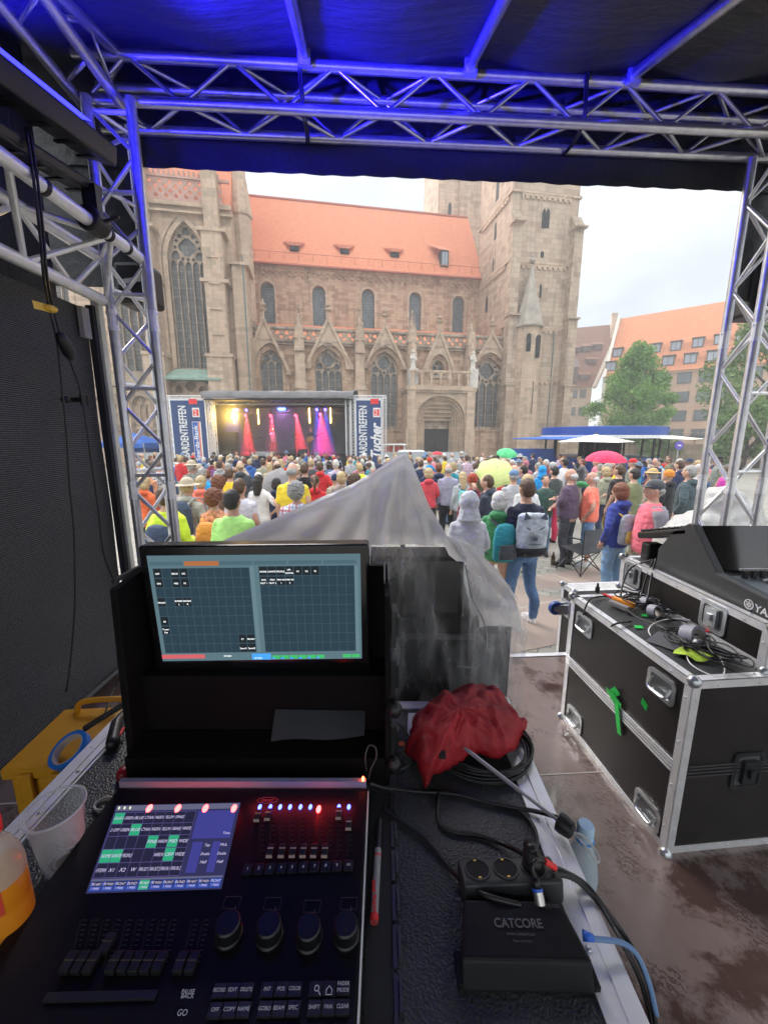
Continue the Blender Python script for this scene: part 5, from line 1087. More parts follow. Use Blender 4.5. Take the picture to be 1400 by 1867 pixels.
P_('person with straw hat in the crowd left of the orange hat', 1192, 843, 'woman', 'beige', 'khaki', 'hat', 'grey', 30, 1.68, 8.6, hatmat=cloth('straw', (.55, .36, .14)))
P_('person with orange knitted hat and black top', 1222, 843, 'woman', 'black', 'black', 'beanie', 'grey', 25, 1.68, 8.0, hatmat=cloth('burnt orange', (.72, .26, .04)))
P_('person in blue jacket peering over the right crowd', 1196, 822, 'man', 'navy', 'black', 'balding', 'brown', 170, 1.78, 13)
P_('person in magenta jacket behind the right truss', 1326, 835, 'woman', 'magenta', 'black', 'short', 'brown', 40, 1.68, 9.5)
P_('person in blue jacket with brown hair right of the tall dark coat', 1285, 845, 'woman', cloth('faded navy', (.06, .09, .2)), 'denim', 'bob', 'blond', 20, 1.66, 8.2)
# left side
o, x, y = P_('person in neon yellow rain jacket with navy backpack behind the left truss', 300, 889, 'fhood', 'neon yellow', 'denim', 'short', 'brown', -5, 1.76, 4.3)
backpack('navy backpack with grey straps on the neon yellow jacket', x, y, -5, 1.76, cloth('slate navy', (.05, .07, .12)), C('dark grey'), .9, s=1.0)
o, x, y = P_('person in lime green polo shirt with dark receding hair', 422, 893, 'manshort', 'lime', 'denim', 'short', 'dark', -4, 1.76, 4.05, skin=1)
o, x, y = P_('person in orange floral dress with an orange backpack', 388, 885, 'womandress', M_floral, M_floral, 'curly', 'auburn', -6, 1.64, 4.9)
backpack('bright orange backpack on the floral dress', x - .04, y, 2, 1.64, cloth('tan orange', (.75, .30, .07)), cloth('tan orange', (.75, .30, .07)), .88, s=.95)
o, x, y = P_('person in pale patterned jacket with beige cap and blue jeans', 340, 866, 'woman', cloth('pale camo', (.42, .42, .36), .5), cloth('blue jeans', (.10, .19, .34), .35), 'hat', 'blond', -8, 1.74, 5.3, hatmat=C('beige'))
backpack('grey and navy roll top backpack on the patterned jacket', x, y, -8, 1.74, cloth('slate navy', (.05, .07, .12)), C('light grey'), .98, s=1.05)
P_('person in pale lilac shirt behind the lime green polo', 436, 868, 'manshort', cloth('pale lilac', (.62, .60, .66)), 'khaki', 'short', 'brown', -6, 1.74, 5.3, skin=1)
P_('person with curly auburn hair and brown top left of the lilac shirt', 398, 862, 'womanshort', 'brown', 'black', 'curly', 'auburn', -6, 1.70, 6.2)
P_('tall person in yellow T-shirt in the middle of the left crowd', 532, 838, 'manshort', 'yellow', 'dark grey', 'balding', 'grey', 3, 1.92, 6.1)
P_('person in plaid shirt with curly grey hair just behind the plastic sheet', 539, 868, 'manshort', M_plaid, 'denim', 'curly', 'grey', 2, 1.72, 5.0)
P_('person in red jacket with dark ponytail right of the yellow T-shirt', 574, 857, 'woman', 'red', 'black', 'ponytail', 'brown', 4, 1.66, 7.0)
P_('tall person in bright red rain jacket behind the ponytail', 583, 836, 'coat', 'red', 'black', 'short', 'brown', 4, 1.80, 9.5)
P_('person in yellow rain jacket left of the lilac shirt', 418, 849, 'man', 'yellow', 'black', 'short', 'brown', -4, 1.76, 7.6)
P_('person in neon yellow vest near the top edge of the plastic sheet', 656, 840, 'man', 'neon yellow', 'black', 'short', 'blond', 6, 1.74, 10.0)
P_('person with blond bob in grey brown shirt beside the plastic sheet', 622, 850, 'womanshort', cloth('taupe', (.28, .24, .21)), 'khaki', 'bob', 'blond', 6, 1.68, 7.6)
P_('person in bright blue rain jacket with grey hair', 368, 850, 'man', 'royal blue', 'black', 'short', 'grey', -4, 1.74, 7.9)
P_('person with long dark hair in white top and pleated skirt', 470, 851, 'womandress', 'white', 'light grey', 'long', 'dark', -4, 1.68, 6.9)
P_('child sized person in dark cap and blue vest under the grey umbrella', 503, 862, 'woman', 'navy', 'navy', 'cap', 'dark', 0, 1.58, 7.3, hatmat=C('black'))
P_('person in red and orange jacket behind the left truss', 262, 866, 'woman', cloth('flame', (.75, .13, .04), .5), 'black', 'bob', 'blond', -10, 1.66, 6.6)
P_('person with white sun hat behind the left truss', 256, 850, 'man', 'navy', 'denim', 'hat', 'grey', -8, 1.70, 8.0, hatmat=C('beige'))
P_('person in green jacket left of the bright blue rain jacket', 352, 843, 'man', 'green', 'black', 'short', 'dark', -4, 1.70, 10.5)
P_('person with peach jacket and blond hair between the patterned jacket and the floral dress', 365, 858, 'woman', 'coral', 'black', 'bob', 'blond', -4, 1.66, 6.8)
o, x, y = P_('person in white top with a teal backpack right of the plastic sheet', 844, 848, 'woman', 'light grey', 'dark grey', 'long', 'blond', 0, 1.64, 8.2)
backpack('small turquoise backpack on a white top', x, y, 0, 1.64, cloth('turquoise', (.15, .62, .55)), cloth('turquoise', (.15, .62, .55)), 1.0, s=.7)
P_('person in pale checked shirt and dark trousers right of the plastic sheet', 818, 838, 'man', cloth('pale violet check', (.33, .33, .42)), 'black', 'balding', 'grey', 0, 1.78, 8.6)
P_('person in navy jacket with orange collar right of the plastic sheet', 800, 834, 'coat', 'navy', 'beige', 'short', 'auburn', 0, 1.78, 9.3)
P_('person in red brown jacket at the edge of the plastic sheet', 782, 842, 'woman', cloth('rose red', (.60, .06, .08)), 'black', 'bob', 'blond', 4, 1.70, 8.5)
o, x, y = P_('person in maroon top with a bright blue backpack', 868, 836, 'man', cloth('maroon', (.25, .06, .08)), 'black', 'short', 'brown', 0, 1.78, 9.8)
backpack('bright blue backpack on a maroon top', x, y, 0, 1.78, cloth('azure', (.03, .25, .55)), C('navy'), .98, s=.85)
P_('person in bright blue hooded rain jacket near the blue hoarding', 990, 834, 'woman', 'royal blue', 'black', 'hoodup', 'grey', 8, 1.66, 10.0, hatmat=C('royal blue'))
P_('person in faded rose jacket near the blue hoarding', 960, 830, 'man', cloth('rose', (.45, .16, .20)), 'black', 'beanie', 'grey', 8, 1.70, 12.5, hatmat=cloth('rose', (.45, .16, .20)))
P_('person in dark vest with a blue strap left of the purple brown jacket', 1012, 842, 'manshort', cloth('charcoal', (.06, .07, .07)), cloth('crimson trousers', (.55, .04, .10)), 'short', 'dark', 20, 1.74, 8.6)
# --- everybody else in the crowd
rr = random.Random(21); shapes_m = ['man', 'manshort', 'mancross', 'phone', 'coat', 'man']; shapes_w = ['woman', 'womanshort', 'womandress', 'woman']
topw = [('navy', 9), ('black', 8), ('grey', 7), ('light grey', 7), ('white', 10), ('red', 5), ('yellow', 4), ('green', 3), ('olive', 4), ('teal', 3), ('blue', 6), ('royal blue', 3), ('beige', 8), ('brown', 4), ('pink', 3), ('purple', 2), ('orange', 2), ('burgundy', 3), ('lilac', 4), ('dark grey', 6), ('denim', 5), ('khaki', 5)]
tb = [n for n, k in topw for _ in range(k)]; cand = []; tries = 0
def zone(x, y):
    q = x / y
    if y < 6.4 or y > 24: return False
    if q < -.63 or q > .86: return False
    if q < .1: return y < 23.6
    if q < .34: return y > 8.6
    if q < .5: return 8.8 < y < 20
    return 9.2 < y < 17.5
while len(cand) < 240 and tries < 40000:
    tries += 1; y = 6.4 + 17.4 * rr.random() ** .8; x = y * rr.uniform(-.63, .86)
    if not zone(x, y): continue
    if -.02 < x / y < .12 and y < 9.5: continue       # hidden behind the plastic sheet
    dm = .56 + .012 * y
    if all((x - a) ** 2 + (y - b) ** 2 > dm * dm for a, b in TAKEN): TAKEN.append((x, y)); cand.append((x, y))
cand.sort(key=lambda p: p[0] / p[1]); rows = []
def zname(q, y):
    if q < -.46: a = 'behind the left truss'
    elif q < -.30: a = 'before the left banner'
    elif q < -.07: a = 'before the concert stage'
    elif q < .02: a = 'before the right banner'
    elif q < .22: a = 'before the church portal'
    elif q < .44: a = 'near the blue hoarding'
    elif q < .66: a = 'near the beer pavilion'
    else: a = 'near the terrace wall'
    return a, ('near rows' if y < 10 else 'middle rows' if y < 15.5 else 'far rows')
specs = {}; bkn = {}; PK = []; M_str = check_mat('striped_cloth', (.62, .62, .6), (.62, .62, .6), (.05, .08, .2), .03); M_camo = mat('print_cloth', (.22, .24, .20), .85, 0, .8, 30)
for x, y in cand:
    man = rr.random() < .52; sh = rr.choice(shapes_m if man else shapes_w); top = rr.choice(tb); leg = rr.choice(['black', 'denim', 'dark grey', 'khaki', 'navy', 'beige'])
    ht = rr.choice(['short', 'short', 'short', 'balding', 'cap', 'short', 'hat'] if man else ['bob', 'long', 'ponytail', 'curly', 'bob', 'hat', 'short', 'beanie']); hc = rr.choice(['grey', 'grey', 'white', 'brown', 'brown', 'dark', 'blond', 'blond', 'auburn']); hm = rr.choice(['beige', 'navy', 'black', 'red', 'light grey', 'denim', 'white'])
    a, r_ = zname(x / y, y); hd = '%s %s' % (hm, ht) if ht in ('cap', 'hat', 'beanie') else {'short': 'short %s hair', 'balding': 'thinning %s hair', 'bob': 'a %s bob', 'long': 'long %s hair', 'ponytail': 'a %s ponytail', 'curly': 'curly %s hair'}[ht] % hc
    lb = 'person in %s with %s, %s, %s' % (top, hd, r_, a); specs.setdefault(lb, []).append((x, y, sh, top, leg, ht, hc, hm, lb))
ordn = ['leftmost', 'second from left', 'third from left', 'fourth from left', 'fifth from left']
for lb, L_ in specs.items():
    for i, (x, y, sh, top, leg, ht, hc, hm, _) in enumerate(L_):
        sx0, sy0 = sx(512), SY; f_ = atan2(-(sx0 - x), sy0 - y) + rr.gauss(0, .22)
        if rr.random() < .05: f_ += rr.uniform(1.2, 3)
        tm_ = top if rr.random() > .16 else rr.choice([M_plaid, M_floral, M_str, M_camo])
        if y < 13 and rr.random() < .22 and 'dress' not in sh:
            bc = rr.choice(['red', 'teal', 'navy', 'black', 'orange', 'grey', 'olive']); bkn[(bc, a)] = bkn.get((bc, a), 0) + 1; PK.append((bc, x, y, f_, top))
        lb = lb.replace('neon yellow', 'neon').replace('thinning', 'thin') if len(lb.split()) > 13 else lb
        if len(L_) > 1: lb = lb.replace('before the', 'facing')
        person(lb + (', ' + ordn[i] if len(L_) > 1 else ''), x, y, sh, tm_, leg, ht, hc, f_, rr.uniform(1.66, 1.86) if sh in shapes_m else rr.uniform(1.56, 1.74), group='festival visitors standing in the crowd', skin=rr.choice([0, 0, 1, 2, 2, 3]), hatmat=C(hm))
seen = {}
for bc, x, y, f_, top in PK:
    a, r_ = zname(x / y, y); k = '%s backpack on a person in %s, %s, %s' % (bc, top, r_, a); seen[k] = seen.get(k, 0) + 1
    if seen[k] > 1: continue
    b = backpack(k, x, y, math.degrees(f_), 1.72, C(bc), C('dark grey'), .96, s=.9); b['group'] = 'backpacks worn in the crowd'
# musicians
def musician(label, px_, dy, shape, top, legs, ht, hc, face):
    x = at(px_, 800, Y=SY + dy).x; return person(label, x, SY + dy, shape, top, legs, ht, hc, radians(face), 1.76, z=1.1), x, SY + dy
M1 = musician('person singing in pale denim jacket at the centre of the concert stage', 499, 1.3, 'phone', 'denim', 'dark grey', 'short', 'dark', 180)
M2 = musician('person in black playing an acoustic guitar on the concert stage', 567, 1.4, 'mancross', 'black', 'black', 'short', 'brown', 170)
M3 = musician('person in dark clothes behind a keyboard on the concert stage', 541, 2.6, 'mancross', 'dark grey', 'black', 'short', 'dark', 180)
M4 = musician('person in dark red playing at the left of the concert stage', 455, 2.4, 'mancross', 'burgundy', 'black', 'short', 'dark', 190)
def guitar(label, x, y, m, z=2.15, tilt=25):
    t_ = thing('guitar', label, 'guitar', (x, y - .22, z)); R = Matrix.Translation((x, y - .24, z)) @ Matrix.Rotation(radians(-tilt), 4, 'Y')
    m_ = MB(); out_ = [(.26 * cos(a) * (1 - .0 * a) + (.0), (.17 + .04 * cos(2 * a)) * sin(a)) for a in [2 * pi * i / 24 for i in range(24)]]; m_.plate(out_, [], -.04, .04, 0, R); m_.build('body', m, t_)
    m_ = MB(); m_.box(.2, .85, -.055, -.03, -.025, .025, 0, R); m_.box(.85, 1.0, -.05, -.02, -.04, .04, 0, R); m_.build('neck', M_frame, t_)
guitar('amber acoustic guitar held by the person in black on the concert stage', M2[1], M2[2], mat('amber_wood', (.55, .25, .06), .3)); guitar('dark electric guitar at the left of the concert stage', M4[1], M4[2], M_door, 2.1, 10)
# --- umbrellas in the crowd
def brolly(label, px, py, Y, r, m, tilt=0, az=0, n=8, face_h=.28):
    p = at(px, py, Y=Y); t_ = thing('umbrella', label, 'umbrella', tuple(p)); R = Matrix.Translation(p) @ Matrix.Rotation(az, 4, 'Z') @ Matrix.Rotation(tilt, 4, 'X'); m_ = MB(M=R); vs = [(0, 0, 0)]; fs = []
    for k in range(1, 6):
        q = k / 5
        for i in range(n * 4):
            a = 2 * pi * i / (n * 4); sc = 1 - .10 * q * (sin(a * n / 2) ** 2); vs.append((r * sin(q * 1.25) / sin(1.25) * sc * cos(a), r * sin(q * 1.25) / sin(1.25) * sc * sin(a), -face_h * r / .5 * (1 - cos(q * 1.25)) / .68 * .9))
    N4 = n * 4
    for i in range(N4): fs.append((0, 1 + i, 1 + (i + 1) % N4))
    for k in range(4):
        for i in range(N4): a_ = 1 + k * N4 + i; b_ = 1 + k * N4 + (i + 1) % N4; fs.append((a_, b_, b_ + N4, a_ + N4))
    m_.add(vs, fs); m_.build('canopy', m, t_, smooth=False)
    m_ = MB(M=R); m_.tube([(0, 0, .05), (0, 0, -.8)], .008, 6); m_.build('shaft', M_alud, t_)
    m_ = MB(M=R)
    m_.tube([(0, 0, -.8), (0, 0, -.88), (.03, 0, -.92), (.06, 0, -.88)], .014, 6); m_.build('handle', M_blackp, t_)
brolly('bright pink red umbrella open above the crowd in front of the beer pavilion', 1106, 822, 12.5, .62, cloth('pink red umbrella', (.85, .04, .12)), radians(4))
brolly('pale yellow green umbrella open behind the navy rain jacket', 905, 852, 8.6, .44, cloth('pale lime umbrella', (.56, .62, .24), .05), radians(42), radians(-8), 8, .22)
brolly('green and rainbow umbrella at the back of the crowd', 925, 819, 15.5, .42, cloth('green umbrella', (.10, .55, .22), .3), radians(20))
brolly('dark grey umbrella held low in the left crowd', 492, 880, 7.7, .40, cloth('grey umbrella', (.22, .21, .215), .05), radians(62), radians(-30), 8, .22)
brolly('small red umbrella near the church portal', 797, 823, 20, .32, cloth('red umbrella', (.6, .05, .06)))
# --- camping chair, bottle, wrapped bundle
cx_, cy_ = at(1052, 1040, Z=0).x, at(1052, 1040, Z=0).y
t_ = thing('camping_chair', 'black folding camping chair standing empty on the cobbles', 'chair', (cx_, cy_, 0)); Rc = Matrix.Translation((cx_, cy_, 0)) @ Matrix.Rotation(radians(25), 4, 'Z')
m_ = MB(M=Rc); m_.add([(-.22, .20, .42), (.24, .20, .42), (.24, -.22, .36), (-.22, -.22, .36)], [(0, 1, 2, 3)]); m_.build('seat', C('black'), t_)
m_ = MB(M=Rc); V_ = [(x_ * .01, -.26 - .02 * (1 - (x_ / 24) ** 2), z_) for z_ in (.40, .60, .80) for x_ in (-24, -12, 0, 12, 24)]; m_.add(V_, [(r_ * 5 + i, r_ * 5 + i + 1, r_ * 5 + i + 6, r_ * 5 + i + 5) for r_ in range(2) for i in range(4)]); m_.build('backrest', C('dark grey'), t_)
for a, b in (((-.25, -.26, .82), (-.25, -.26, 0)), ((.25, -.26, .82), (.25, -.26, 0)), ((-.25, .24, 0), (.23, .2, .42)), ((.25, .24, 0), (-.23, .2, .42)), ((-.25, -.26, .02), (.24, -.22, .38)), ((.25, -.26, .02), (-.24, -.22, .38)), ((-.25, -.26, .02), (-.25, .2, .42)), ((-.25, .24, .02), (-.25, -.22, .38)), ((.25, -.26, .02), (.25, .2, .42)), ((.25, .24, .02), (.25, -.22, .38))):
    m_ = MB(M=Rc); m_.tube([a, b], .009, 6); m_.build('leg', M_blackp, t_)
m_ = MB(M=Rc); m_.tube([(-.25, .2, .42), (-.27, .24, .62), (-.27, -.24, .64)], .012, 6); m_.build('armrest', M_blackp, t_)
bp = at(1007, 1030, Z=0); t_ = thing('beer_bottle', 'brown glass beer bottle standing on the cobbles left of the camping chair', 'bottle', (bp.x, bp.y, 0)); m_ = MB(); m_.lathe([(.033, 0), (.036, .01), (.036, .14), (.03, .17), (.015, .20), (.013, .235), (.015, .24)], 14, (bp.x, bp.y, 0)); m_.build('glass_body', mat('brown_glass', (.045, .018, .006), .08, coat=.5), t_, auto=True); m_ = MB(); m_.lathe([(.0365, .05), (.0365, .11)], 14, (bp.x, bp.y, 0), cap=False); m_.build('label_band', cloth('worn paper', (.10, .07, .04)), t_)
bx = at(1330, 800, Y=4.3).x; _b = MB()
for c_, r_ in (((bx - .25, 4.2, .95), (.45, .4, .55)), ((bx + .12, 4.3, 1.25), (.34, .32, .42)), ((bx + .05, 4.3, 1.58), (.22, .2, .17)), ((bx - .1, 4.3, .4), (.5, .45, .5))): _b.ell(c_, r_, 16, 12)
job('bundle', _b, .03, .05, 5, 3); run_jobs()
o = link_mesh('wrapped_equipment', SHAPES['bundle'], mat('white_sheet', (.40, .39, .37), .5, 0, .06, 3, .4, 9, .04)); tag(o, 'white sheet wrapped over bulky equipment behind the right truss', 'wrapped equipment')
# ------------------------------------------------------------------ podium, trusses, canopy
PR = radians(3.5); PM = Matrix.Rotation(PR, 4, 'Z')
def pd(x, y, z=0): return PM @ Vector((x, y, z))
def floor_mat():
    m, t, p, o = _new('wet_phenolic_board'); co = N_(t, 'ShaderNodeTexCoord').outputs['Object']
    wp = N_(t, 'ShaderNodeTexNoise'); wp.inputs['Scale'].default_value = 3.0; wp.inputs['Detail'].default_value = 8; wp.inputs['Roughness'].default_value = .68; wp.inputs['Distortion'].default_value = .25; t.links.new(co, wp.inputs['Vector'])
    wet = ramp(t, wp.outputs['Fac'], .50, 0.0, .56, .85)
    wv = N_(t, 'ShaderNodeTexWave', bands_direction='DIAGONAL'); wv.inputs['Scale'].default_value = 22; wv.inputs['Distortion'].default_value = 9; wv.inputs['Detail'].default_value = 3; wv.inputs['Detail Scale'].default_value = 2.5; t.links.new(co, wv.inputs['Vector'])
    lug = ramp(t, wv.outputs['Fac'], (.55), 0.0, .65, .8); zz = ramp(t, ntex(t, co, 5.5, 4), .53, 0.0, .57, .8)
    mu = N_(t, 'ShaderNodeMath', operation='MULTIPLY'); t.links.new(lug, mu.inputs[0]); t.links.new(zz, mu.inputs[1]); mxx = N_(t, 'ShaderNodeMath', operation='MAXIMUM'); t.links.new(mu.outputs[0], mxx.inputs[0]); t.links.new(wet, mxx.inputs[1])
    dry = mixc(t, ntex(t, co, 14, 6, .7), (.135, .095, .085), (.20, .15, .135)); c = mixc(t, mxx.outputs[0], dry, (.05, .025, .018)); t.links.new(c, p.inputs['Base Color'])
    r = ramp(t, mxx.outputs[0], 0, .24, 1, .07); t.links.new(r, p.inputs['Roughness']); b = bump(t, ntex(t, co, 160, 2), p, .12, .001); bump(t, mxx.outputs[0], p, .3, .0012, b); return m
g = MB(M=PM); g.box(-2.3, 3.4, -1.6, 2.40, .70, .80); tag(g.build('podium_floor', floor_mat()), kind='structure')
g = MB(M=PM)
for y in (1.46, .46): g.box(-2.3, 3.4, y - .003, y + .003, .8005, .8022)
tag(g.build('floor_joint_strips', mat('pale_joint', (.42, .38, .34), .6)), kind='structure')
g = MB(M=PM); g.box(-2.3, 3.4, 2.402, 2.44, .68, .806); g.box(-2.3, 3.4, 2.402, 2.43, .1, .679); tag(g.build('podium_edge', mat('white_edge_metal', (.72, .72, .75), .35, .3)), kind='structure')
TY = 2.80; SS = .24; M_tw = mat('tower_tube', (.62, .62, .65), .32, .75, .12, 20)
def tower(label, x, tri=False):
    h_ = SS / 2; cc = [(-h_, -h_), (h_, -h_), (0, h_ * .8)] if tri else [(-h_, -h_), (h_, -h_), (h_, h_), (-h_, h_)]; c = pd(x, TY); t_ = thing('truss_tower', label, 'truss', (c.x, c.y, 0)); truss(t_, (c.x, c.y, 0), (c.x, c.y, 4.17), SS, .029, .0125, up=tuple(PM @ Vector((0, 1, 0))), pitch=.27, nseg=14, material=M_tw, c=[(-q[0], q[1]) for q in cc])
    m_ = MB(M=PM); m_.box(x - .2, x + .2, TY - .2, TY + .2, 0, .012); m_.build('base_plate', M_alud, t_)
    for zj in (1.95, 3.0):
        for a, b in cc: m_ = MB(M=PM); m_.lathe([(.0325, -.06), (.0325, -.035), (.030, -.034), (.030, .034), (.0325, .035), (.0325, .06)], 12, (x + a, TY + b, zj)); m_.tube([(x + a - .038, TY + b, zj + .045), (x + a + .038, TY + b, zj + .045)], .006, 6); m_.build('coupler', M_alu, t_)
    for zj in (.95, 1.5, 2.05, 2.6, 3.15, 3.7, 4.1):
        m_ = MB(M=PM); m_.tube([(x + cc[0][0], TY + cc[0][1], zj), (x + cc[1][0], TY + cc[1][1], zj)], .0125, 6, cap=False); m_.build('rung', M_alu, t_); m_ = MB(M=PM); m_.tube([(x + cc[2][0], TY + cc[2][1], zj + .03), (x + cc[0][0], TY + cc[0][1], zj + .03)], .0125, 6, cap=False); m_.build('rung', M_alu, t_)
    return t_
tower('upright aluminium truss tower at the left corner of the podium', -1.385, True); tower('upright aluminium truss tower at the right corner of the podium', 2.82)
FZ = 4.30; FS = .22
a = pd(-1.58, 2.84, FZ); b = pd(3.1, 2.84, FZ)
ft = thing('front_truss', 'long horizontal aluminium truss across the top of the podium opening', 'truss', (a + b) / 2); M_fr = mat('dimmed_aluminium_tube', (.50, .50, .52), .3, .9, .12, 20)  # darker truss aluminium; the deep look under blue light is put into the colour
truss(ft, a, b, FS, .028, .0115, pitch=.30, nseg=14, material=M_fr)
for px_ in (605, 1112):
    x = at(px_, 200, Y=2.8).x; t_ = MB(M=PM)
    for dx in (-.006, .008):
        t_.tube(bez([(x + dx, 2.69, FZ + .22), (x + dx, 2.70, FZ + .06), (x + dx + .01, 2.715, FZ - .1), (x + dx + .012, 2.85, FZ - .145), (x + dx, 2.99, FZ - .10), (x + dx - .01, 2.985, FZ + .2)], 6), .006, 8)
    tag(t_.build('strap', M_blackp, smooth=True), 'black cable tied around the front truss, %s' % ('left of the middle' if px_ < 700 else 'near the right end'), 'strap')
# left side trusses
SX_ = -1.575; a = Vector((SX_, 2.62, 3.23)); b = Vector((SX_, -1.2, 3.23))
s1 = thing('side_truss', 'thick pale triangular aluminium truss running along the left side wall', 'truss', (a + b) / 2); truss(s1, a, b, SS, .031, .0145, pitch=.30, nseg=16, c=[(-SS / 2, -SS / 2), (-SS / 2, SS / 2), (SS / 2, SS / 2)] if False else [(SS / 2, -SS / 2), (SS / 2, SS / 2), (-SS / 2, SS / 2)])
for yy in (2.45, 2.30, 1.9, 1.62):
    m_ = MB(); m_.lathe([(.0325, -.012), (.036, -.008), (.036, .008), (.0325, .012)], 14, (SX_ + SS / 2, yy, 3.23 + SS / 2), Matrix.Rotation(pi / 2, 3, 'X')); m_.build('cable_tie', M_blackp, s1)
a = pd(-1.45, 2.75, FZ - .02); b = pd(-1.45, -1.2, FZ - .02)
s2 = thing('roof_side_truss', 'blue lit aluminium side truss under the canopy at the upper left', 'truss', (a + b) / 2)
for dx in (-.11, .11): m_ = MB(); m_.tube([a + PM @ Vector((dx, 0, -.11)), b + PM @ Vector((dx, 0, -.11))], .029, 14); m_.build('chord', M_fr, s2, smooth=True, auto=True)
RSL = .35
def roofz(y): return 4.44 - RSL * (2.74 - y)
m_ = MB(); m_.tube([pd(-1.34, 2.74, 4.43), pd(-1.34, 1.0, roofz(1.0) + .0)], .029, 14); m_.build('chord', M_fr, s2, smooth=True, auto=True)
pts = []
for i in range(7): y = 2.70 - i * .22; pts.append(pd(-1.345, y, FZ - .12) if i % 2 == 0 else pd(-1.34, y, max(roofz(y), FZ - .1)))
for i in range(4): m_ = MB(); m_.tube([pts[i], pts[i + 1]], .011, 8); m_.build('brace', M_fr, s2, smooth=True)
for i in range(6): m_ = MB(); m_.tube([pd(-1.56, 2.6 - i * .3, FZ - .13), pd(-1.345, 2.45 - i * .3, FZ - .13)], .011, 8); m_.build('brace', M_fr, s2, smooth=True)
for k, x in enumerate((-.29, .67, 1.66, 2.62)):
    m_ = MB(); m_.tube([pd(x, 2.78, roofz(2.78) + .005), pd(x, -1.2, roofz(-1.2) + .005)], .029, 14)
    o = m_.build('roof_purlin', M_fr, smooth=True, auto=True); tag(o, 'sloping round aluminium purlin under the black canopy, %s of four' % ('leftmost', 'second from left', 'third from left', 'rightmost')[k], 'purlin', None)
    m_ = MB(M=PM); m_.box(x - .035, x + .035, 2.67, 2.70, FZ + .07, FZ + .16); m_.tube([(x - .045, 2.69, FZ + .08), (x + .045, 2.69, FZ + .08)], .008, 6); m_.build('clamp', M_alud, o)
def tarp_mat(name, col, rough, bs=.5, sc=3.0):
    m, t, p, o = _new(name); co = N_(t, 'ShaderNodeTexCoord').outputs['Object']; mp_ = N_(t, 'ShaderNodeMapping'); mp_.inputs['Scale'].default_value = (1, 3.2, 1); t.links.new(co, mp_.inputs[0])
    n = ntex(t, mp_.outputs[0], sc, 6, .6); t.links.new(ramp(t, n, .3, tuple(c * .7 for c in col), .7, tuple(c * 1.35 for c in col)), p.inputs['Base Color']); p.inputs['Roughness'].default_value = rough; b_ = bump(t, n, p, bs, .06); bump(t, ntex(t, co, 60, 3), p, .3, .002, b_); return m
M_tarp = tarp_mat('black_tarpaulin', (.018, .019, .021), .5)
cnp = thing('canopy', 'black tarpaulin canopy roof with hanging front valance over the podium', 'canopy', pd(.4, 1, 4.2))
vs = []; fs = []; nx, ny = 60, 44
for j in range(ny + 1):
    for i in range(nx + 1):
        x = -2.05 + 5.4 * i / nx; y = 3.06 - 4.3 * j / ny; ph = ((x + .29) / .97) % 1
        sag = -.045 * sin(pi * ph) ** 2; z = roofz(y) + .035 + sag * min(1, j / 4) + .012 * noise.noise(Vector((x * 2.2, y * 7, 0)))
        vs.append(pd(x, y, z))
for j in range(ny):
    for i in range(nx): a_ = j * (nx + 1) + i; fs.append((a_, a_ + 1, a_ + nx + 2, a_ + nx + 1))
m_ = MB(); m_.add(vs, fs); m_.build('roof_sheet', M_tarp, cnp, smooth=True)
vs = []; fs = []; nx = 80
for i in range(nx + 1):
    x = -2.05 + 5.4 * i / nx
    for k, z in enumerate((4.68, 4.3, 4.12, 4.005)): vs.append(pd(x, 2.985 + .012 * noise.noise(Vector((x * 3, z * 2, 0))), z + (.004 * sin(x * 31) if k == 3 else 0)))
for i in range(nx):
    for k in range(3): a_ = i * 4 + k; fs.append((a_, a_ + 1, a_ + 5, a_ + 4))
m_ = MB(); m_.add(vs, fs); m_.build('valance', M_tarp, cnp, smooth=True)
for nm_, xa, xb, zb in (('left_drape', -2.3, -1.39, 3.3), ('right_drape', 2.80, 3.4, 3.3)):
    m_ = MB(M=PM); m_.box(xa, xb, 3.0, 3.012, zb, 4.5); m_.build('corner_drape', M_tarp, cnp)
# side walls
def gauze_mat():
    m, t, p, o = _new('black_gauze'); co = N_(t, 'ShaderNodeTexCoord').outputs['Object']; wv = N_(t, 'ShaderNodeTexWave', bands_direction='Z'); wv.inputs['Scale'].default_value = 30; wv.inputs['Distortion'].default_value = 1.2; wv.inputs['Detail'].default_value = 2; wv.inputs['Detail Scale'].default_value = 3; t.links.new(co, wv.inputs['Vector'])
    n = ntex(t, co, 90, 3, .7); n2 = ntex(t, co, 1.3, 4)
    mu = N_(t, 'ShaderNodeMath', operation='MULTIPLY'); t.links.new(wv.outputs['Fac'], mu.inputs[0]); t.links.new(n, mu.inputs[1]); c = ramp(t, mu.outputs[0], .12, (.008, .008, .008), .5, (.15, .15, .148)); c = mixc(t, ramp(t, n2, .3, 0.0, .75, .55), c, (.03, .03, .03)); t.links.new(c, p.inputs['Base Color']); p.inputs['Roughness'].default_value = .75; bump(t, mu.outputs[0], p, .6, .004); return m
wl_ = thing('side_wall', 'dark mesh fabric side wall at the left of the podium', 'wall', pd(-1.82, 0, .8)); M_gz = gauze_mat()
vs = []; fs = []; ny, nz_ = 40, 24
for j in range(nz_ + 1):
    for i in range(ny + 1):
        y = 2.55 - 4.2 * i / ny; z = .8 + 2.26 * j / nz_; q = 1 - j / nz_; vs.append(Vector((-1.81 + .02 * noise.noise(Vector((y * 1.5, z * 1.2, 3))) + .10 * max(0, q - .85) / .15, y, z)))
for j in range(nz_):
    for i in range(ny): a_ = j * (ny + 1) + i; fs.append((a_, a_ + 1, a_ + ny + 2, a_ + ny + 1))
m_ = MB(); m_.add(vs, fs); m_.build('mesh_fabric', M_gz, wl_, smooth=True)
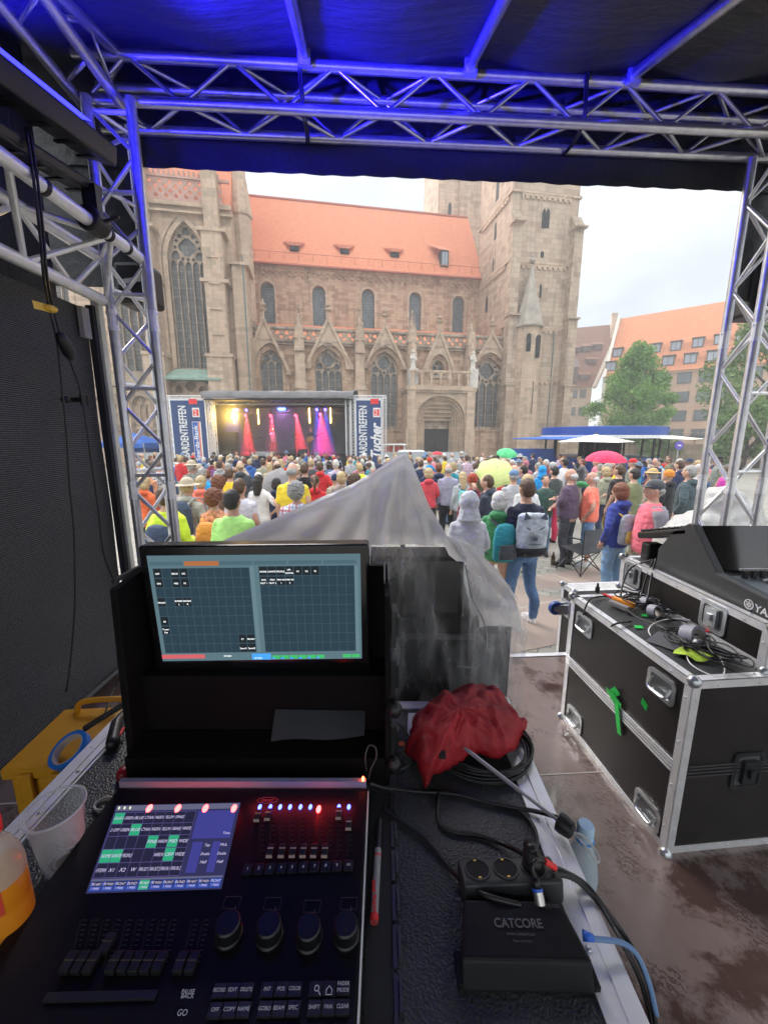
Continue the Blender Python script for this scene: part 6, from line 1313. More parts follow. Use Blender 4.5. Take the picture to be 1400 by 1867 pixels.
m_ = MB(); m_.box(-1.79, -1.745, 2.58, 2.62, .8, 3.15); m_.build('edge_strip', mat('pale_keder_strip', (.50, .51, .47), .5), wl_); m_ = MB(); m_.box(-1.80, -1.76, 2.545, 2.575, .8, 3.08); m_.build('edge_seam', M_black, wl_)
m_ = MB(M=PM); m_.box(-1.90, -1.86, -1.6, 2.75, 3.0, 4.5); m_.build('upper_tarp', M_tarp, wl_); m_ = MB(); m_.tube([(-1.70, 2.5, .83), (-1.69, 1.4, .84), (-1.70, 0, .83)], .012, 8); m_.build('bottom_hem', mat('hem_rubber', (.09, .09, .085), .4), wl_, smooth=True)
m_ = MB(); m_.box(-1.79, -1.762, 2.46, 2.52, 2.88, 3.05); m_.build('tag_label', mat('grey_tag', (.30, .29, .28), .5), wl_)
# lamps hanging on the left truss, one shines blue at the canopy
def batten(label, a, b, w, h, rot=0):
    a = Vector(a); b = Vector(b); t_ = thing('stage_light_bar', label, 'stage light', (a + b) / 2); m_ = MB(); m_.beam(a, b, w, h, up=(.25, 0, 1)); m_.build('housing', mat('black_painted_metal', (.022, .024, .026), .35, .3), t_, bevel=.012, seg=2)
    d = (b - a).normalized(); m_ = MB()
    for k in range(9): c = a.lerp(b, (k + .5) / 9); m_.beam(c - d * .012 + Vector((0, 0, -h / 2 - .004)), c + d * .012 + Vector((0, 0, -h / 2 - .004)), w * .8, .008)
    m_.build('cooling_ribs', M_blackp, t_); return t_
L1 = batten('long black light bar on the upper left truss, shining blue onto the canopy', (-1.42, 2.26, 3.70), (-1.40, 1.0, 3.46), .17, .09)
L2 = batten('long black light bar clamped below the other one on the left truss', (-1.52, 2.28, 3.55), (-1.50, 1.2, 3.37), .16, .05)
m_ = MB(); m_.add([(-1.34, 2.1, 3.722), (-1.44, 2.1, 3.745), (-1.42, 1.0, 3.52), (-1.32, 1.0, 3.50)], [(0, 1, 2, 3), (3, 2, 1, 0)]); m_.build('led_strip', emis('blue_led', (.02, .02, 1), 3), L1)
for nm_, loc, to, e_, ang in (('blue_lamp', (-1.30, 1.55, 3.66), (-.60, 1.9, 4.3), 1700, 68), ('blue_lamp', (-1.40, 1.35, 3.66), (-.95, 2.7, 4.4), 40, 50), ('blue_lamp', (-1.55, 2.1, 3.80), (-1.2, 2.9, 4.15), 14, 80)): spot(nm_, loc, to, (.015, .01, 1), e_, ang, .8, .06)
m_ = MB(); c = Vector((-1.455, 2.2, 3.36)); m_.lathe([(.055, -.05), (.06, -.04), (.06, .04), (.055, .05)], 16, c, Matrix.Rotation(pi / 2, 3, 'X')); m_.box(c.x - .03, c.x + .04, c.y - .02, c.y + .02, c.z, c.z + .16); m_.tube([c + Vector((.05, 0, 0)), c + Vector((.13, 0, .02))], .008, 6); tag(m_.build('truss_clamp', M_blackp, smooth=False), 'black hook clamp gripping the upper tube of the left side truss', 'clamp')
c = pd(-1.50, 3.08, 3.33); t_ = thing('spotlight', 'black spotlight with white strap hanging behind the left truss tower', 'spotlight', c); m_ = MB(); m_.box(c.x - .14, c.x + .10, c.y - .1, c.y + .1, c.z - .14, c.z + .13); m_.build('housing', M_blackp, t_, bevel=.03); m_ = MB(); m_.beam(c + Vector((-.1, -.112, -.01)), c + Vector((.1, -.112, .02)), .004, .03, up=(0, 0, 1)); m_.build('strap', mat('grey_strap', (.4, .4, .4)), t_)
c = at(1392, 533, Y=3.3); t_ = thing('loudspeaker', 'black box loudspeaker hanging behind the right truss tower', 'speaker', c); m_ = MB(); m_.box(c.x - .22, c.x + .22, c.y - .15, c.y + .1, c.z - .2, c.z + .22); m_.build('cabinet', M_blackp, t_, bevel=.02); m_ = MB(); m_.box(c.x - .19, c.x + .19, c.y - .158, c.y - .152, c.z - .17, c.z + .19); m_.build('grille', M_black, t_)
# hanging cables on the left
def XW(px, py, x=-1.66): return at(px, py, X=x)
def cable(label, pts, r=.005, m=None, name='cable', n=6):
    mb = MB(); mb.tube(bez(pts, n), r, 8); o = mb.build(name, m or M_blackp, smooth=True); return tag(o, label, 'cable') if label else o
cable('black cable hanging in front of the mesh wall down to the floor', [XW(48, 232, -1.42), XW(62, 330, -1.42), XW(74, 430, -1.42), XW(80, 500, -1.44), XW(90, 560), XW(104, 620), XW(113, 700), XW(122, 790), XW(127, 880), XW(135, 960), XW(137, 1030), XW(137, 1110), XW(130, 1200), XW(121, 1262)], .0055)
cable('black cable with inline connector hanging down to the black case', [XW(54, 232, -1.42), XW(68, 320, -1.42), XW(80, 430, -1.42), XW(86, 500, -1.44), XW(97, 560), XW(112, 615), XW(130, 662), XW(148, 715), XW(160, 790), XW(170, 860), XW(180, 930), XW(190, 1010), XW(210, 1062)], .0055)
m_ = MB(); a, b = XW(108, 606, -1.64), XW(133, 656, -1.64); m_.tube([a, a.lerp(b, .08), a.lerp(b, .3), a.lerp(b, .75), a.lerp(b, .95), b], [.01, .024, .03, .03, .02, .008], 12); tag(m_.build('inline_connector', M_blackp, smooth=True), 'chunky black inline power connector on the hanging cable', 'connector')
m_ = MB(); c = XW(92, 563, -1.64); m_.ell(c, (.03, .035, .018), 10, 6); m_.add([c + Vector(v) for v in ((0, -.01, -.018), (-.02, -.07, -.02), (-.02, -.075, .016), (0, -.01, .016))], [(0, 1, 2, 3), (3, 2, 1, 0)]); tag(m_.build('yellow_tape', mat('yellow_tape', (.75, .48, .06), .4), smooth=False), 'yellow tape flag wrapped around the hanging cables', 'tape')
m_ = MB(); c = XW(143, 729, -1.70); m_.tube([c + Vector((-.05, .0, .0)), c + Vector((.03, 0, 0))], .014, 10); m_.ell(c + Vector((-.05, -.02, 0)), (.025, .03, .02), 10, 6); m_.tube([c + Vector((.03, -.02, -.03)), c + Vector((.03, .03, -.03)), c + Vector((.03, .03, .03)), c + Vector((.03, -.02, .03))], .005, 6, closed=True); tag(m_.build('cable_clip', M_blackp), 'small black clip holding the cable to the mesh wall', 'clip')
# ------------------------------------------------------------------ road cases
def leather_mat():
    m, t, p, o = _new('pebbled_black_laminate'); co = N_(t, 'ShaderNodeTexCoord').outputs['Object']; v = N_(t, 'ShaderNodeTexVoronoi', feature='SMOOTH_F1'); v.inputs['Scale'].default_value = 260; t.links.new(co, v.inputs['Vector'])
    n = ntex(t, co, 7, 6, .65); t.links.new(ramp(t, n, .3, (.022, .024, .025), .75, (.05, .054, .055)), p.inputs['Base Color']); t.links.new(ramp(t, n, .3, .30, .7, .45), p.inputs['Roughness']); b_ = bump(t, v.outputs['Distance'], p, .9, .0022); bump(t, ntex(t, co, 500, 2), p, .3, .0006, b_); return m
def board_mat():
    m, t, p, o = _new('dark_phenolic_panel'); co = N_(t, 'ShaderNodeTexCoord').outputs['Object']; n = ntex(t, co, 6, 8, .7); sc = N_(t, 'ShaderNodeMapping'); sc.inputs['Rotation'].default_value = (.4, .8, .3); sc.inputs['Scale'].default_value = (60, 3, 60); t.links.new(co, sc.inputs[0]); s_ = ntex(t, sc.outputs[0], 1, 3, .8)
    c = ramp(t, n, .3, (.012, .0105, .010), .75, (.027, .023, .022)); c = mixc(t, ramp(t, s_, .70, 0.0, .78, .35), c, (.16, .15, .145)); t.links.new(c, p.inputs['Base Color']); p.inputs['Specular IOR Level'].default_value = .28; t.links.new(ramp(t, n, .3, .28, .7, .45), p.inputs['Roughness']); bump(t, ntex(t, co, 220, 2), p, .15, .0008); return m
M_lea = leather_mat(); M_brd = board_mat(); M_edge = mat('scratched_aluminium', (.78, .78, .79), .38, .5, .10, 25, .1, 120, .0006); M_zinc = mat('zinc_fitting', (.52, .54, .56), .28, .8, .15, 12)
def case(label, M, w, d, h, z0, z1=None, name='flight_case', topmat=None, seam=None, ball=.022, cat='flight case'):
    """box (0..w, 0..d) in frame M, z0..z0+h, dressed with edges, balls and rivets"""
    c = M @ Vector((w / 2, d / 2, z0)); t_ = thing(name, label, cat, c); e = .028; z1 = z0 + h; k = .0025
    m_ = MB(M=M); m_.box(0, w, 0, d, z0, z1); m_.build('body', M_brd, t_)
    m_ = MB(M=M); m_.box(e, w - e, e, d - e, z1 + .0005, z1 + .0015); m_.build('top_panel', topmat or M_lea, t_)
    ed = [((0, 0, z1), (w, 0, z1)), ((0, d, z1), (w, d, z1)), ((0, 0, z1), (0, d, z1)), ((w, 0, z1), (w, d, z1)), ((0, 0, z0), (w, 0, z0)), ((0, 0, z0), (0, d, z0)), ((w, 0, z0), (w, d, z0)), ((0, 0, z0), (0, 0, z1)), ((w, 0, z0), (w, 0, z1)), ((0, d, z0), (0, d, z1))]
    for a, b in ed:
        a = Vector(a); b = Vector(b); m_ = MB(M=M); ax = [i for i in range(3) if abs(a[i] - b[i]) > 1e-6][0]
        lo = [min(a[i], b[i]) for i in range(3)]; hi = [max(a[i], b[i]) for i in range(3)]; cen = (w / 2, d / 2, (z0 + z1) / 2)
        oth = [i for i in range(3) if i != ax]
        for fi in oth:      # two flanges of the angle profile, thin plates lying on the faces
            l2 = list(lo); h2 = list(hi); oi = [i for i in oth if i != fi][0]
            s_f = 1 if cen[fi] > a[fi] else -1; s_o = 1 if cen[oi] > a[oi] else -1
            q = sorted((a[fi] - s_f * (k + (.0006 if ax == 2 else 0)), a[fi] + s_f * e)); l2[fi], h2[fi] = q
            q = sorted((a[oi] - s_o * (k + (.0006 if ax == 2 else 0)), a[oi] + s_o * .0005)); l2[oi], h2[oi] = q
            m_.box(l2[0], h2[0], l2[1], h2[1], l2[2], h2[2])
            # raised bead
            n_ = int((hi[ax] - lo[ax]) / .14)
            for r_ in range(n_):
                pos = list(lo); pos[ax] = lo[ax] + (r_ + .6) * (hi[ax] - lo[ax]) / n_; pos[fi] = a[fi] + s_f * e * .62; pos[oi] = a[oi] - s_o * k
                m_.ell(pos, (.0045, .0045, .0045), 6, 4)
        for q in (.38, .8):
            pass
        m_.build('edge_profile', M_edge, t_)
    for x in (0, w):
        for y in (0, d):
            for z in (z0, z1): 
                if ball: m_ = MB(M=M); m_.ell((x, y, z), (ball, ball, ball), 16, 10); sx_, sy_ = (1 if x == 0 else -1), (1 if y == 0 else -1); m_.box(*sorted((x - sx_ * .004, x + sx_ * .05)), *sorted((y - sy_ * .0052, y + sy_ * .05)), *((z - .05, z + .0045) if z == z1 else (z - .004, z + .05))) if False else None; m_.build('ball_corner', M_zinc, t_, smooth=True)
    return t_
def dish(t_, M, c, u, v, n, w, h, mt=None, bar=True):
    """recessed handle / latch dish on a face: c centre, u along width, v up, n outward"""
    c, u, v, n = Vector(c), Vector(u), Vector(v), Vector(n); R = Matrix((u, -n, v)).transposed().to_4x4(); MM = M @ Matrix.Translation(c) @ R
    def rr_(w, h, r, k=5):
        o = []
        for cx, cz, a0 in ((w / 2 - r, h / 2 - r, 0), (-w / 2 + r, h / 2 - r, pi / 2), (-w / 2 + r, -h / 2 + r, pi), (w / 2 - r, -h / 2 + r, 1.5 * pi)): o += [(cx + r * cos(a0 + pi / 2 * i / k), cz + r * sin(a0 + pi / 2 * i / k)) for i in range(k + 1)]
        return o
    m_ = MB(M=MM); m_.plate(rr_(w, h, .02), [rr_(w - .03, h - .03, .015)], -.006, -.001); m_.build('recessed_handle', mt or M_zinc, t_); o = t_.children[-1]
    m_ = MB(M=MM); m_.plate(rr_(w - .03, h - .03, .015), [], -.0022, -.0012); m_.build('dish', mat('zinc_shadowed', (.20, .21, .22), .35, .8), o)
    m_ = MB(M=MM)
    if bar: m_.tube(bez([(-w * .34, -.004, h * .12), (-w * .3, -.02, -h * .22), (0, -.022, -h * .27), (w * .3, -.02, -h * .22), (w * .34, -.004, h * .12)], 4), .005, 8)
    else: m_.box(-w * .22, w * .22, -.016, -.003, -h * .3, h * .3); m_.box(-w * .08, w * .08, -.026, -.016, -h * .1, h * .12)
    m_.build('grip', mt or M_zinc, o, bevel=0)
C1R = radians(5.0); C1 = Matrix.Translation((1.03, 1.17, 0)) @ Matrix.Rotation(C1R, 4, 'Z')
c1 = case('large black road case with aluminium edges and green tape, right side of the podium', C1, 1.5, .72, .70, .80)
for y, z in ((.12, 1.42), (.60, 1.42), (.10, .90), (.60, .90)): dish(c1, C1, (0, y, z - .02), (0, -1, 0), (0, 0, 1), (-1, 0, 0), .13, .095)
dish(c1, C1, (.26, 0, 1.135), (1, 0, 0), (0, 0, 1), (0, -1, 0), .12, .15, mat('blackened_latch', (.045, .05, .052), .3, .7), bar=False)
m_ = MB(M=C1)
for dz in (-.022, -.008, .006, .018): m_.box(-.006, -.001, .028, .72, 1.148 + dz, 1.148 + dz + .007)
m_.build('lid_profile', M_edge, c1); m_ = MB(M=C1)
for dz in (-.022, -.008, .006, .018): m_.box(.028, 1.5, -.006, -.001, 1.148 + dz, 1.148 + dz + .007)
m_.build('lid_profile', mat('dark_aluminium', (.10, .10, .105), .4, .7), c1)
m_ = MB(M=C1); 
for q in (((.33, 1.20), (.30, 1.235), (.335, 1.25), (.36, 1.215)), ((.36, 1.175), (.29, 1.165), (.285, 1.20), (.35, 1.215)), ((.335, 1.18), (.29, 1.06), (.265, 1.065), (.30, 1.19)), ((.385, 1.19), (.33, 1.17), (.33, 1.205), (.385, 1.215))): m_.add([(-.009 - .002 * i, y, z) for i, (y, z) in enumerate(q)], [(0, 1, 2, 3), (3, 2, 1, 0)])
tag(m_.build('green_tape', mat('neon_green_tape', (.02, .55, .08), .5)), 'torn strips of neon green tape on the seam of the large road case', 'tape')
m_ = MB(M=C1); m_.add([(-.002, .20, 1.27), (-.002, .17, 1.255), (-.002, .165, 1.285), (-.002, .195, 1.30)], [(0, 1, 2, 3), (3, 2, 1, 0)]); tag(m_.build('green_sticker', mat('neon_green_tape', (.02, .55, .08))), 'small square green sticker on the upper half of the large road case', 'sticker')
C2 = Matrix.Translation((1.30, 2.52, 0)) @ Matrix.Rotation(C1R, 4, 'Z')
c2 = case('narrow black road case lid standing beyond the podium edge with a blue castor', C2, 1.3, .15, 1.26, 0.0, topmat=mat('pale_board', (.55, .55, .53), .6, 0, .2, 6))
m_ = MB(M=C2); m_.box(-.014, -.003, .02, .12, 1.05, 1.17); m_.box(-.07, -.014, .045, .055, 1.07, 1.14); m_.box(-.07, -.014, .095, .105, 1.07, 1.14); m_.build('castor_bracket', M_zinc, c2); m_ = MB(M=C2); m_.lathe([(.02, -.02), (.045, -.018), (.05, -.01), (.05, .01), (.045, .018), (.02, .02)], 20, (-.08, .075, 1.11), Matrix.Rotation(pi / 2, 3, 'X')); m_.build('castor_wheel', mat('blue_rubber', (.02, .07, .28), .4), c2, auto=True); m_ = MB(M=C2); m_.lathe([(.018, -.024), (.022, .024)], 14, (-.08, .075, 1.11), Matrix.Rotation(pi / 2, 3, 'X')); m_.build('hub', M_zinc, c2)
C3 = Matrix.Translation((1.31, 1.22, 0)) @ Matrix.Rotation(C1R * .4, 4, 'Z')
c3 = case('low black road case tray holding the mixing console, on top of the large road case', C3, 1.3, .80, .165, 1.5035, name='console_case', ball=.018)
for y in (.22, .70): dish(c3, C3, (0, y, 1.60), (0, -1, 0), (0, 0, 1), (-1, 0, 0), .12, .12, bar=False)
# mixing console standing in the tray
mc = thing('mixing_console', 'large black digital audio mixing console with white logo lettering on its side', 'mixing console', (1.8, 1.6, 1.67)); XC = 1.345
def YZ(px, py): p = at(px, py, X=XC); return (p.y, p.z)
A_, B_, Cc = YZ(1262, 956), YZ(1306, 1046), YZ(1398, 1093); zb_ = 1.66
prof = [(1.98, zb_), YZ(1190, 1022) , YZ(1226, 990), YZ(1254, 1000), A_, B_, Cc, (Cc[0] - .12, Cc[1] - .045), (Cc[0] - .12, zb_)]
prof = [(1.85, zb_), (1.85, zb_ + .10), (A_[0] + .10, A_[1] - .05), (A_[0] + .02, A_[1]), A_, B_, Cc, (Cc[0] - .10, Cc[1] - .06), (Cc[0] - .10, zb_)]
def side_plate(x0, x1, prof, mb):
    R = Matrix(((0, 1, 0, 0), (1, 0, 0, 0), (0, 0, 1, 0), (0, 0, 0, 1)))   # plate x->Y, plate y(thickness)->X
    mb.plate([(y, z) for y, z in prof], [], x0, x1, 0, R)
m_ = MB(); side_plate(XC, XC + .035, prof, m_); m_.build('side_cheek', mat('charcoal_plastic', (.04, .042, .044), .45, 0, .1, 30, .1, 200, .0005), mc, bevel=.004)
inner = [(y + .0, z - .006) for y, z in prof]; m_ = MB(); side_plate(XC + .036, XC + .95, [(1.84, zb_ + .01), (1.84, zb_ + .09), (A_[0] + .08, A_[1] - .06), (A_[0] + .01, A_[1] - .012), (B_[0] + .01, B_[1] - .012), (Cc[0] + .0, Cc[1] - .012), (Cc[0] - .09, Cc[1] - .065), (Cc[0] - .09, zb_ + .01)], m_); m_.build('body', M_blackp, mc)
def tq(u, v, P, Q, off=0.0):     # point on the tilted plane from P to Q (profile points), u across
    y = P[0] + (Q[0] - P[0]) * v; z = P[1] + (Q[1] - P[1]) * v; n = Vector((0, -(P[1] - Q[1]), P[0] - Q[0])).normalized(); return Vector((XC + .04 + u, y, z)) + n * off
m_ = MB(); m_.add([tq(.0, .02, A_, B_, -.004), tq(.9, .02, A_, B_, -.004), tq(.9, .93, A_, B_, -.004), tq(.0, .93, A_, B_, -.004)], [(3, 2, 1, 0)]); m_.build('screen', mat('dark_gloss_screen', (.012, .010, .010), .07, 0, .1), mc)
m_ = MB(); m_.beam(tq(.06, .93, A_, B_, .002), tq(.9, .93, A_, B_, .002), .006, .01); m_.build('trim_line', M_edge, mc)
m_ = MB()
for k in range(16): c = tq(.05 + k * .034, .12, B_, Cc, .012); m_.lathe([(.011, -.02), (.010, .012), (.008, .014)], 10, c)
m_.build('knob_row', M_blackp, mc); m_ = MB(); m_.add([tq(.01, .03, B_, Cc, -.006), tq(.9, .03, B_, Cc, -.006), tq(.9, .97, B_, Cc, -.006), tq(.01, .97, B_, Cc, -.006)], [(3, 2, 1, 0)]); m_.build('control_surface', mat('slate_panel', (.07, .085, .10), .4), mc)
for col, v, nm_ in (((.75, .05, .03), .42, 'red_buttons'), ((.05, .15, .7), .62, 'blue_buttons'), ((.3, .32, .34), .30, 'grey_buttons')):
    m_ = MB()
    for k in range(14):
        if nm_ == 'blue_buttons' and k % 3: continue
        c = tq(.10 + k * .03, v, B_, Cc, .002); m_.cbox(c, (.02, .012, .006))
    m_.build(nm_, mat(nm_, col, .4), mc)
RL = Matrix(((0, 0, -1, 0), (-1, 0, 0, 0), (0, 1, 0, 0), (0, 0, 0, 1)))      # text x -> -Y, text y -> +Z, facing -X
lp = at(1356, 1098, X=XC - .002); dirv = at(1400, 1120, X=XC - .002) - lp; ang = atan2(dirv.z, -dirv.y)
lg = MB(); RM = Matrix.Translation(Vector((XC - .0015, lp.y, lp.z))) @ RL @ Matrix.Rotation(ang * .55, 4, 'Z')
lg.plate(circ(.018, 0, .019, 24), [circ(.018, 0, .0155, 24)], -.0006, .0006, 0, RM @ Matrix.Rotation(-pi / 2, 4, 'X'))
for k in range(3): R_ = RM @ Matrix.Translation((.018, 0, 0)) @ Matrix.Rotation(k * pi / 3, 4, 'Z'); lg.box(-.0018, .0018, -.013, .013, -.0006, .0006, 0, R_); lg.box(-.0045, .0045, .006, .0085, -.0006, .0006, 0, R_); lg.box(-.0045, .0045, -.0085, -.006, -.0006, .0006, 0, R_)
add_text(lg, 'YAMAHA', RM @ Matrix.Translation((.042, -.0135, 0)), .038, bold=.0008); lg.build('logo_lettering', mat('silver_print', (.75, .75, .76), .4), mc)
# rear arms and slotted shelf behind the console
m_ = MB(); p0 = YZ(1166, 968); p1 = YZ(1252, 972)
for k in range(2): m_.box(XC + .01, XC + .09, (1.93, 1.70)[k], (1.99, 1.78)[k], 1.62, (1.76, 1.82)[k])
m_.build('rear_bracket', M_blackp, mc, bevel=.008)
ra_, rb_ = Vector((XC + .45, 2.02, 1.785)), Vector((XC + .45, 1.69, 1.885)); m_ = MB(); m_.beam(ra_, rb_, .90, .035); m_.build('rear_shelf', M_blackp, mc, bevel=.01); m_ = MB()
for k in range(8): c = ra_.lerp(rb_, .08 + k * .115) + Vector((0, .006, .022)); m_.cbox(c, (.88, .018, .010))
m_.build('shelf_ribs', M_blackp, mc)
m_ = MB(); c = at(1389, 960, X=1.75); m_.cbox(tq(.34, .06, A_, B_, .0), (.03, .012, .01)); m_.build('green_indicator', emis('green_led', (.05, .9, .2), 1.0), mc)
# ------------------------------------------------------------------ foreground table of road cases
TZ_ = 1.47
TR = radians(0.8)
TM = Matrix.Translation((-.82, .12, 0)) @ Matrix.Rotation(-TR, 4, 'Z')
tc_ = case('wide black road case used as a table in the foreground, aluminium edges', TM, 1.19, 1.0, TZ_ - .8 - .0015, .80, name='table_case', topmat=M_lea, ball=.02)
def TP(px, py, z=TZ_): return at(px, py, Z=z)
# wide bright profiles on the left and right borders of the table top
def strip(pa, pb, w, h, z, m, t_, off=0, nm='edge_profile'):
    a = TP(*pa, z); b = TP(*pb, z); m_ = MB(); m_.beam(a + Vector((off, 0, 0)), b + Vector((off, 0, 0)), w, h); return m_.build(nm, m, t_)
M_prof = mat('bright_ribbed_aluminium', (.86, .86, .87), .34, .4, .05, 12)
a = TM @ Vector((1.19, 0, 0)); 
m_ = MB(M=TM)
for x, w in ((1.150, .030), (1.178, .022)): m_.box(x - w / 2, x + w / 2, .0, 1.0, TZ_ - .002, TZ_ + (.0035 if w > .025 else .006))
m_.box(1.19, 1.196, 0, 1.0, TZ_ - .05, TZ_ + .004); m_.build('right_border', M_prof, tc_)
m_ = MB(M=TM); m_.box(.0, .03, .0, 1.0, TZ_ - .002, TZ_ + .0035); m_.box(.034, .052, 0, 1.0, TZ_ - .002, TZ_ + .005); m_.box(.056, .062, 0, 1.0, TZ_ - .002, TZ_ + .004); m_.build('left_border', M_prof, tc_)
m_ = MB(M=TM); m_.box(.065, 1.13, .965, .998, TZ_ - .002, TZ_ + .0045); m_.build('back_border', M_prof, tc_)
m_ = MB(M=TM)
for x in (.043, 1.15):
    for k in range(9): m_.ell((x, .06 + k * .11, TZ_ + .0045), (.0055, .0055, .003), 10, 5)
m_.build('rivets', M_zinc, tc_)
m_ = MB(M=TM); cxx, cyy = 1.135, .245
m_.plate([(cxx - .05 + .028 * cos(a) * (1 if True else 1), cyy + .02 + .028 * sin(a)) for a in [pi * .5 + pi * i / 8 for i in range(9)]] + [(cxx - .02, cyy - .045), (cxx + .05, cyy - .06), (cxx + .06, cyy + .02), (cxx - .01, cyy + .03)], [], TZ_ + .0065, TZ_ + .009, 0, Matrix(((1, 0, 0, 0), (0, 0, 1, 0), (0, 1, 0, 0), (0, 0, 0, 1))))
m_.ell((cxx - .055, cyy + .022, TZ_ + .009), (.007, .007, .004), 10, 5); m_.ell((cxx - .055, cyy - .012, TZ_ + .009), (.007, .007, .004), 10, 5); m_.build('corner_brace', M_zinc, tc_)
# narrow dark gap with hinge profile between the console and the right half of the table
m_ = MB(); m_.box(-.030, .014, .15, .78, TZ_ + .0006, TZ_ + .003); m_.build('dark_slot', M_black, tc_); m_ = MB()
k = .16
while k < 1.05: m_.box(.015, .0215, k, k + .055, TZ_ + .0006, TZ_ + .006); m_.box(.0235, .0275, k + .01, k + .05, TZ_ + .0006, TZ_ + .012); k += .062
m_.build('hinge_profile', mat('dark_aluminium', (.10, .10, .105), .4, .7), tc_)
# ------------------------------------------------------------------ monitor in its black lift-out case
cab = thing('monitor_case', 'matt black open case holding the touch monitor upright', 'monitor case', (-.31, .9, TZ_)); M_mb = mat('matt_black_paint', (.0045, .0045, .005), .75, 0, .1, spec=.15)
m_ = MB(); m_.box(-.62, .004, .985, 1.0, TZ_ + .004, 1.966); m_.build('back_panel', M_mb, cab)
for xa, xb, ya in ((-.640, -.622, .84), (.002, .014, .80)):
    m_ = MB(); m_.add([(xa, ya, TZ_ + .004), (xb, ya, TZ_ + .004), (xb, 1.0, TZ_ + .004), (xa, 1.0, TZ_ + .004), (xa, ya + .02, 1.95), (xb, ya + .02, 1.95), (xb, 1.0, 1.965), (xa, 1.0, 1.965)], [(3, 2, 1, 0), (4, 5, 6, 7), (0, 1, 5, 4), (1, 2, 6, 5), (2, 3, 7, 6), (3, 0, 4, 7)]); m_.build('side_panel', M_mb, cab, bevel=.002)
for x in (-.631, .008):
    m_ = MB(); m_.box(x - .008, x - .005, .865, .995, 1.962, 1.972); m_.box(x + .002, x + .005, .865, .995, 1.964, 1.974); m_.build('edge_rail', mat('dark_aluminium', (.10, .10, .105), .4, .7), cab)
m_ = MB(); m_.box(-.62, .001, .805, .985, TZ_ + .004, 1.545); m_.build('base', M_mb, cab); m_ = MB(); m_.box(-.62, .001, .90, .984, 1.546, 1.70); m_.build('base', M_mb, cab)
for z0, z1, x in ((1.545, 1.63, .015), (1.70, 1.80, .015), (1.83, 1.92, .0155)):
    m_ = MB(); m_.box(x, x + .012, .81, .85, z0, z1); m_.box(x + .012, x + .02, .82, .84, z0 + .02, z1 - .02); m_.build('latch', mat('blackened_latch', (.045, .05, .052), .3, .7), cab, bevel=.002)
for z in (1.52, 1.67):
    m_ = MB(); m_.tube([(.022, .80, z), (.022, .80, z + .03)], .012, 10); m_.ell((.024, .80, z + .012), (.018, .018, .02), 10, 8); m_.build('rubber_foot', M_blackp, cab, smooth=True)
MY = .93
mon = thing('touch_monitor', 'wide black touch monitor showing a grey grid of lighting presets', 'monitor', (-.32, MY, 1.87))
tl, tr, br_, bl_ = at(268, 1013, Y=MY), at(657, 1009, Y=MY), at(660, 1200, Y=MY), at(298, 1205, Y=MY)
m_ = MB(); o_tl, o_tr, o_br, o_bl = at(250, 996, Y=MY), at(672, 992, Y=MY), at(676, 1232, Y=MY), at(286, 1238, Y=MY)
q = [o_bl, o_br, o_tr, o_tl]; m_.add([p + Vector((0, .0, 0)) for p in q] + [p + Vector((0, .05, 0)) for p in q], [(0, 1, 2, 3), (7, 6, 5, 4), (0, 4, 5, 1), (1, 5, 6, 2), (2, 6, 7, 3), (3, 7, 4, 0)]); m_.build('bezel', mat('gloss_black_bezel', (.005, .005, .006), .18, 0, .1), mon, bevel=.008, seg=3)
m_ = MB(); m_.box(-.36, -.28, .965, .984, 1.6, 1.9); m_.build('mount', M_mb, mon)
def MQ(u, v, off=.0):
    p = tl.lerp(tr, u).lerp(bl_.lerp(br_, u), v); return Vector((p.x, MY - .0012 - off, p.z))
def q4(mb, u0, u1, v0, v1, off, mi=0): mb.add([MQ(u0, v1, off), MQ(u1, v1, off), MQ(u1, v0, off), MQ(u0, v0, off)], [(0, 1, 2, 3)], mi)
m_ = MB(); q4(m_, 0, 1, 0, 1, 0); scr = m_.build('screen', emis('screen_frame_grey', (.115, .195, .23), .38), mon)
m_ = MB(); q4(m_, .02, .475, .115, .92, .0006); q4(m_, .52, .97, .105, .92, .0006); m_.build('preset_area', emis('screen_slate', (.030, .058, .082), .38), mon)
m_ = MB(); NX = 11
for k in range(NX + 1):
    for a, b, v0 in ((.02, .475, .115), (.52, .97, .105)): u = a + (b - a) * k / NX; q4(m_, u - .0007, u + .0007, v0, .92, .0009)
for k in range(10):
    for a, b, v0 in ((.02, .475, .115), (.52, .97, .105)): v = v0 + (.92 - v0) * k / 9; q4(m_, a, b, v - .0012, v + .0012, .0009)
m_.build('grid_lines', emis('screen_line', (.085, .145, .17), .38), mon)
m_ = MB()
for k in range(6): q4(m_, .01 + k * .163, .165 + k * .163, .055, .09, .0008)
m_.build('tab_row', emis('screen_tab', (.08, .15, .185), .38), mon); m_ = MB(); q4(m_, .172, .335, .053, .095, .001); m_.build('active_tab', emis('screen_brown', (.25, .09, .035), .7), mon)
m_ = MB(); q4(m_, .478, .497, .10, .92, .001); q4(m_, .972, .988, .11, .93, .001); m_.build('scroll_bar', emis('screen_bar', (.15, .24, .28), .38), mon)
m_ = MB(); q4(m_, .0, .215, .935, .975, .001); m_.build('red_bar', emis('screen_red', (.45, .09, .10), .6), mon); m_ = MB(); q4(m_, .45, .545, .935, .995, .001); m_.build('blue_button', emis('screen_blue', (.03, .16, .42), 1), mon)
m_ = MB()
for k in range(6): q4(m_, .55 + k * .0445, .59 + k * .0445, .955, .99, .001)
for k in range(2): q4(m_, .905 + k * .0445, .945 + k * .0445, .952, .985, .001)
m_.build('status_cells', emis('screen_green', (.04, .35, .10), .6), mon); m_ = MB()
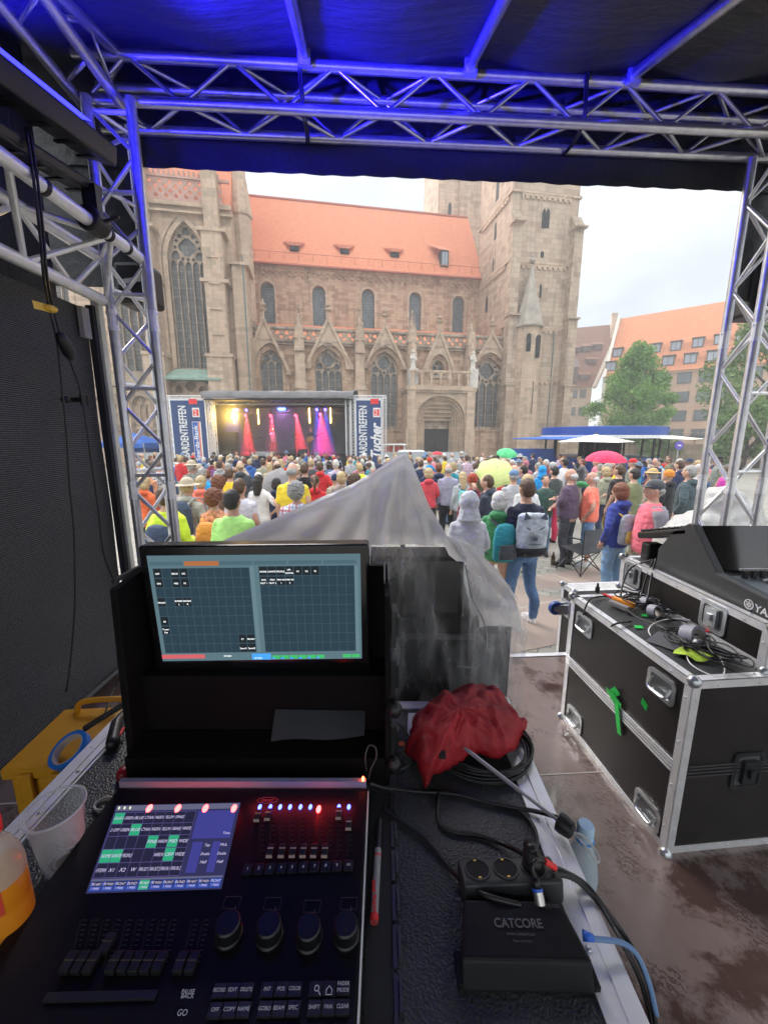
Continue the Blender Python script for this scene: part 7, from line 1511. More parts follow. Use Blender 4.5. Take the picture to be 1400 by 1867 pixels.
for k in range(6): q4(m_, .551 + k * .0445, .565 + k * .0445, .975, .99, .0013)
m_.build('status_cells_blue', emis('screen_blue', (.03, .16, .42), 1), mon)
cells = MB(); txt = MB(); cw_ = .455 / NX; chh = (.92 - .115) / 9
def MT(u, v, s, body):
    p = MQ(u, v, .0022); me = text_mesh(body, s, 'CENTER'); vs = [v_.co.copy() for v_ in me.vertices]
    if vs:
        w = max(c.x for c in vs) - min(c.x for c in vs); kk = min(1, .0192 / max(w, 1e-6)); txt.add([(p.x + c.x * kk, p.y, p.z + c.y) for c in vs], [tuple(q_.vertices) for q_ in me.polygons])
    bpy.data.meshes.remove(me)
def cell(side, c, r, *lines):
    a, b, v0 = ((.02, .475, .115), (.52, .97, .105))[side]; u0 = a + (b - a) * c / NX; v = v0 + (.92 - v0) * r / 9; q4(cells, u0 + .002, u0 + cw_ - .003, v + .006, v + chh - .008, .0016)
    n = len(lines)
    for i, t_ in enumerate(lines): MT(u0 + cw_ / 2, v + chh * (.62 if n == 1 else .45 + .34 * i), .0062, t_)
for a in ((0, 0, 0, 'OFF'), (0, 0, 1, 'ON'), (0, 2, 0, 'BACK'), (0, 3, 0, 'DC'), (0, 2, 1, 'MID'), (0, 3, 1, 'PS'), (0, 0, 3, 'FRONT'), (0, 2, 3, 'BLINDER', 'L'), (0, 3, 3, 'BLINDER', 'R'), (0, 0, 5, '00'), (0, 0, 6, 'Tower', 'Flat'), (0, 9, 7, 'PT'), (0, 10, 7, 'FRONT'), (0, 9, 8, 'Speed1'), (0, 10, 8, 'Speed2'),
          (1, 0, 0, 'HOME'), (1, 1, 0, 'KANTE'), (1, 2, 0, 'PEOPLE'), (1, 3, 0, 'UP-', 'DOWN'), (1, 4, 0, 'X1'), (1, 5, 0, 'X2'), (1, 6, 0, 'W'), (1, 0, 1, 'FAN', 'OUT 1'), (1, 1, 1, 'FAN', 'OUT 2'), (1, 2, 1, 'FAN IN', '1'), (1, 3, 1, 'FAN IN', '2')): cell(*a)
MT(.48, .985, .006, '14:17:22'); MT(.33, .96, .006, '07/2024')
cells.build('preset_cells', emis('screen_black', (.008, .01, .012), 1), mon); txt.build('preset_text', emis('screen_white', (.75, .8, .82), .9), mon)
# sheet of paper on the lower ledge
m_ = MB(); a, b, c, d = at(502, 1293, Y=.895), at(666, 1296, Y=.895), at(664, 1343, Y=.82), at(494, 1352, Y=.82); a.z += 0; vs = []
for j in range(4):
    for i in range(9): p = a.lerp(b, i / 8).lerp(d.lerp(c, i / 8), j / 3); vs.append(p + Vector((0, -.003 * j * 0, .004 * sin(i * .9) * (j / 3))))
m_.add(vs, [(j * 9 + i, (j + 1) * 9 + i, (j + 1) * 9 + i + 1, j * 9 + i + 1) for j in range(3) for i in range(8)]); tag(m_.build('paper_sheet', mat('grey_paper', (.07, .07, .08), .8), smooth=True), 'grey sheet of paper lying on the ledge under the monitor', 'paper')
# ------------------------------------------------------------------ lighting console
KZ = 1.532
con = thing('lighting_console', 'black lighting console with touch screen, faders, blue lights and glowing domes for red reflections', 'lighting console', (-.31, .45, TZ_))
M_con = mat('console_black', (.0025, .0025, .004), .5, 0, .1, 20, .1, 300, .0004, spec=.22)
m_ = MB(); m_.box(-.592, -.036, .10, .738, TZ_ + .004, KZ); m_.build('body', M_con, con, bevel=.004)
m_ = MB(); m_.box(-.59, -.040, .7405, .75, KZ - .02, KZ + .014); m_.build('rear_rail', mat('blue_lit_aluminium', (.35, .35, .50), .4, .3), con)  # blue light on the aluminium rail is put into its base colour
m_ = MB(); m_.box(-.0358, -.0338, .10, .73, KZ - .03, KZ + .001); m_.build('side_trim', M_white, con)
s_tl, s_tr, s_br, s_bl = TP(215, 1470, KZ), TP(437, 1465, KZ), TP(402, 1620, KZ), TP(160, 1628, KZ)
def KQ(u, v, off=.0015): p = s_tl.lerp(s_tr, u).lerp(s_bl.lerp(s_br, u), v); return Vector((p.x, p.y, KZ + off))
def k4(mb, u0, u1, v0, v1, off): mb.add([KQ(u0, v1, off), KQ(u1, v1, off), KQ(u1, v0, off), KQ(u0, v0, off)], [(0, 1, 2, 3)])
m_ = MB(); k4(m_, -.01, 1.01, -.01, 1.01, .0008); m_.build('touch_screen', emis('ks_base', (.045, .045, .14), 0.29), con)
m_ = MB(); k4(m_, 0, 1, 0, .075, .0012); k4(m_, 0, 1, .875, .895, .0012); m_.build('title_bar', emis('ks_bar', (.12, .12, .20), 0.42), con)
m_ = MB(); k4(m_, .005, .66, .10, .865, .0012); m_.build('cell_field', emis('ks_dark', (.008, .008, .02), 1), con)
m_ = MB()
for k in range(9): u = .005 + .655 * k / 8; k4(m_, u - .0015, u + .0015, .10, .865, .0014)
for k in range(6): v = .10 + .765 * k / 5; k4(m_, .005, .66, v - .003, v + .003, .0014)
m_.build('cell_lines', emis('ks_line', (.09, .07, .22), 0.48), con)
m_ = MB(); cu, cv = .655 / 8, .765 / 5
for c, r in ((0, 0), (2, 1), (4, 2), (6, 2), (0, 3), (1, 3), (6, 3)): k4(m_, .007 + c * cu, .003 + (c + 1) * cu, .105 + r * cv, .095 + (r + 1) * cv, .0016)
m_.build('green_cells', emis('ks_green', (.03, .38, .20), 0.39), con)
m_ = MB()
for k in range(11): k4(m_, .005 + k * .0905, .09 + k * .0905, .90, .995, .0014)
m_.build('playback_row', emis('ks_blue', (.03, .07, .35), 0.42), con); m_ = MB()
for k in range(10): k4(m_, .02 + k * .0905, .088 + k * .0905, .905, .95, .0017)
m_.build('playback_labels', emis('ks_dark', (.008, .008, .02), 1), con); m_ = MB(); k4(m_, .375, .448, .90, .995, .002); m_.build('green_playback', emis('ks_green', (.03, .38, .20), 0.39), con)
m_ = MB(); k4(m_, .68, .985, .10, .46, .0014); k4(m_, .70, .78, .50, .84, .0014); k4(m_, .86, .92, .50, .84, .0014); m_.build('info_panel', emis('ks_violet', (.05, .05, .26), 0.42), con)
kt = MB()
def KT(u, v, s, body, fit=.031):
    me = text_mesh(body, s, 'CENTER'); p = KQ(u, v, .0026); vs = [v_.co.copy() for v_ in me.vertices]
    if vs:
        w = max(c.x for c in vs) - min(c.x for c in vs); kk = min(1, fit / max(w, 1e-6)); kt.add([(p.x + c.x * kk, p.y + c.y, p.z) for c in vs], [tuple(q_.vertices) for q_ in me.polygons])
    bpy.data.meshes.remove(me)
rows = (('Col 0/1', 'GREEN', 'BLUE', 'CYAN', 'MAGENTA', 'YELLOW', 'ORANGE', ''), ('2 OFF', 'GREEN', 'BLUE', 'CYAN', 'MAGENTA', 'YELLOW', 'ORANGE', 'WHITE'), ('', '', '', '', 'FINE', 'NARROW', 'MID', 'WIDE'), ('HOME', 'KANTE', 'PEOPLE', '', '', 'NARROW', 'OFF', 'WIDE'), ('UP DOWN', 'X1', 'X2', 'W', 'FAN OUT 1', 'FAN OUT 2', 'FAN IN 1', 'FAN IN 2'))
for r, rw in enumerate(rows):
    for c, w in enumerate(rw):
        if w: KT(.005 + (c + .5) * cu, .10 + (r + .65) * cv, .009, w, .017)
for k in range(11): KT(.047 + k * .0905, .945, .006, ('PRE HEAT', 'PRE WASH', 'FRONT', 'BLIND')[k % 4], .017); KT(.047 + k * .0905, .985, .0055, '1 MAN', .013)
for u, v, w in ((.82, .56, 'Tap'), (.82, .66, 'Double'), (.82, .75, 'Half'), (.95, .56, 'MUL'), (.95, .66, 'Double'), (.95, .75, 'Half'), (.95, .42, 'Time')): KT(u, v, .007, w, .016)
kt.build('screen_text', emis('ks_text', (.55, .5, .75), 0.48), con)
m_ = MB()
for u in (.02, .065, .11): m_.add([KQ(u + .012 * cos(a) * .7, .035 + .022 * sin(a), .0017) for a in [2 * pi * i / 10 for i in range(10)]], [tuple(range(9, -1, -1))])
m_.build('title_icons', emis('ks_icon', (.7, .75, .5), 0.48), con)
# glowing domes and added point lamps stand in for red reflections along the screen top
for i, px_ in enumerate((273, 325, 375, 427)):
    p = TP(px_, 1476, KZ); m_ = MB(); m_.ell(p + Vector((0, 0, .003)), (.0055, .0085, .004), 12, 8); m_.build('red_glow_dome', emis('red_glow', (1, .03, .03), 9), con, smooth=True)
    l = bpy.data.lights.new('dome_glow', 'POINT'); l.energy = .015; l.color = (1, .02, .02); l.shadow_soft_size = .003; o = bpy.data.objects.new('dome_glow', l); COL.objects.link(o); o.location = p + Vector((0, 0, .014))
def KP(px, py, z=KZ): return TP(px, py, z)
fx = (474, 493, 511, 529, 548, 566, 583, 600, 618, 636)
for i, px_ in enumerate(fx):
    a, b = KP(px_, 1483), KP(px_ - 3 + (i < 3) * 2, 1562); m_ = MB(); m_.beam(a + Vector((0, 0, .0008)), b + Vector((0, 0, .0008)), .0022, .0006); m_.build('fader_slot', M_dark, con)
    m_ = MB()
    for k in range(8): p = a.lerp(b, .1 + k * .11); m_.box(p.x + .003, p.x + .008, p.y - .0003, p.y + .0003, KZ + .0004, KZ + .001)
    m_.build('fader_scale', mat('dim_print', (.06, .055, .06), .6), con)
    if i not in (6, 7):
        p = KP(px_, 1472); m_ = MB(); m_.ell(p + Vector((0, 0, .001)), (.0038, .0062, .0022), 10, 6); m_.build('blue_indicator', emis('blue_ind', (.05, .08, 1), 5), con)
    if i == 6: p = KP(px_ - 2, 1476); m_ = MB(); m_.ell(p + Vector((0, 0, .001)), (.005, .009, .0022), 10, 6); m_.build('red_glow_dome', emis('red_glow', (1, .03, .03), 9), con); l = bpy.data.lights.new('dome_glow', 'POINT'); l.energy = .02; l.color = (1, .02, .02); l.shadow_soft_size = .003; o = bpy.data.objects.new('dome_glow', l); COL.objects.link(o); o.location = p + Vector((0, 0, .02))
    cy_px = {0: 1492, 1: 1490, 8: 1488, 9: 1507}.get(i, 1556); cxp = {2: 495 - 1, 3: 515, 4: 535, 5: 554, 6: 573, 7: 593}.get(i, px_ - (0 if i > 7 else 3)); p = KP(cxp, cy_px); m_ = MB(); m_.box(p.x - .0055, p.x + .0055, p.y - .010, p.y + .010, KZ + .003, KZ + .012); m_.build('fader_cap', M_blackp, con, bevel=.0015); m_ = MB(); m_.box(p.x - .0056, p.x + .0056, p.y - .0115, p.y - .0103, KZ + .004, KZ + .010); m_.box(p.x - .0056, p.x + .0056, p.y - .001, p.y + .001, KZ + .0122, KZ + .0130); m_.build('fader_mark', mat('fader_white', (.45, .33, .30), .4), con)
l = bpy.data.lights.new('fader_glow', 'AREA'); l.energy = .035; l.color = (1, .05, .07); l.shape = 'RECTANGLE'; l.size = .22; l.size_y = .01; o = bpy.data.objects.new('fader_glow', l); COL.objects.link(o); p = KP(550, 1462); o.location = (p.x, p.y + .002, KZ + .022); o.rotation_euler = (radians(-30), 0, 0)
bt_ = MB(); kt = MB()
def FT(p, s, body, fit=.02):
    me = text_mesh(body, s, 'CENTER'); vs = [v_.co.copy() for v_ in me.vertices]
    if vs: w = max(c.x for c in vs) - min(c.x for c in vs); kk = min(1, fit / max(w, 1e-6)); kt.add([(p.x + c.x * kk, p.y + c.y, p.z) for c in vs], [tuple(q_.vertices) for q_ in me.polygons])
    bpy.data.meshes.remove(me)
def button(px, py, w=.0155, d=.012, body='', s=.006):
    p = KP(px, py); m_ = MB(); m_.box(p.x - w / 2, p.x + w / 2, p.y - d / 2, p.y + d / 2, KZ + .0005, KZ + .005); m_.build('button', mat('button_black', (.009, .009, .012), .4), con, bevel=.001)
    for i, ln in enumerate(body.split('|')): FT(Vector((p.x, p.y - .002 + (.004 if '|' in body else 0) - i * .0065, KZ + .0055)), s, ln, w * .9)
for i in range(10): button(452 + i * 20.3, 1588 - i * .8, .0165, .018, str(i + 1), .007)
for i, (px_, w) in enumerate(((401, 'RECORD'), (425, 'EDIT'), (450, 'DELETE'), (488, 'INT'), (513, 'POS'), (538, 'COLOR'), (575, ''), (600, ''), (626, 'FADER|MODE'))): button(px_, 1810 - i * .6, .0185, .016, w)
for i, (px_, w) in enumerate(((393, 'OFF'), (419, 'COPY'), (445, 'NAME'), (483, 'GOBO'), (509, 'BEAM'), (535, 'SPEC'), (573, 'SHIFT'), (599, 'FAN'), (625, 'CLEAR'))): button(px_, 1846 - i * .8, .0185, .016, w)
FT(KP(342, 1812, KZ + .001), .007, 'PAUSE', .018); FT(KP(341, 1820, KZ + .001), .007, 'BACK', .018); FT(KP(331, 1852, KZ + .001), .009, 'GO', .018)
p = KP(577, 1807, KZ + .0058); kt.tube([p + Vector((.003 * cos(a), .003 + .003 * sin(a), 0)) for a in [2 * pi * i / 10 for i in range(10)]], .0005, 4, closed=True); kt.tube([p + Vector((.002, .001, 0)), p + Vector((.006, -.004, 0))], .0005, 4)
p = KP(600, 1806, KZ + .0058); kt.tube([p + Vector(v) for v in ((-.004, -.004, 0), (-.004, .001, 0), (0, .005, 0), (.004, .001, 0), (.004, -.004, 0))], .0005, 4, closed=True)
kt.build('printed_lettering', emis('backlit_print', (.09, .09, .12), .8), con)
for px_, py_ in ((418, 1697), (492, 1699), (564, 1704), (631, 1699)):
    p = KP(px_, py_ + 8); m_ = MB(); m_.lathe([(.021, 0), (.021, .004), (.019, .006), (.0185, .024), (.0165, .0262), (.001, .0265)], 28, (p.x, p.y, KZ)); m_.ell((p.x, p.y - .011, KZ + .0262), (.004, .004, .001), 10, 5); m_.build('encoder_knob', mat('gloss_knob', (.003, .003, .004), .45), con, auto=True)
    m_ = MB(); a = KP(px_ + 8, py_ - 32); m_.box(a.x - .0005, a.x + .0005, a.y, a.y + .010, KZ + .0004, KZ + .001); m_.build('knob_mark', mat('pale_print', (.2, .2, .2), .5), con)
    m_ = MB(); a = KP(px_ + 5, py_ - 50 + 0); m_.plate([(a.x - .014, a.y - .008), (a.x + .014, a.y - .008), (a.x + .014, a.y + .010), (a.x - .014, a.y + .010)], [[(a.x - .013, a.y - .007), (a.x + .013, a.y - .007), (a.x + .013, a.y + .009), (a.x - .013, a.y + .009)]], KZ + .0004, KZ + .001, 0, Matrix(((1, 0, 0, 0), (0, 0, 1, 0), (0, 1, 0, 0), (0, 0, 0, 1)))); m_.build('encoder_display', mat('dim_print', (.06, .055, .06), .6), con)
for i in range(12):
    px_ = 148 + i * 20.5 + (i > 8) * 18; 
    if i > 10: continue
    a, b = KP(px_, 1678), KP(px_ - 20, 1765); m_ = MB(); m_.beam(a + Vector((0, 0, .0008)), b + Vector((0, 0, .0008)), .0025, .0006); m_.build('fader_slot', M_dark, con)
    m_ = MB()
    for k in range(9): p = a.lerp(b, k * .11); m_.box(p.x + .004, p.x + .010, p.y - .0004, p.y + .0004, KZ + .0004, KZ + .001)
    m_.build('fader_scale', mat('dim_print', (.06, .055, .06), .6), con)
    p = a.lerp(b, .98 if i != 3 else .6); m_ = MB(); m_.box(p.x - .007, p.x + .007, p.y - .012, p.y + .012, KZ + .003, KZ + .013); m_.build('fader_cap', M_blackp, con, bevel=.0015); m_ = MB(); m_.box(p.x - .007, p.x + .007, p.y - .0008, p.y + .0008, KZ + .0132, KZ + .0138); m_.build('fader_mark', mat('amber_mark', (.10, .07, .035), .5), con)
for i in range(9): button(95 + i * 22.5, 1822 - i * .6, .018, .010)
p = KP(488, 1459, KZ + .001); m_ = MB(); add_text(m_, 'SMART', Matrix.Translation(p + Vector((0, -.003, 0))), .0085, 'CENTER', bold=.0002); m_.tube([p + Vector((.022 * cos(a), .007 * sin(a), 0)) for a in [2 * pi * i / 24 for i in range(24)]], .0006, 5, closed=True); m_.build('oval_emblem', mat('red_print', (.12, .06, .08), .4), con)
p = KP(662, 1420, 1.55); m_ = MB(); m_.ell(p, (.003, .003, .006), 8, 6); m_.build('power_light', emis('orange_led', (1, .08, .02), 14), con)
# ------------------------------------------------------------------ small things on the table
a, b = TP(692, 1495, TZ_ + .010), TP(682, 1682, TZ_ + .010); t_ = thing('marker_pen', 'red and white permanent marker pen in the slot beside the console', 'pen', (a + b) / 2); m_ = MB(); m_.tube([a, a.lerp(b, .34)], .0065, 14); m_.build('cap', M_blackp, t_, smooth=True, auto=True)
m_ = MB(); m_.tube([a.lerp(b, .34), b], .0068, 14); m_.build('barrel', mat('dull_white', (.3, .3, .3), .5), t_, auto=True); m_ = MB(); d = (b - a).normalized(); R = Matrix.Translation(a.lerp(b, .95) + Vector((.0025, 0, .0072))) @ Matrix.Rotation(pi / 2 + .04, 4, 'Z'); add_text(m_, 'edding 3000', R, .0085, fit=.052, bold=.0003); m_.build('lettering', mat('bright_red', (.75, .03, .03)), t_)
m_ = MB(); m_.tube([a.lerp(b, .42), a.lerp(b, .405)], .0072, 14); m_.tube([b.lerp(a, .06), b], .0072, 14); m_.build('red_ring', mat('bright_red', (.75, .03, .03)), t_)
# red umbrella, half folded
cen = TP(848, 1352, TZ_ + .03)
um = thing('folding_umbrella', 'crumpled half open red umbrella lying on a coil of black cable', 'umbrella', cen)
outl = [TP(px, py, TZ_ + .02) for px, py in ((748, 1345), (752, 1318), (790, 1292), (835, 1272), (885, 1262), (905, 1270), (925, 1293), (962, 1325), (948, 1350), (936, 1380), (908, 1386), (870, 1385), (830, 1400), (800, 1412), (775, 1440), (758, 1402), (738, 1372))]
M_red = _new('red_nylon'); _m, _t, _p, _o = M_red; _co = N_(_t, 'ShaderNodeTexCoord').outputs['Object']; _t.links.new(ramp(_t, ntex(_t, _co, 9, 5), .3, (.27, .005, .011), .7, (.44, .009, .02)), _p.inputs['Base Color']); _p.inputs['Roughness'].default_value = .5; _mp = N_(_t, 'ShaderNodeMapping'); _mp.inputs['Scale'].default_value = (1, 2.5, 1); _mp.inputs['Rotation'].default_value = (0, 0, .6); _t.links.new(_co, _mp.inputs[0]); bump(_t, ntex(_t, _mp.outputs[0], 26, 6, .7), _p, .7, .01); M_red = _m
NA, NR = 136, 30; apex = TP(838, 1310, TZ_ + .10); vs = []; fs = []
def oline(a):
    # closed catmull-like sampling of the outline
    k = a * len(outl); i = int(k) % len(outl); f = k - int(k); return outl[i].lerp(outl[(i + 1) % len(outl)], f)
for j in range(NR + 1):
    r = j / NR
    for i in range(NA):
        a = i / NA; o_ = oline(a); base = Vector((apex.x, apex.y, 0)).lerp(Vector((o_.x, o_.y, 0)), r)
        h = .088 * (1 - r ** 2.6) + .012
        ridge = abs((a * 9) % 1 - .5) * 2; fold = (.020 * (ridge ** 1.3) - .010) * r ** .8 * (1 - .35 * r)
        nz_ = noise.noise(Vector((base.x * 16, base.y * 16, 2.0))); n2 = abs(noise.noise(Vector((base.x * 30 + 7, base.y * 20, 5.0))))
        h += fold + .022 * nz_ * min(1, r * 2.5) - .030 * n2 * min(1, r * 2)
        under = .03 * max(0, r - .93) / .07
        vs.append((base.x + .006 * noise.noise(Vector((a * 40, r * 6, 1))), base.y + .006 * noise.noise(Vector((a * 40, r * 6, 9))), TZ_ + .018 + max(.0, h) - under * .3 + .014))
for j in range(NR):
    for i in range(NA): fs.append((j * NA + i, (j + 1) * NA + i, (j + 1) * NA + (i + 1) % NA, j * NA + (i + 1) % NA))
m_ = MB(); m_.add(vs, fs); cnv = m_.build('canopy', M_red, um, smooth=True); sol = cnv.modifiers.new('solid', 'SOLIDIFY'); sol.thickness = .0012
a, b = TP(896, 1402, TZ_ + .055), TP(1022, 1500, TZ_ + .035); m_ = MB(); m_.tube([a + (a - b) * .5, a.lerp(b, .45)], .0048, 10); m_.tube([a.lerp(b, .4), b], .0036, 10); m_.build('shaft', mat('satin_steel', (.55, .53, .58), .3, .6), um, smooth=True, auto=True)
d = (b - a).normalized(); m_ = MB(); m_.tube([b - d * .008, b - d * .006, b + d * .004, b + d * .022, b + d * .026], [.012, .0185, .0195, .0165, .010], 18); m_.build('handle', M_blackp, um, smooth=True, auto=True)
m_ = MB(); s_ = d.cross(Vector((0, 0, 1))).normalized(); m_.tube(bez([b + d * .024, b + d * .05 + s_ * .008, b + d * .075 + s_ * .004 - Vector((0, 0, .02)), b + d * .07 - s_ * .012 - Vector((0, 0, .018)), b + d * .045 - s_ * .008, b + d * .024], 5), .0022, 6); m_.build('wrist_loop', mat('grey_strap', (.4, .4, .4)), um)
p = TP(806, 1376, TZ_ + .075); m_ = MB(); m_.cbox(p, (.016, .018, .004), Matrix.Rotation(.4, 3, 'X')); m_.build('closure_tab', M_black, um)
# cable coil under the umbrella
m_ = MB(); c = TP(880, 1365, TZ_ + .006); rr = random.Random(9)
for k in range(7):
    r = .118 + rr.uniform(-.014, .014); ox, oy = rr.uniform(-.008, .008), rr.uniform(-.008, .008); m_.tube([(c.x + ox + r * 1.02 * cos(a), c.y + oy + r * .86 * sin(a), TZ_ + .005 + .0042 * k + .002 * sin(a * 2 + k)) for a in [2 * pi * i / 44 for i in range(44)]], .0036, 8, closed=True)
tag(m_.build('cable_coil', M_blackp, smooth=True), 'coil of thin black cable under the red umbrella', 'cable coil')
# cables on the table
def tcab(label, pts, r, m=None, n=8, name='cable'): return cable(label, [TP(px, py, TZ_ + z) for px, py, z in pts], r, m, name, n)
tcab('long black power cable running from the monitor case across the table to the umbrella handle', [(672, 1428, .05), (700, 1436, .03), (760, 1443, .007), (830, 1448, .007), (900, 1466, .008), (975, 1479, .012), (1015, 1490, .03)], .0046)
tcab('black cable curving from the slot down to the adapter box', [(698, 1472, .01), (730, 1498, .007), (775, 1530, .007), (815, 1578, .007), (850, 1612, .03), (890, 1634, .05), (950, 1650, .045)], .0042)
tcab('black mains cable looping over the table to the power strip plug', [(799, 1448, .006), (798, 1480, .006), (803, 1505, .006), (830, 1518, .006), (870, 1523, .006), (920, 1540, .012), (960, 1560, .045)], .0046)
tcab('thick black mains cable coming down into the angled plug', [(900, 1462, .006), (940, 1476, .006), (968, 1500, .008), (978, 1530, .02), (974, 1555, .05)], .0048)
tcab('thin grey cable looping out of the side of the monitor case', [(708, 1310, .12), (735, 1328, .06), (752, 1362, .006), (748, 1390, .006), (730, 1402, .006), (700, 1403, .02), (675, 1390, .05)], .003, mat('dark_grey_cable', (.05, .05, .055), .35))
tcab('small grey cable loop at the rear corner of the console', [(668, 1405, .05), (666, 1380, .08), (672, 1360, .10), (684, 1362, .10), (686, 1380, .08), (676, 1402, .06), (672, 1420, .05)], .002, mat('dark_grey_cable', (.05, .05, .055), .35))
for i, pts in enumerate(([(985, 1572, .05), (1030, 1590, .03), (1070, 1615, .012), (1110, 1668, .010), (1150, 1725, .010), (1180, 1790, -.03), (1195, 1867, -.08)], [(1000, 1592, .05), (1045, 1602, .03), (1085, 1640, .012), (1118, 1690, .012), (1140, 1730, .012), (1168, 1790, -.03), (1188, 1867, -.10)])):
    tcab('black cable hanging over the right edge of the table, %s of two' % ('upper' if i == 0 else 'lower'), pts, .0042)
tcab('blue and white network cable leaving the adapter box to the right', [(1062, 1706, .03), (1085, 1712, .03), (1130, 1718, .022), (1160, 1740, .012), (1182, 1790, -.02), (1196, 1850, -.06)], .0040, mat('blue_grey_cable', (.12, .22, .40), .4))
m_ = MB(); a, b = TP(1062, 1705, TZ_ + .03), TP(1082, 1711, TZ_ + .03); m_.tube([a, b], [.0075, .005], 10); tag(m_.build('network_plug', mat('blue_plug', (.02, .12, .55), .4), smooth=True), 'blue network plug in the side of the adapter box', 'plug')
# power strip
ps_c = TP(930, 1612, TZ_ + .03); ps = thing('power_strip', 'short black power strip with three round sockets', 'power strip', ps_c); R = Matrix.Translation((ps_c.x, ps_c.y, TZ_ + .0)) @ Matrix.Rotation(radians(2), 4, 'Z') @ Matrix.Rotation(radians(-14), 4, 'X')
m_ = MB(M=R); m_.box(-.090, .090, -.028, .028, .008, .05); m_.build('housing', mat('dark_grey_plastic', (.022, .023, .025), .45), ps, bevel=.006, seg=3)
for k in (-.058, -.006, .046):
    m_ = MB(M=R); m_.plate(circ(k, 0, .0235, 26), [circ(k, 0, .0205, 26)], .0495, .0525, 0, Matrix(((1, 0, 0, 0), (0, 0, 1, 0), (0, 1, 0, 0), (0, 0, 0, 1)))); m_.build('socket_ring', mat('dark_grey_plastic', (.022, .023, .025)), ps); o = ps.children[-1]; m_ = MB(M=R); m_.lathe([(.0001, .0502), (.0205, .0506)], 26, (k, 0, 0), cap=False); m_.build('socket_well', M_dark, o); m_ = MB(M=R); m_.box(k - .0025, k + .0025, -.0195, -.0165, .0508, .0525); m_.box(k - .0025, k + .0025, .0165, .0195, .0508, .0525); m_.build('earth_contact', mat('brass', (.7, .5, .15), .3, .9), o)
pc = R @ Vector((.046, 0, .056)); m_ = MB(); m_.tube([pc, pc + Vector((0, .002, .012)), pc + Vector((-.002, .012, .026)), TP(974, 1552, TZ_ + .085)], [.0195, .018, .013, .0055], 16); tag(m_.build('mains_plug', M_blackp, smooth=True), 'black angled mains plug in the right socket of the power strip', 'plug')
a, b = TP(975, 1600, TZ_ + .07), TP(985, 1650, TZ_ + .045); m_ = thing('cable_connector', 'silver connector with a blue ring between the power strip and the adapter box', 'connector', (a + b) / 2); q = MB(); q.tube([a, a.lerp(b, .4)], .0075, 14); q.build('boot', M_blackp, m_, smooth=True); q = MB(); q.tube([a.lerp(b, .4), a.lerp(b, .52)], .0088, 14); q.build('blue_ring', mat('blue_plug', (.02, .12, .55)), m_, auto=True); q = MB(); q.tube([a.lerp(b, .52), b], .0085, 14); q.build('barrel', mat('satin_nickel', (.5, .48, .45), .3, .85), m_, auto=True)
tcab('short black cable bending from the silver connector up over the power strip', [(976, 1602, .07), (970, 1582, .085), (978, 1568, .09), (995, 1572, .075), (1010, 1585, .055)], .0042)
m_ = MB(); a, b = TP(993, 1570, TZ_ + .08), TP(1012, 1582, TZ_ + .065); m_.tube([a, b], .0052, 10); tag(m_.build('red_sleeve', mat('bright_red', (.75, .03, .03))), 'short red marking sleeve on the black cable beside the power strip', 'cable marking')
# adapter box
ab_c = TP(948, 1700, TZ_ + .045); ab = thing('adapter_box', 'flat black metal adapter box with grey printed lettering', 'adapter', ab_c); R = Matrix.Translation((ab_c.x, ab_c.y - .005, TZ_)) @ Matrix.Rotation(radians(-1), 4, 'Z') @ Matrix.Scale(.9, 4)
m_ = MB(M=R); m_.add([(-.092, .055, .052), (.092, .055, .052), (.112, -.03, .046), (-.112, -.03, .046), (-.086, .055, .004), (.086, .055, .004), (.112, -.05, .004), (-.112, -.05, .004)], [(3, 2, 1, 0), (4, 5, 6, 7), (0, 1, 5, 4), (1, 2, 6, 5), (2, 3, 7, 6), (3, 0, 4, 7)]); m_.build('housing', mat('satin_black_metal', (.006, .006, .007), .5, 0, .1, spec=.25), ab, bevel=.005, seg=3)
m_ = MB(M=R); m_.box(-.118, -.095, -.045, .0, .002, .014); m_.box(.095, .122, -.045, .0, .002, .014); m_.build('mounting_flange', mat('satin_black_metal', (.010, .010, .011)), ab, bevel=.002)
for x in (-.104, .108): m_ = MB(M=R); m_.lathe([(.004, .0142), (.004, .017), (.001, .0178)], 10, (x, -.02, 0)); m_.build('screw', M_zinc, ab)
tl_ = Matrix.Rotation(radians(4), 4, 'X'); m_ = MB(M=R); add_text(m_, 'CATCORE', Matrix.Translation((0, .012, .0512)) @ tl_, .019, 'CENTER', bold=.0004); add_text(m_, 'www.catcore.eu', Matrix.Translation((0, .001, .0505)) @ tl_, .0075, 'CENTER'); add_text(m_, 'Made in Germany', Matrix.Translation((0, -.008, .0500)) @ tl_, .0045, 'CENTER'); add_text(m_, 'CATCORE', Matrix.Translation((.068, .042, .0532)) @ tl_, .008, 'CENTER'); m_.build('lettering', mat('grey_print', (.10, .10, .10), .5), ab)
# cup, bottle, ring, torch, cap, crumbs
def clear_mat(name, col, rough=.06, alpha=.78, ior=1.45):
    m, t, p, o = _new(name); p.inputs['Base Color'].default_value = tuple(col) + (1,); p.inputs['Roughness'].default_value = rough; p.inputs['IOR'].default_value = ior
    tr = N_(t, 'ShaderNodeBsdfTransparent'); tr.inputs[0].default_value = (.97, .98, .99, 1); lw_ = N_(t, 'ShaderNodeLayerWeight'); lw_.inputs['Blend'].default_value = .35; mr = N_(t, 'ShaderNodeMapRange'); mr.inputs['To Min'].default_value = 1 - alpha; mr.inputs['To Max'].default_value = .7; t.links.new(lw_.outputs['Facing'], mr.inputs['Value'])
    ms = N_(t, 'ShaderNodeMixShader'); t.links.new(mr.outputs[0], ms.inputs[0]); t.links.new(tr.outputs[0], ms.inputs[1]); t.links.new(p.outputs[0], ms.inputs[2]); t.links.new(ms.outputs[0], o.inputs[0]); return m
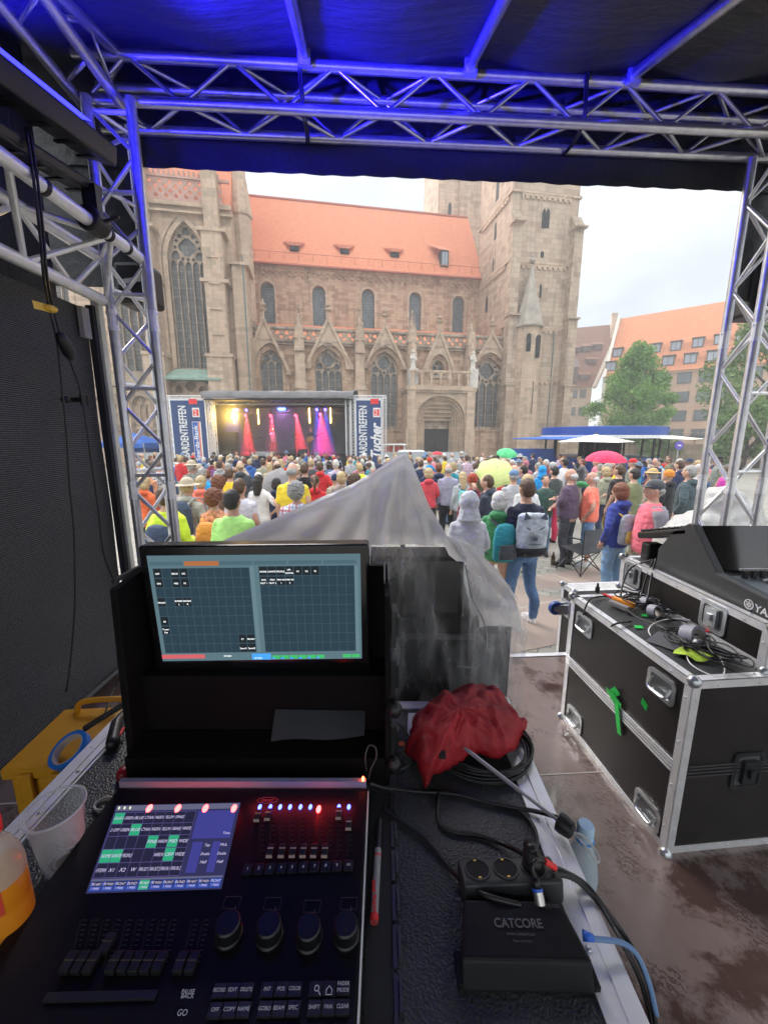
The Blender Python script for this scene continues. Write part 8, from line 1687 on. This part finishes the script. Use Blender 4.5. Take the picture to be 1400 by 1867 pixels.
M_clear = clear_mat('clear_plastic', (.75, .79, .83), .08, .93)
cpt = thing('plastic_cup', 'clear empty plastic cup standing left of the console', 'cup', (-.628, .625, TZ_)); m_ = MB(); cc = (-.628, .625, TZ_ + .005)
m_.lathe([(.029, 0), (.031, .002), (.036, .03), (.0365, .034), (.040, .07), (.0405, .074), (.0455, .125), (.0485, .128), (.0485, .131), (.0445, .129), (.0385, .07), (.0345, .03), (.029, .004), (.0, .003)], 40, cc, cap=False); m_.build('cup_wall', M_clear, cpt, smooth=True); m_ = MB()
for r, z in ((.016, .0055), (.026, .006)): m_.tube([(cc[0] + r * cos(a), cc[1] + r * sin(a), cc[2] + z) for a in [2 * pi * i / 24 for i in range(24)]], .0014, 6, closed=True)
m_.tube([(cc[0] + .0485 * cos(a), cc[1] + .0485 * sin(a), cc[2] + .1295) for a in [2 * pi * i / 36 for i in range(36)]], .0022, 8, closed=True); m_.build('moulded_rings', clear_mat('cloudy_plastic', (.75, .78, .8), .2, .5), cpt, smooth=True)
jb = thing('juice_bottle', 'plastic bottle of orange juice with a red and white label at the left edge', 'bottle', (-.622, .50, TZ_)); bx_, by_ = -.612, .50; jz = TZ_ + .0045
m_ = MB(); m_.lathe([(.030, 0), (.034, .004), (.034, .09), (.0325, .095), (.034, .10), (.034, .145), (.032, .152)], 36, (bx_, by_, jz)); m_.build('juice', mat('orange_juice', (.70, .24, .012), .3, 0, .06, 3, coat=.5), jb, auto=True)
m_ = MB(); m_.lathe([(.0345, .14), (.0345, .155), (.030, .18), (.022, .20), (.0145, .212), (.0145, .225)], 36, (bx_, by_, jz), cap=False); m_.build('clear_shoulder', clear_mat('milky_plastic', (.60, .52, .42), .15, .45), jb, smooth=True); m_ = MB(); m_.lathe([(.0165, .222), (.017, .242), (.016, .246), (.001, .247)], 22, (bx_, by_, jz)); m_.build('screw_cap', mat('bright_red', (.75, .03, .03)), jb, auto=True)
def arcq(mb, a0, a1, z0, z1, r): mb.add([(bx_ + r * cos(radians(a0 + (a1 - a0) * k / 8)), by_ + r * sin(radians(a0 + (a1 - a0) * k / 8)), jz + z) for z in (z0, z1) for k in range(9)], [(k, k + 1, k + 10, k + 9) for k in range(8)])
m_ = MB(); arcq(m_, -130, -42, .098, .142, .0346); m_.build('label_band', mat('red_label', (.62, .06, .04), .4), jb, smooth=True); m_ = MB(); arcq(m_, -75, -50, .108, .134, .0349); m_.build('label_print', mat('grey_print_pale', (.6, .58, .55)), jb)
m_ = MB(); c = TP(190, 1468, TZ_ + .003); 
for k in range(2): m_.tube([(c.x + .0175 * cos(a) * (1 + .08 * k), c.y + (.0145 + .002 * k) * sin(a), TZ_ + .004 + .004 * k + .001 * sin(a * 2)) for a in [2 * pi * i / 26 for i in range(26)]], .0022, 8, closed=True)
tag(m_.build('elastic_ring', mat('pale_rubber', (.55, .52, .50), .6), smooth=True), 'small pale rubber ring lying on the table left of the console', 'rubber ring')
a, b = TP(214, 1318, TZ_ + .018), TP(204, 1362, TZ_ + .018); t_ = thing('pocket_torch', 'black pocket tool with red detail on the left border of the table', 'tool', (a + b) / 2); m_ = MB(); m_.tube([a + Vector((0, .05, .004)), a, a.lerp(b, .8), b], [.012, .016, .017, .013], 14); m_.build('grip', M_blackp, t_, smooth=True); m_ = MB(); m_.cbox(a.lerp(b, .5) + Vector((.017, 0, .003)), (.008, .045, .008), Matrix.Rotation(.15, 3, 'Z')); m_.build('red_insert', mat('bright_red', (.75, .03, .03)), t_, bevel=.002)
m_ = MB(); p = TP(226, 1410, TZ_ + .012); m_.ell(p, (.016, .018, .015), 14, 10); tag(m_.build('bottle_cap', mat('dark_red_plastic', (.30, .01, .02), .35), smooth=True), 'small dark red plastic cap at the rear left corner of the console', 'cap')
for i, (px_, py_) in enumerate(((732, 1356), (742, 1366))):
    p = TP(px_, py_, TZ_ + .002); m_ = MB(); m_.add([p + Vector(v) for v in ((-.008, -.006, 0), (.006, -.009, 0), (.01, .002, .001), (.001, .009, .002), (-.009, .005, 0))], [(0, 1, 2, 3, 4)]); tag(m_.build('orange_tape_scrap', mat('orange_scrap', (.85, .14, .03), .5)), 'scrap of orange tape on the table left of the umbrella, %s' % ('the larger one' if i == 0 else 'the one nearer the umbrella'), 'tape scrap')
m_ = MB(); a, b, c, d = TP(744, 1300, TZ_ + .002), TP(800, 1300, TZ_ + .002), TP(800, 1345, TZ_ + .002), TP(742, 1345, TZ_ + .002); m_.add([d, c, b, a], [(0, 1, 2, 3)]); o = m_.build('printed_card', mat('white_card', (.70, .68, .72), .6)); tag(o, 'white printed card with an orange panel partly under the umbrella', 'card'); m_ = MB(); m_.add([p + Vector((0, 0, .0008)) for p in (d.lerp(b, .12), c.lerp(a, .1), b.lerp(d, .15), a.lerp(c, .15))], [(0, 1, 2, 3)]); m_.build('orange_print', mat('salmon_print', (.70, .30, .20), .6), o)
# water bottle standing on the podium floor
wb = thing('water_bottle', 'clear plastic water bottle with pale blue cap standing on the podium floor', 'bottle', (.585, .94, .8)); wx, wy = .585, .94; m_ = MB(); m_.lathe([(.040, 0), (.046, .008), (.046, .10), (.043, .12), (.046, .14), (.046, .24), (.036, .30), (.0205, .335), (.0175, .345), (.0175, .36)], 32, (wx, wy, .8)); m_.build('bottle_wall', clear_mat('pale_blue_plastic', (.55, .66, .72), .1, .55), wb, smooth=True)
m_ = MB(); m_.lathe([(.0225, .352), (.023, .354), (.023, .392), (.020, .398), (.001, .400)], 24, (wx, wy, .8)); m_.build('cap', mat('pale_blue_cap', (.42, .60, .75), .4), wb, auto=True); m_ = MB(); m_.tube([(wx + .024 * cos(a), wy + .024 * sin(a), 1.149) for a in [2 * pi * i / 24 for i in range(24)]], .003, 6, closed=True); m_.build('cap_ring', mat('blue_ring_plastic', (.05, .25, .6), .4), wb)
# yellow case and tape roll beyond the left edge
yc = thing('yellow_case', 'bright yellow hard plastic case with a handle, low beside the left wall', 'case', (-1.14, 1.30, .8)); m_ = MB(); M_yel = mat('yellow_plastic', (.62, .29, .01), .4, 0, .08, 6, .1, 80, .001); YM = Matrix.Translation((-1.24, 1.10, 0)) @ Matrix.Rotation(radians(4), 4, 'Z')
m_ = MB(M=YM); m_.box(0, .34, 0, .27, .80, 1.19); m_.build('body', M_yel, yc, bevel=.018, seg=3); m_ = MB(M=YM); m_.box(-.015, .355, -.012, .285, 1.19, 1.235); m_.build('lid', M_yel, yc, bevel=.012, seg=3); m_ = MB(M=YM); m_.tube(bez([(.05, .26, 1.23), (.07, .26, 1.275), (.17, .26, 1.285), (.27, .26, 1.275), (.29, .26, 1.23)], 5), .011, 10); m_.build('handle', M_yel, yc, smooth=True)
m_ = MB(M=YM); m_.box(.15, .19, -.026, -.012, 1.12, 1.22); m_.box(.05, .09, -.026, -.012, 1.12, 1.22); m_.build('latch', M_yel, yc, bevel=.004); m_ = MB(M=YM); m_.add([(.20, .01, 1.2365), (.28, .01, 1.2365), (.28, .08, 1.2365), (.20, .08, 1.2365)], [(0, 1, 2, 3)]); m_.build('red_label', mat('red_label', (.62, .06, .04)), yc)
c = at(128, 1368, Z=1.27); t_ = thing('tape_roll', 'roll of bright blue tape lying on the yellow case', 'tape roll', c); Rr = Matrix.Rotation(radians(28), 3, 'X') @ Matrix.Rotation(radians(-12), 3, 'Y'); m_ = MB(); m_.lathe([(.048, -.012), (.060, -.012), (.060, .012), (.048, .012), (.048, -.012)], 34, c, Rr, cap=False); m_.build('tape', mat('blue_tape', (.015, .16, .55), .35), t_, auto=True); m_ = MB(); m_.lathe([(.0475, -.0125), (.0475, .0125), (.044, .0125), (.044, -.0125), (.0475, -.0125)], 30, c, Rr, cap=False); m_.build('core', mat('cardboard_core', (.45, .42, .38), .7), t_, auto=True)
m_ = MB(); m_.lathe([(.001, .35), (.12, .33), (.17, .2), (.18, .0)], 16, (-.93, 1.52, .8)); tag(m_.build('black_bag', M_black, smooth=True), 'soft black bag on the floor behind the yellow case', 'bag')
m_ = MB(); c = at(212, 1300, Z=1.30); m_.beam(c + Vector((-.08, -.06, -.02)), c + Vector((.05, .06, .03)), .05, .008, up=(0, .3, 1)); tag(m_.build('tablet', M_blackp, bevel=.004), 'thin black device leaning at the rear left corner of the table', 'device')
cable('thin black cable behind the monitor case near the mesh wall', [XW(222, 1230, -1.2), XW(205, 1262, -1.2), XW(196, 1290, -1.1), XW(190, 1310, -1.0)], .004)
# ------------------------------------------------------------------ covered equipment and the plastic sheet
cvc = thing('covered_case', 'tall black road case under the plastic sheet in front of the crowd', 'road case', (.0, 1.55, .8)); m_ = MB(); m_.box(-.42, .45, 1.27, 1.89, .80, 1.682); m_.build('body', M_mb, cvc, bevel=.008); m_ = MB(); m_.box(-.40, .44, 1.262, 1.2695, 1.60, 1.62); m_.build('lid_seam', mat('dim_print', (.06, .055, .06)), cvc)
cb = thing('covered_screen', 'black monitor standing on the road case under the plastic sheet', 'monitor', (.13, 1.3, 1.68)); m_ = MB(); m_.box(-.05, .275, 1.275, 1.40, 1.684, 1.90); m_.build('housing', mat('matt_black_paint', (.0045, .0045, .005)), cb, bevel=.006)
m_ = MB(); m_.box(-.03, .255, 1.268, 1.2745, 1.70, 1.885); m_.build('rear_cover', M_blackp, cb)
sr = thing('microphone_stand', 'thin stand holding up the peak of the plastic sheet', 'stand', (.07, 1.62, .8)); m_ = MB(); m_.tube([(.072, 1.45, 1.681), (.072, 1.45, 2.19)], .009, 10); m_.build('pole', M_blackp, sr); m_ = MB(); m_.lathe([(.045, 1.681), (.045, 1.69), (.012, 1.70)], 20, (.072, 1.45, 0)); m_.build('base', M_blackp, sr)
def film_mat(name, amin, amax, scale, streak, tlw):
    m, t, p, o = _new(name); co = N_(t, 'ShaderNodeTexCoord').outputs['Object']; mp_ = N_(t, 'ShaderNodeMapping'); mp_.inputs['Scale'].default_value = (scale, scale, scale * streak); mp_.inputs['Rotation'].default_value = (0, radians(12), 0); t.links.new(co, mp_.inputs[0]); n = ntex(t, mp_.outputs[0], 1, 7, .62)
    C_ = (.99, .99, 1, 1); p.inputs['Base Color'].default_value = C_; p.inputs['Roughness'].default_value = .14; p.inputs['Specular IOR Level'].default_value = 1.0; tl2 = N_(t, 'ShaderNodeBsdfTranslucent'); tl2.inputs[0].default_value = C_; m1 = N_(t, 'ShaderNodeMixShader'); m1.inputs[0].default_value = tlw; t.links.new(p.outputs[0], m1.inputs[1]); t.links.new(tl2.outputs[0], m1.inputs[2])
    tr = N_(t, 'ShaderNodeBsdfTransparent'); m2 = N_(t, 'ShaderNodeMixShader'); t.links.new(ramp(t, n, .42, amin, .66, amax), m2.inputs[0]); t.links.new(tr.outputs[0], m2.inputs[1]); t.links.new(m1.outputs[0], m2.inputs[2]); t.links.new(m2.outputs[0], o.inputs[0])
    vo = N_(t, 'ShaderNodeTexNoise', noise_type='RIDGED_MULTIFRACTAL'); vo.inputs['Scale'].default_value = 4.5; vo.inputs['Detail'].default_value = 4; wb_ = N_(t, 'ShaderNodeVectorMath', operation='MULTIPLY_ADD'); nn_ = N_(t, 'ShaderNodeTexNoise'); nn_.inputs['Scale'].default_value = 9; t.links.new(co, nn_.inputs['Vector']); t.links.new(nn_.outputs['Color'], wb_.inputs[0]); wb_.inputs[1].default_value = (.12, .12, .12); t.links.new(mp_.outputs[0], wb_.inputs[2]) if False else t.links.new(co, wb_.inputs[2]); t.links.new(wb_.outputs[0], vo.inputs['Vector'])
    b_ = bump(t, vo.outputs['Fac'], p, .35, .008); b_ = bump(t, n, p, .35, .015, b_); bump(t, ntex(t, co, 45, 4, .7), p, .5, .006, b_); return m
M_f1 = film_mat('bunched_white_film', .9, .99, 4, 1.4, .7); M_f2 = film_mat('clear_plastic_film', .05, .5, 7, .28, .45)
sil = [(385, 1000), (395, 990), (430, 972), (500, 943), (570, 912), (640, 880), (690, 850), (720, 829), (738, 821), (752, 840), (770, 885), (788, 932), (802, 966), (812, 975), (840, 983), (872, 1002), (905, 1036), (930, 1070), (940, 1086)]
film = thing('plastic_sheet', 'crumpled translucent plastic sheet draped over equipment in front of the crowd', 'plastic sheet', (.1, 1.5, 1.7))
RY = 1.42; sp_ = [at(px, py, Y=RY) for px, py in sil]
def silp(u):
    k = u * (len(sp_) - 1); i = min(int(k), len(sp_) - 2); return sp_[i].lerp(sp_[i + 1], k - i)
NU, NV = 150, 70; grid = []
def wr(x, y, z, s=1.0):
    dx, dz = x - .07, z - 2.24; rr_ = hypot(dx, dz); an = atan2(dz, dx) * 4.2 + .5 * noise.noise(Vector((x * 3, z * 3, 1))); f_ = abs((an % 1) - .5) * 2
    v = Vector((x * 5, y * 5, z * 3)); return s * (.030 * min(1, rr_ * 2.2) * (f_ ** 1.5 - .4) + .022 * (abs(noise.noise(v)) - .2) + .011 * abs(noise.noise(v * 2.3)) + .005 * noise.noise(v * 6))
for j in range(NV + 1):
    v = j / NV; row = []
    for i in range(NU + 1):
        u = i / NU; p = silp(u); x = p.x; zt_ = p.z; xs = min(x, .47)
        topz = 1.975 if -.05 < x < .28 else 1.72; sh_ = max(1.70, min(zt_ - .02, topz)); 
        if v < .18: q = v / .18; y = 2.02 - .06 * q; z = .95 + (min(zt_, 1.75) - .95) * q * .9
        elif v < .36: q = (v - .18) / .18; y = 1.96 + (RY - 1.96) * q; z0 = .95 + (min(zt_, 1.75) - .95) * .9; z = z0 + (zt_ - z0) * q ** 1.1
        elif v < .60: q = (v - .36) / .24; y = RY + (1.25 - RY) * q; z = zt_ + (sh_ - zt_) * (q ** .85); xs = x + (min(x, .46) - x) * q
        else: q = (v - .60) / .40; y = 1.25 - .025 * sin(q * pi) - .018 * q; z = sh_ + (1.34 - sh_) * q; xs = min(x, .46)
        a = .35 if (.33 < v < .39) else 1.0; n = wr(x, y, z, a)
        if v >= .60: n += .012 * sin(x * 55 + 3 * noise.noise(Vector((x * 6, z * 2, 0)))) * min(1, q * 2)
        X = (x if v < .36 else xs) + .4 * n
        row.append((X, y - n * (1 if v > .36 else -1), z + (n * .6 if v < .60 else 0)))
    grid.append(row)
vs = [p for r in grid for p in r]; f1 = []; f2 = []
for j in range(NV):
    for i in range(NU):
        q = (j * (NU + 1) + i, j * (NU + 1) + i + 1, (j + 1) * (NU + 1) + i + 1, (j + 1) * (NU + 1) + i); v = (j + .5) / NV; u = (i + .5) / NU
        edge = .62 if u < .8 else .66
        (f1 if v < edge and not (v < .35) else f2).append(q)
m_ = MB(); m_.add(vs, f1, 0); m_.add([], []); 
me = MB(); me.v = [Vector(p) for p in vs]; me.f = [list(q) for q in f1] + [list(q) for q in f2]; me.mi = [0] * len(f1) + [1] * len(f2); me.build('draped_film', [M_f1, M_f2], film, smooth=True)
# right hand fall of the sheet along the side of the case
vs = []; fs = []; NA, NB = 46, 40
for j in range(NB + 1):
    for i in range(NA + 1):
        t = i / NA; q = j / NB; y = 1.22 + .78 * t; x = .475 + .03 * q + .014 * sin(t * 30 + 4 * noise.noise(Vector((t * 3, q * 2, 1)))) + .02 * noise.noise(Vector((t * 5, q * 4, 7))); z = (1.74 - .72 * q) - .02 * abs(noise.noise(Vector((t * 6, q, 2)))); vs.append((x, y, z))
for j in range(NB):
    for i in range(NA): a_ = j * (NA + 1) + i; fs.append((a_, a_ + 1, a_ + NA + 2, a_ + NA + 1))
m_ = MB(); m_.add(vs, fs); m_.build('side_fall', M_f2, film, smooth=True)
vs = []; fs = []; NA, NB = 40, 30            # front fall between the monitor and the right corner
for j in range(NB + 1):
    for i in range(NA + 1):
        t = i / NA; q = j / NB; x = .26 + .225 * t; y = 1.235 - .02 * sin(q * 3) + .01 * sin(t * 22 + q * 3); z0_ = 1.90 - .19 * min(1, t * 1.1); vs.append((x, y, z0_ + (1.06 - z0_) * q))
for j in range(NB):
    for i in range(NA): a_ = j * (NA + 1) + i; fs.append((a_, a_ + 1, a_ + NA + 2, a_ + NA + 1))
m_ = MB(); m_.add(vs, fs); m_.build('front_fall', M_f2, film, smooth=True)
cable('thin pale cable hanging inside the clear plastic', [at(848, 1030, Y=1.215), at(862, 1090, Y=1.215), at(884, 1140, Y=1.215), at(886, 1190, Y=1.215), at(870, 1215, Y=1.215), at(830, 1215, Y=1.215)], .003, mat('pale_cable', (.35, .35, .37), .5))
# ------------------------------------------------------------------ tangle on the right hand case
CT = 1.5035
def RP(px, py, z=.0): return at(px, py, Z=CT + z)
def rc(label, pts, r=.0035, m=None): return cable(label, [RP(a, b, c) for a, b, c in pts], r, m, n=6)
rr = random.Random(5)
def tangle(label, px0, py0, dx, dy, n, r, m, seed, name='cable_tangle', rad=.05):
    q = random.Random(seed); mb = MB(); c = RP(px0, py0, .0)
    for k in range(n):
        cx0, cy0 = c.x + q.uniform(-dx, dx), c.y + q.uniform(-dy, dy); rx, ry = rad * q.uniform(.6, 1.3), rad * q.uniform(.6, 1.3); ph = q.uniform(0, 6); tilt = q.uniform(-.25, .25)
        mb.tube([(cx0 + rx * cos(a + ph), cy0 + ry * sin(a), CT + .006 + .012 * abs(sin(a * 1.5 + ph)) + .02 * k / n + tilt * rx * cos(a) * .3 + .01) for a in [2 * pi * i / 28 for i in range(28)]], r, 6, closed=True)
    return tag(mb.build(name, m, smooth=True), label, 'cable tangle')
tangle('tangle of black cables around the orange cutter on the road case', 1160, 1100, .05, .07, 8, .0032, M_blackp, 3)
tangle('bundle of black cables beside the console case on the road case', 1225, 1160, .03, .09, 7, .003, M_blackp, 4, rad=.06)
tangle('loops of thin black cable around the grey tape rolls', 1195, 1120, .05, .05, 6, .0028, M_blackp, 6, rad=.065); tangle('coil of black microphone cable at the near end of the road case', 1300, 1205, .03, .03, 7, .003, M_blackp, 8, rad=.06)
rc('long black cable running along the top of the road case', [(1140, 1110, .03), (1165, 1128, .02), (1200, 1140, .03), (1240, 1165, .035), (1290, 1200, .03), (1340, 1225, .02)], .0035)
rc('white thin data cable looping over the road case', [(1186, 1160, .01), (1182, 1148, .02), (1195, 1135, .03), (1230, 1128, .03), (1270, 1135, .03), (1300, 1160, .02)], .0024, M_white)
rc('pale cable loop hanging over the near end of the road case', [(1248, 1180, .01), (1258, 1210, .01), (1300, 1232, .008), (1320, 1225, .01), (1310, 1195, .02), (1280, 1150, .03)], .002, M_white)
cable('black cable hanging down the front left side of the road case', [RP(1130, 1088, .012), RP(1090, 1088, .012), RP(1070, 1100, .02), at(1057, 1150, X=1.0), at(1052, 1210, X=1.0), at(1045, 1245, X=1.0), at(1040, 1210, X=1.0), at(1062, 1195, X=1.0), at(1078, 1212, X=.99)], .004)
cable('black cable ending halfway down the side of the road case', [RP(1150, 1133, .01), RP(1120, 1138, .012), at(1108, 1150, X=1.02), at(1088, 1180, X=1.0), at(1080, 1215, X=.995)], .004)
for i, pts in enumerate(([(1190, 1020), (1150, 1035), (1135, 1065), (1130, 1095)], [(1190, 1020), (1175, 1060), (1165, 1095), (1150, 1110)], [(1195, 1018), (1185, 1060), (1180, 1090), (1172, 1112)])):
    q = [at(*pts[0], X=1.32), at(*pts[1], X=1.27), at(*pts[2], X=1.22), RP(*pts[3], .01)]; cable('black cable dropping from the rear of the mixing console, %s of three' % ('leftmost', 'middle one', 'rightmost')[i], q, .0042)
c = RP(1135, 1102, .02); t_ = thing('cable_cutter', 'orange and grey hand tool lying among the cables on the road case', 'tool', c); m_ = MB(); m_.beam(c + Vector((-.02, .05, .01)), c + Vector((.03, -.04, .008)), .026, .024, up=(.1, 0, 1)); m_.build('orange_grip', mat('orange_plastic', (.85, .30, .02), .4), t_, bevel=.007, seg=3); m_ = MB(); m_.beam(c + Vector((-.045, .03, .0)), c + Vector((-.005, -.06, .0)), .026, .026, up=(.1, 0, 1)); m_.build('grey_grip', mat('mid_grey_plastic', (.22, .21, .20), .5), t_, bevel=.007, seg=3); m_ = MB(); m_.beam(c + Vector((-.02, .05, .012)), c + Vector((-.045, .095, .014)), .014, .008); m_.build('red_tip', mat('bright_red', (.75, .03, .03)), t_, bevel=.002)
def roll(label, c, r, h, m, tilt):
    t_ = thing('tape_roll', label, 'tape roll', c); m_ = MB(); R = Matrix.Rotation(tilt, 3, 'X') @ Matrix.Rotation(.3, 3, 'Y'); m_.lathe([(r * .72, -h / 2), (r, -h / 2), (r, h / 2), (r * .72, h / 2), (r * .72, -h / 2)], 28, c, R, cap=False); m_.build('tape', m, t_, auto=True); m_ = MB(); m_.lathe([(r * .715, -h / 2), (r * .715, h / 2)], 24, c, R, cap=False); m_.build('core', mat('cardboard_core', (.45, .42, .38)), t_)
M_gt = mat('grey_violet_tape', (.26, .26, .31), .55)
roll('small grey tape roll standing on the road case, rear one of the pair', RP(1178, 1100, .03), .028, .036, M_gt, 1.45); roll('grey tape roll standing on the road case, front one of the pair', RP(1193, 1115, .026), .03, .036, M_gt, 1.3); roll('large grey tape roll leaning beside the black microphone', RP(1262, 1160, .036), .042, .05, M_gt, 1.2)
a, b = RP(1262, 1170, .03), RP(1335, 1205, .018); t_ = thing('microphone', 'black handheld microphone lying on the road case', 'microphone', (a + b) / 2); m_ = MB(); m_.tube([a, a.lerp(b, .05), a.lerp(b, .22), a.lerp(b, .27)], [.010, .022, .021, .016], 16); m_.build('head', mat('steel_mesh', (.16, .16, .17), .35, .7, .2, 200, .6, 600, .001), t_, smooth=True); m_ = MB(); m_.tube([a.lerp(b, .27), b], [.0155, .0105], 16); m_.build('handle', M_blackp, t_, smooth=True, auto=True)
a, b = RP(1245, 1140, .03), RP(1292, 1152, .03); m_ = MB(); m_.tube([a, b], .005, 10); tag(m_.build('red_connector', mat('bright_red', (.75, .03, .03))), 'slim red and silver connector near the large grey tape roll', 'connector')
a, b = RP(1270, 1128, .045), RP(1284, 1124, .048); m_ = MB(); m_.tube([a, b], .0065, 10); tag(m_.build('silver_plug', mat('satin_nickel', (.5, .48, .45))), 'short silver plug end pointing up over the tape roll', 'plug')
m_ = MB(); c = RP(1270, 1195, .006); vs = [(c.x + .07 * cos(a) * (1 + .2 * sin(3 * a)), c.y + .045 * sin(a), CT + .012 + .006 * sin(a * 4)) for a in [2 * pi * i / 18 for i in range(18)]] + [(c.x, c.y, CT + .03)]; m_.add(vs, [(i, (i + 1) % 18, 18) for i in range(18)]); tag(m_.build('work_glove', mat('lime_glove', (.38, .55, .05), .8, 0, .3, 40), smooth=True), 'lime green work glove under the microphone', 'glove')
m_ = MB(); c = RP(1225, 1180, .004); m_.add([(c.x - .07, c.y + .05, CT + .004), (c.x + .0, c.y + .08, CT + .03), (c.x + .10, c.y - .02, CT + .02), (c.x + .02, c.y - .06, CT + .004)], [(3, 2, 1, 0)]); tag(m_.build('grey_cloth', mat('grey_felt', (.12, .12, .125), .9)), 'folded dark grey cloth beside the lime green glove', 'cloth')
for i, (px_, py_) in enumerate(((1163, 1143), (1175, 1122))): p = RP(px_, py_, .003); m_ = MB(); m_.add([p + Vector(v) for v in ((-.018, -.01, 0), (.016, -.012, 0), (.02, .012, .001), (-.012, .013, 0))], [(0, 1, 2, 3)]); tag(m_.build('green_tape_piece', mat('neon_green_tape', (.02, .55, .08))), 'neon green tape on top of the road case, %s' % ('nearer piece' if i == 0 else 'piece beside the tape rolls'), 'tape')
p = RP(1088, 1080, .0); t_ = thing('small_bottle', 'small black dropper shaped plug standing at the rear corner of the road case', 'plug', p); m_ = MB(); m_.lathe([(.011, 0), (.011, .028), (.006, .034), (.005, .05)], 12, p); m_.build('body', M_blackp, t_)
p = RP(1203, 1098, .012); m_ = MB(); m_.cbox(p, (.05, .06, .03)); m_.cbox(p + Vector((.0, -.035, .01)), (.03, .01, .014)); tag(m_.build('power_adapter', M_blackp, bevel=.004), 'black square power adapter between the tape rolls and the console case', 'adapter')
# ------------------------------------------------------------------ damp air over the square
hz = MB(); hz.box(-130, 130, -40, 150, -1.4, 62); hm = bpy.data.materials.new('haze'); hm.use_nodes = True; t = hm.node_tree; t.nodes.clear(); o_ = t.nodes.new('ShaderNodeOutputMaterial'); v_ = t.nodes.new('ShaderNodeVolumePrincipled'); v_.inputs['Density'].default_value = .0032; v_.inputs['Color'].default_value = (.93, .95, .97, 1); t.links.new(v_.outputs[0], o_.inputs['Volume'])
tag(hz.build('haze', hm), 'thin damp haze over the whole square', 'haze', kind='stuff')
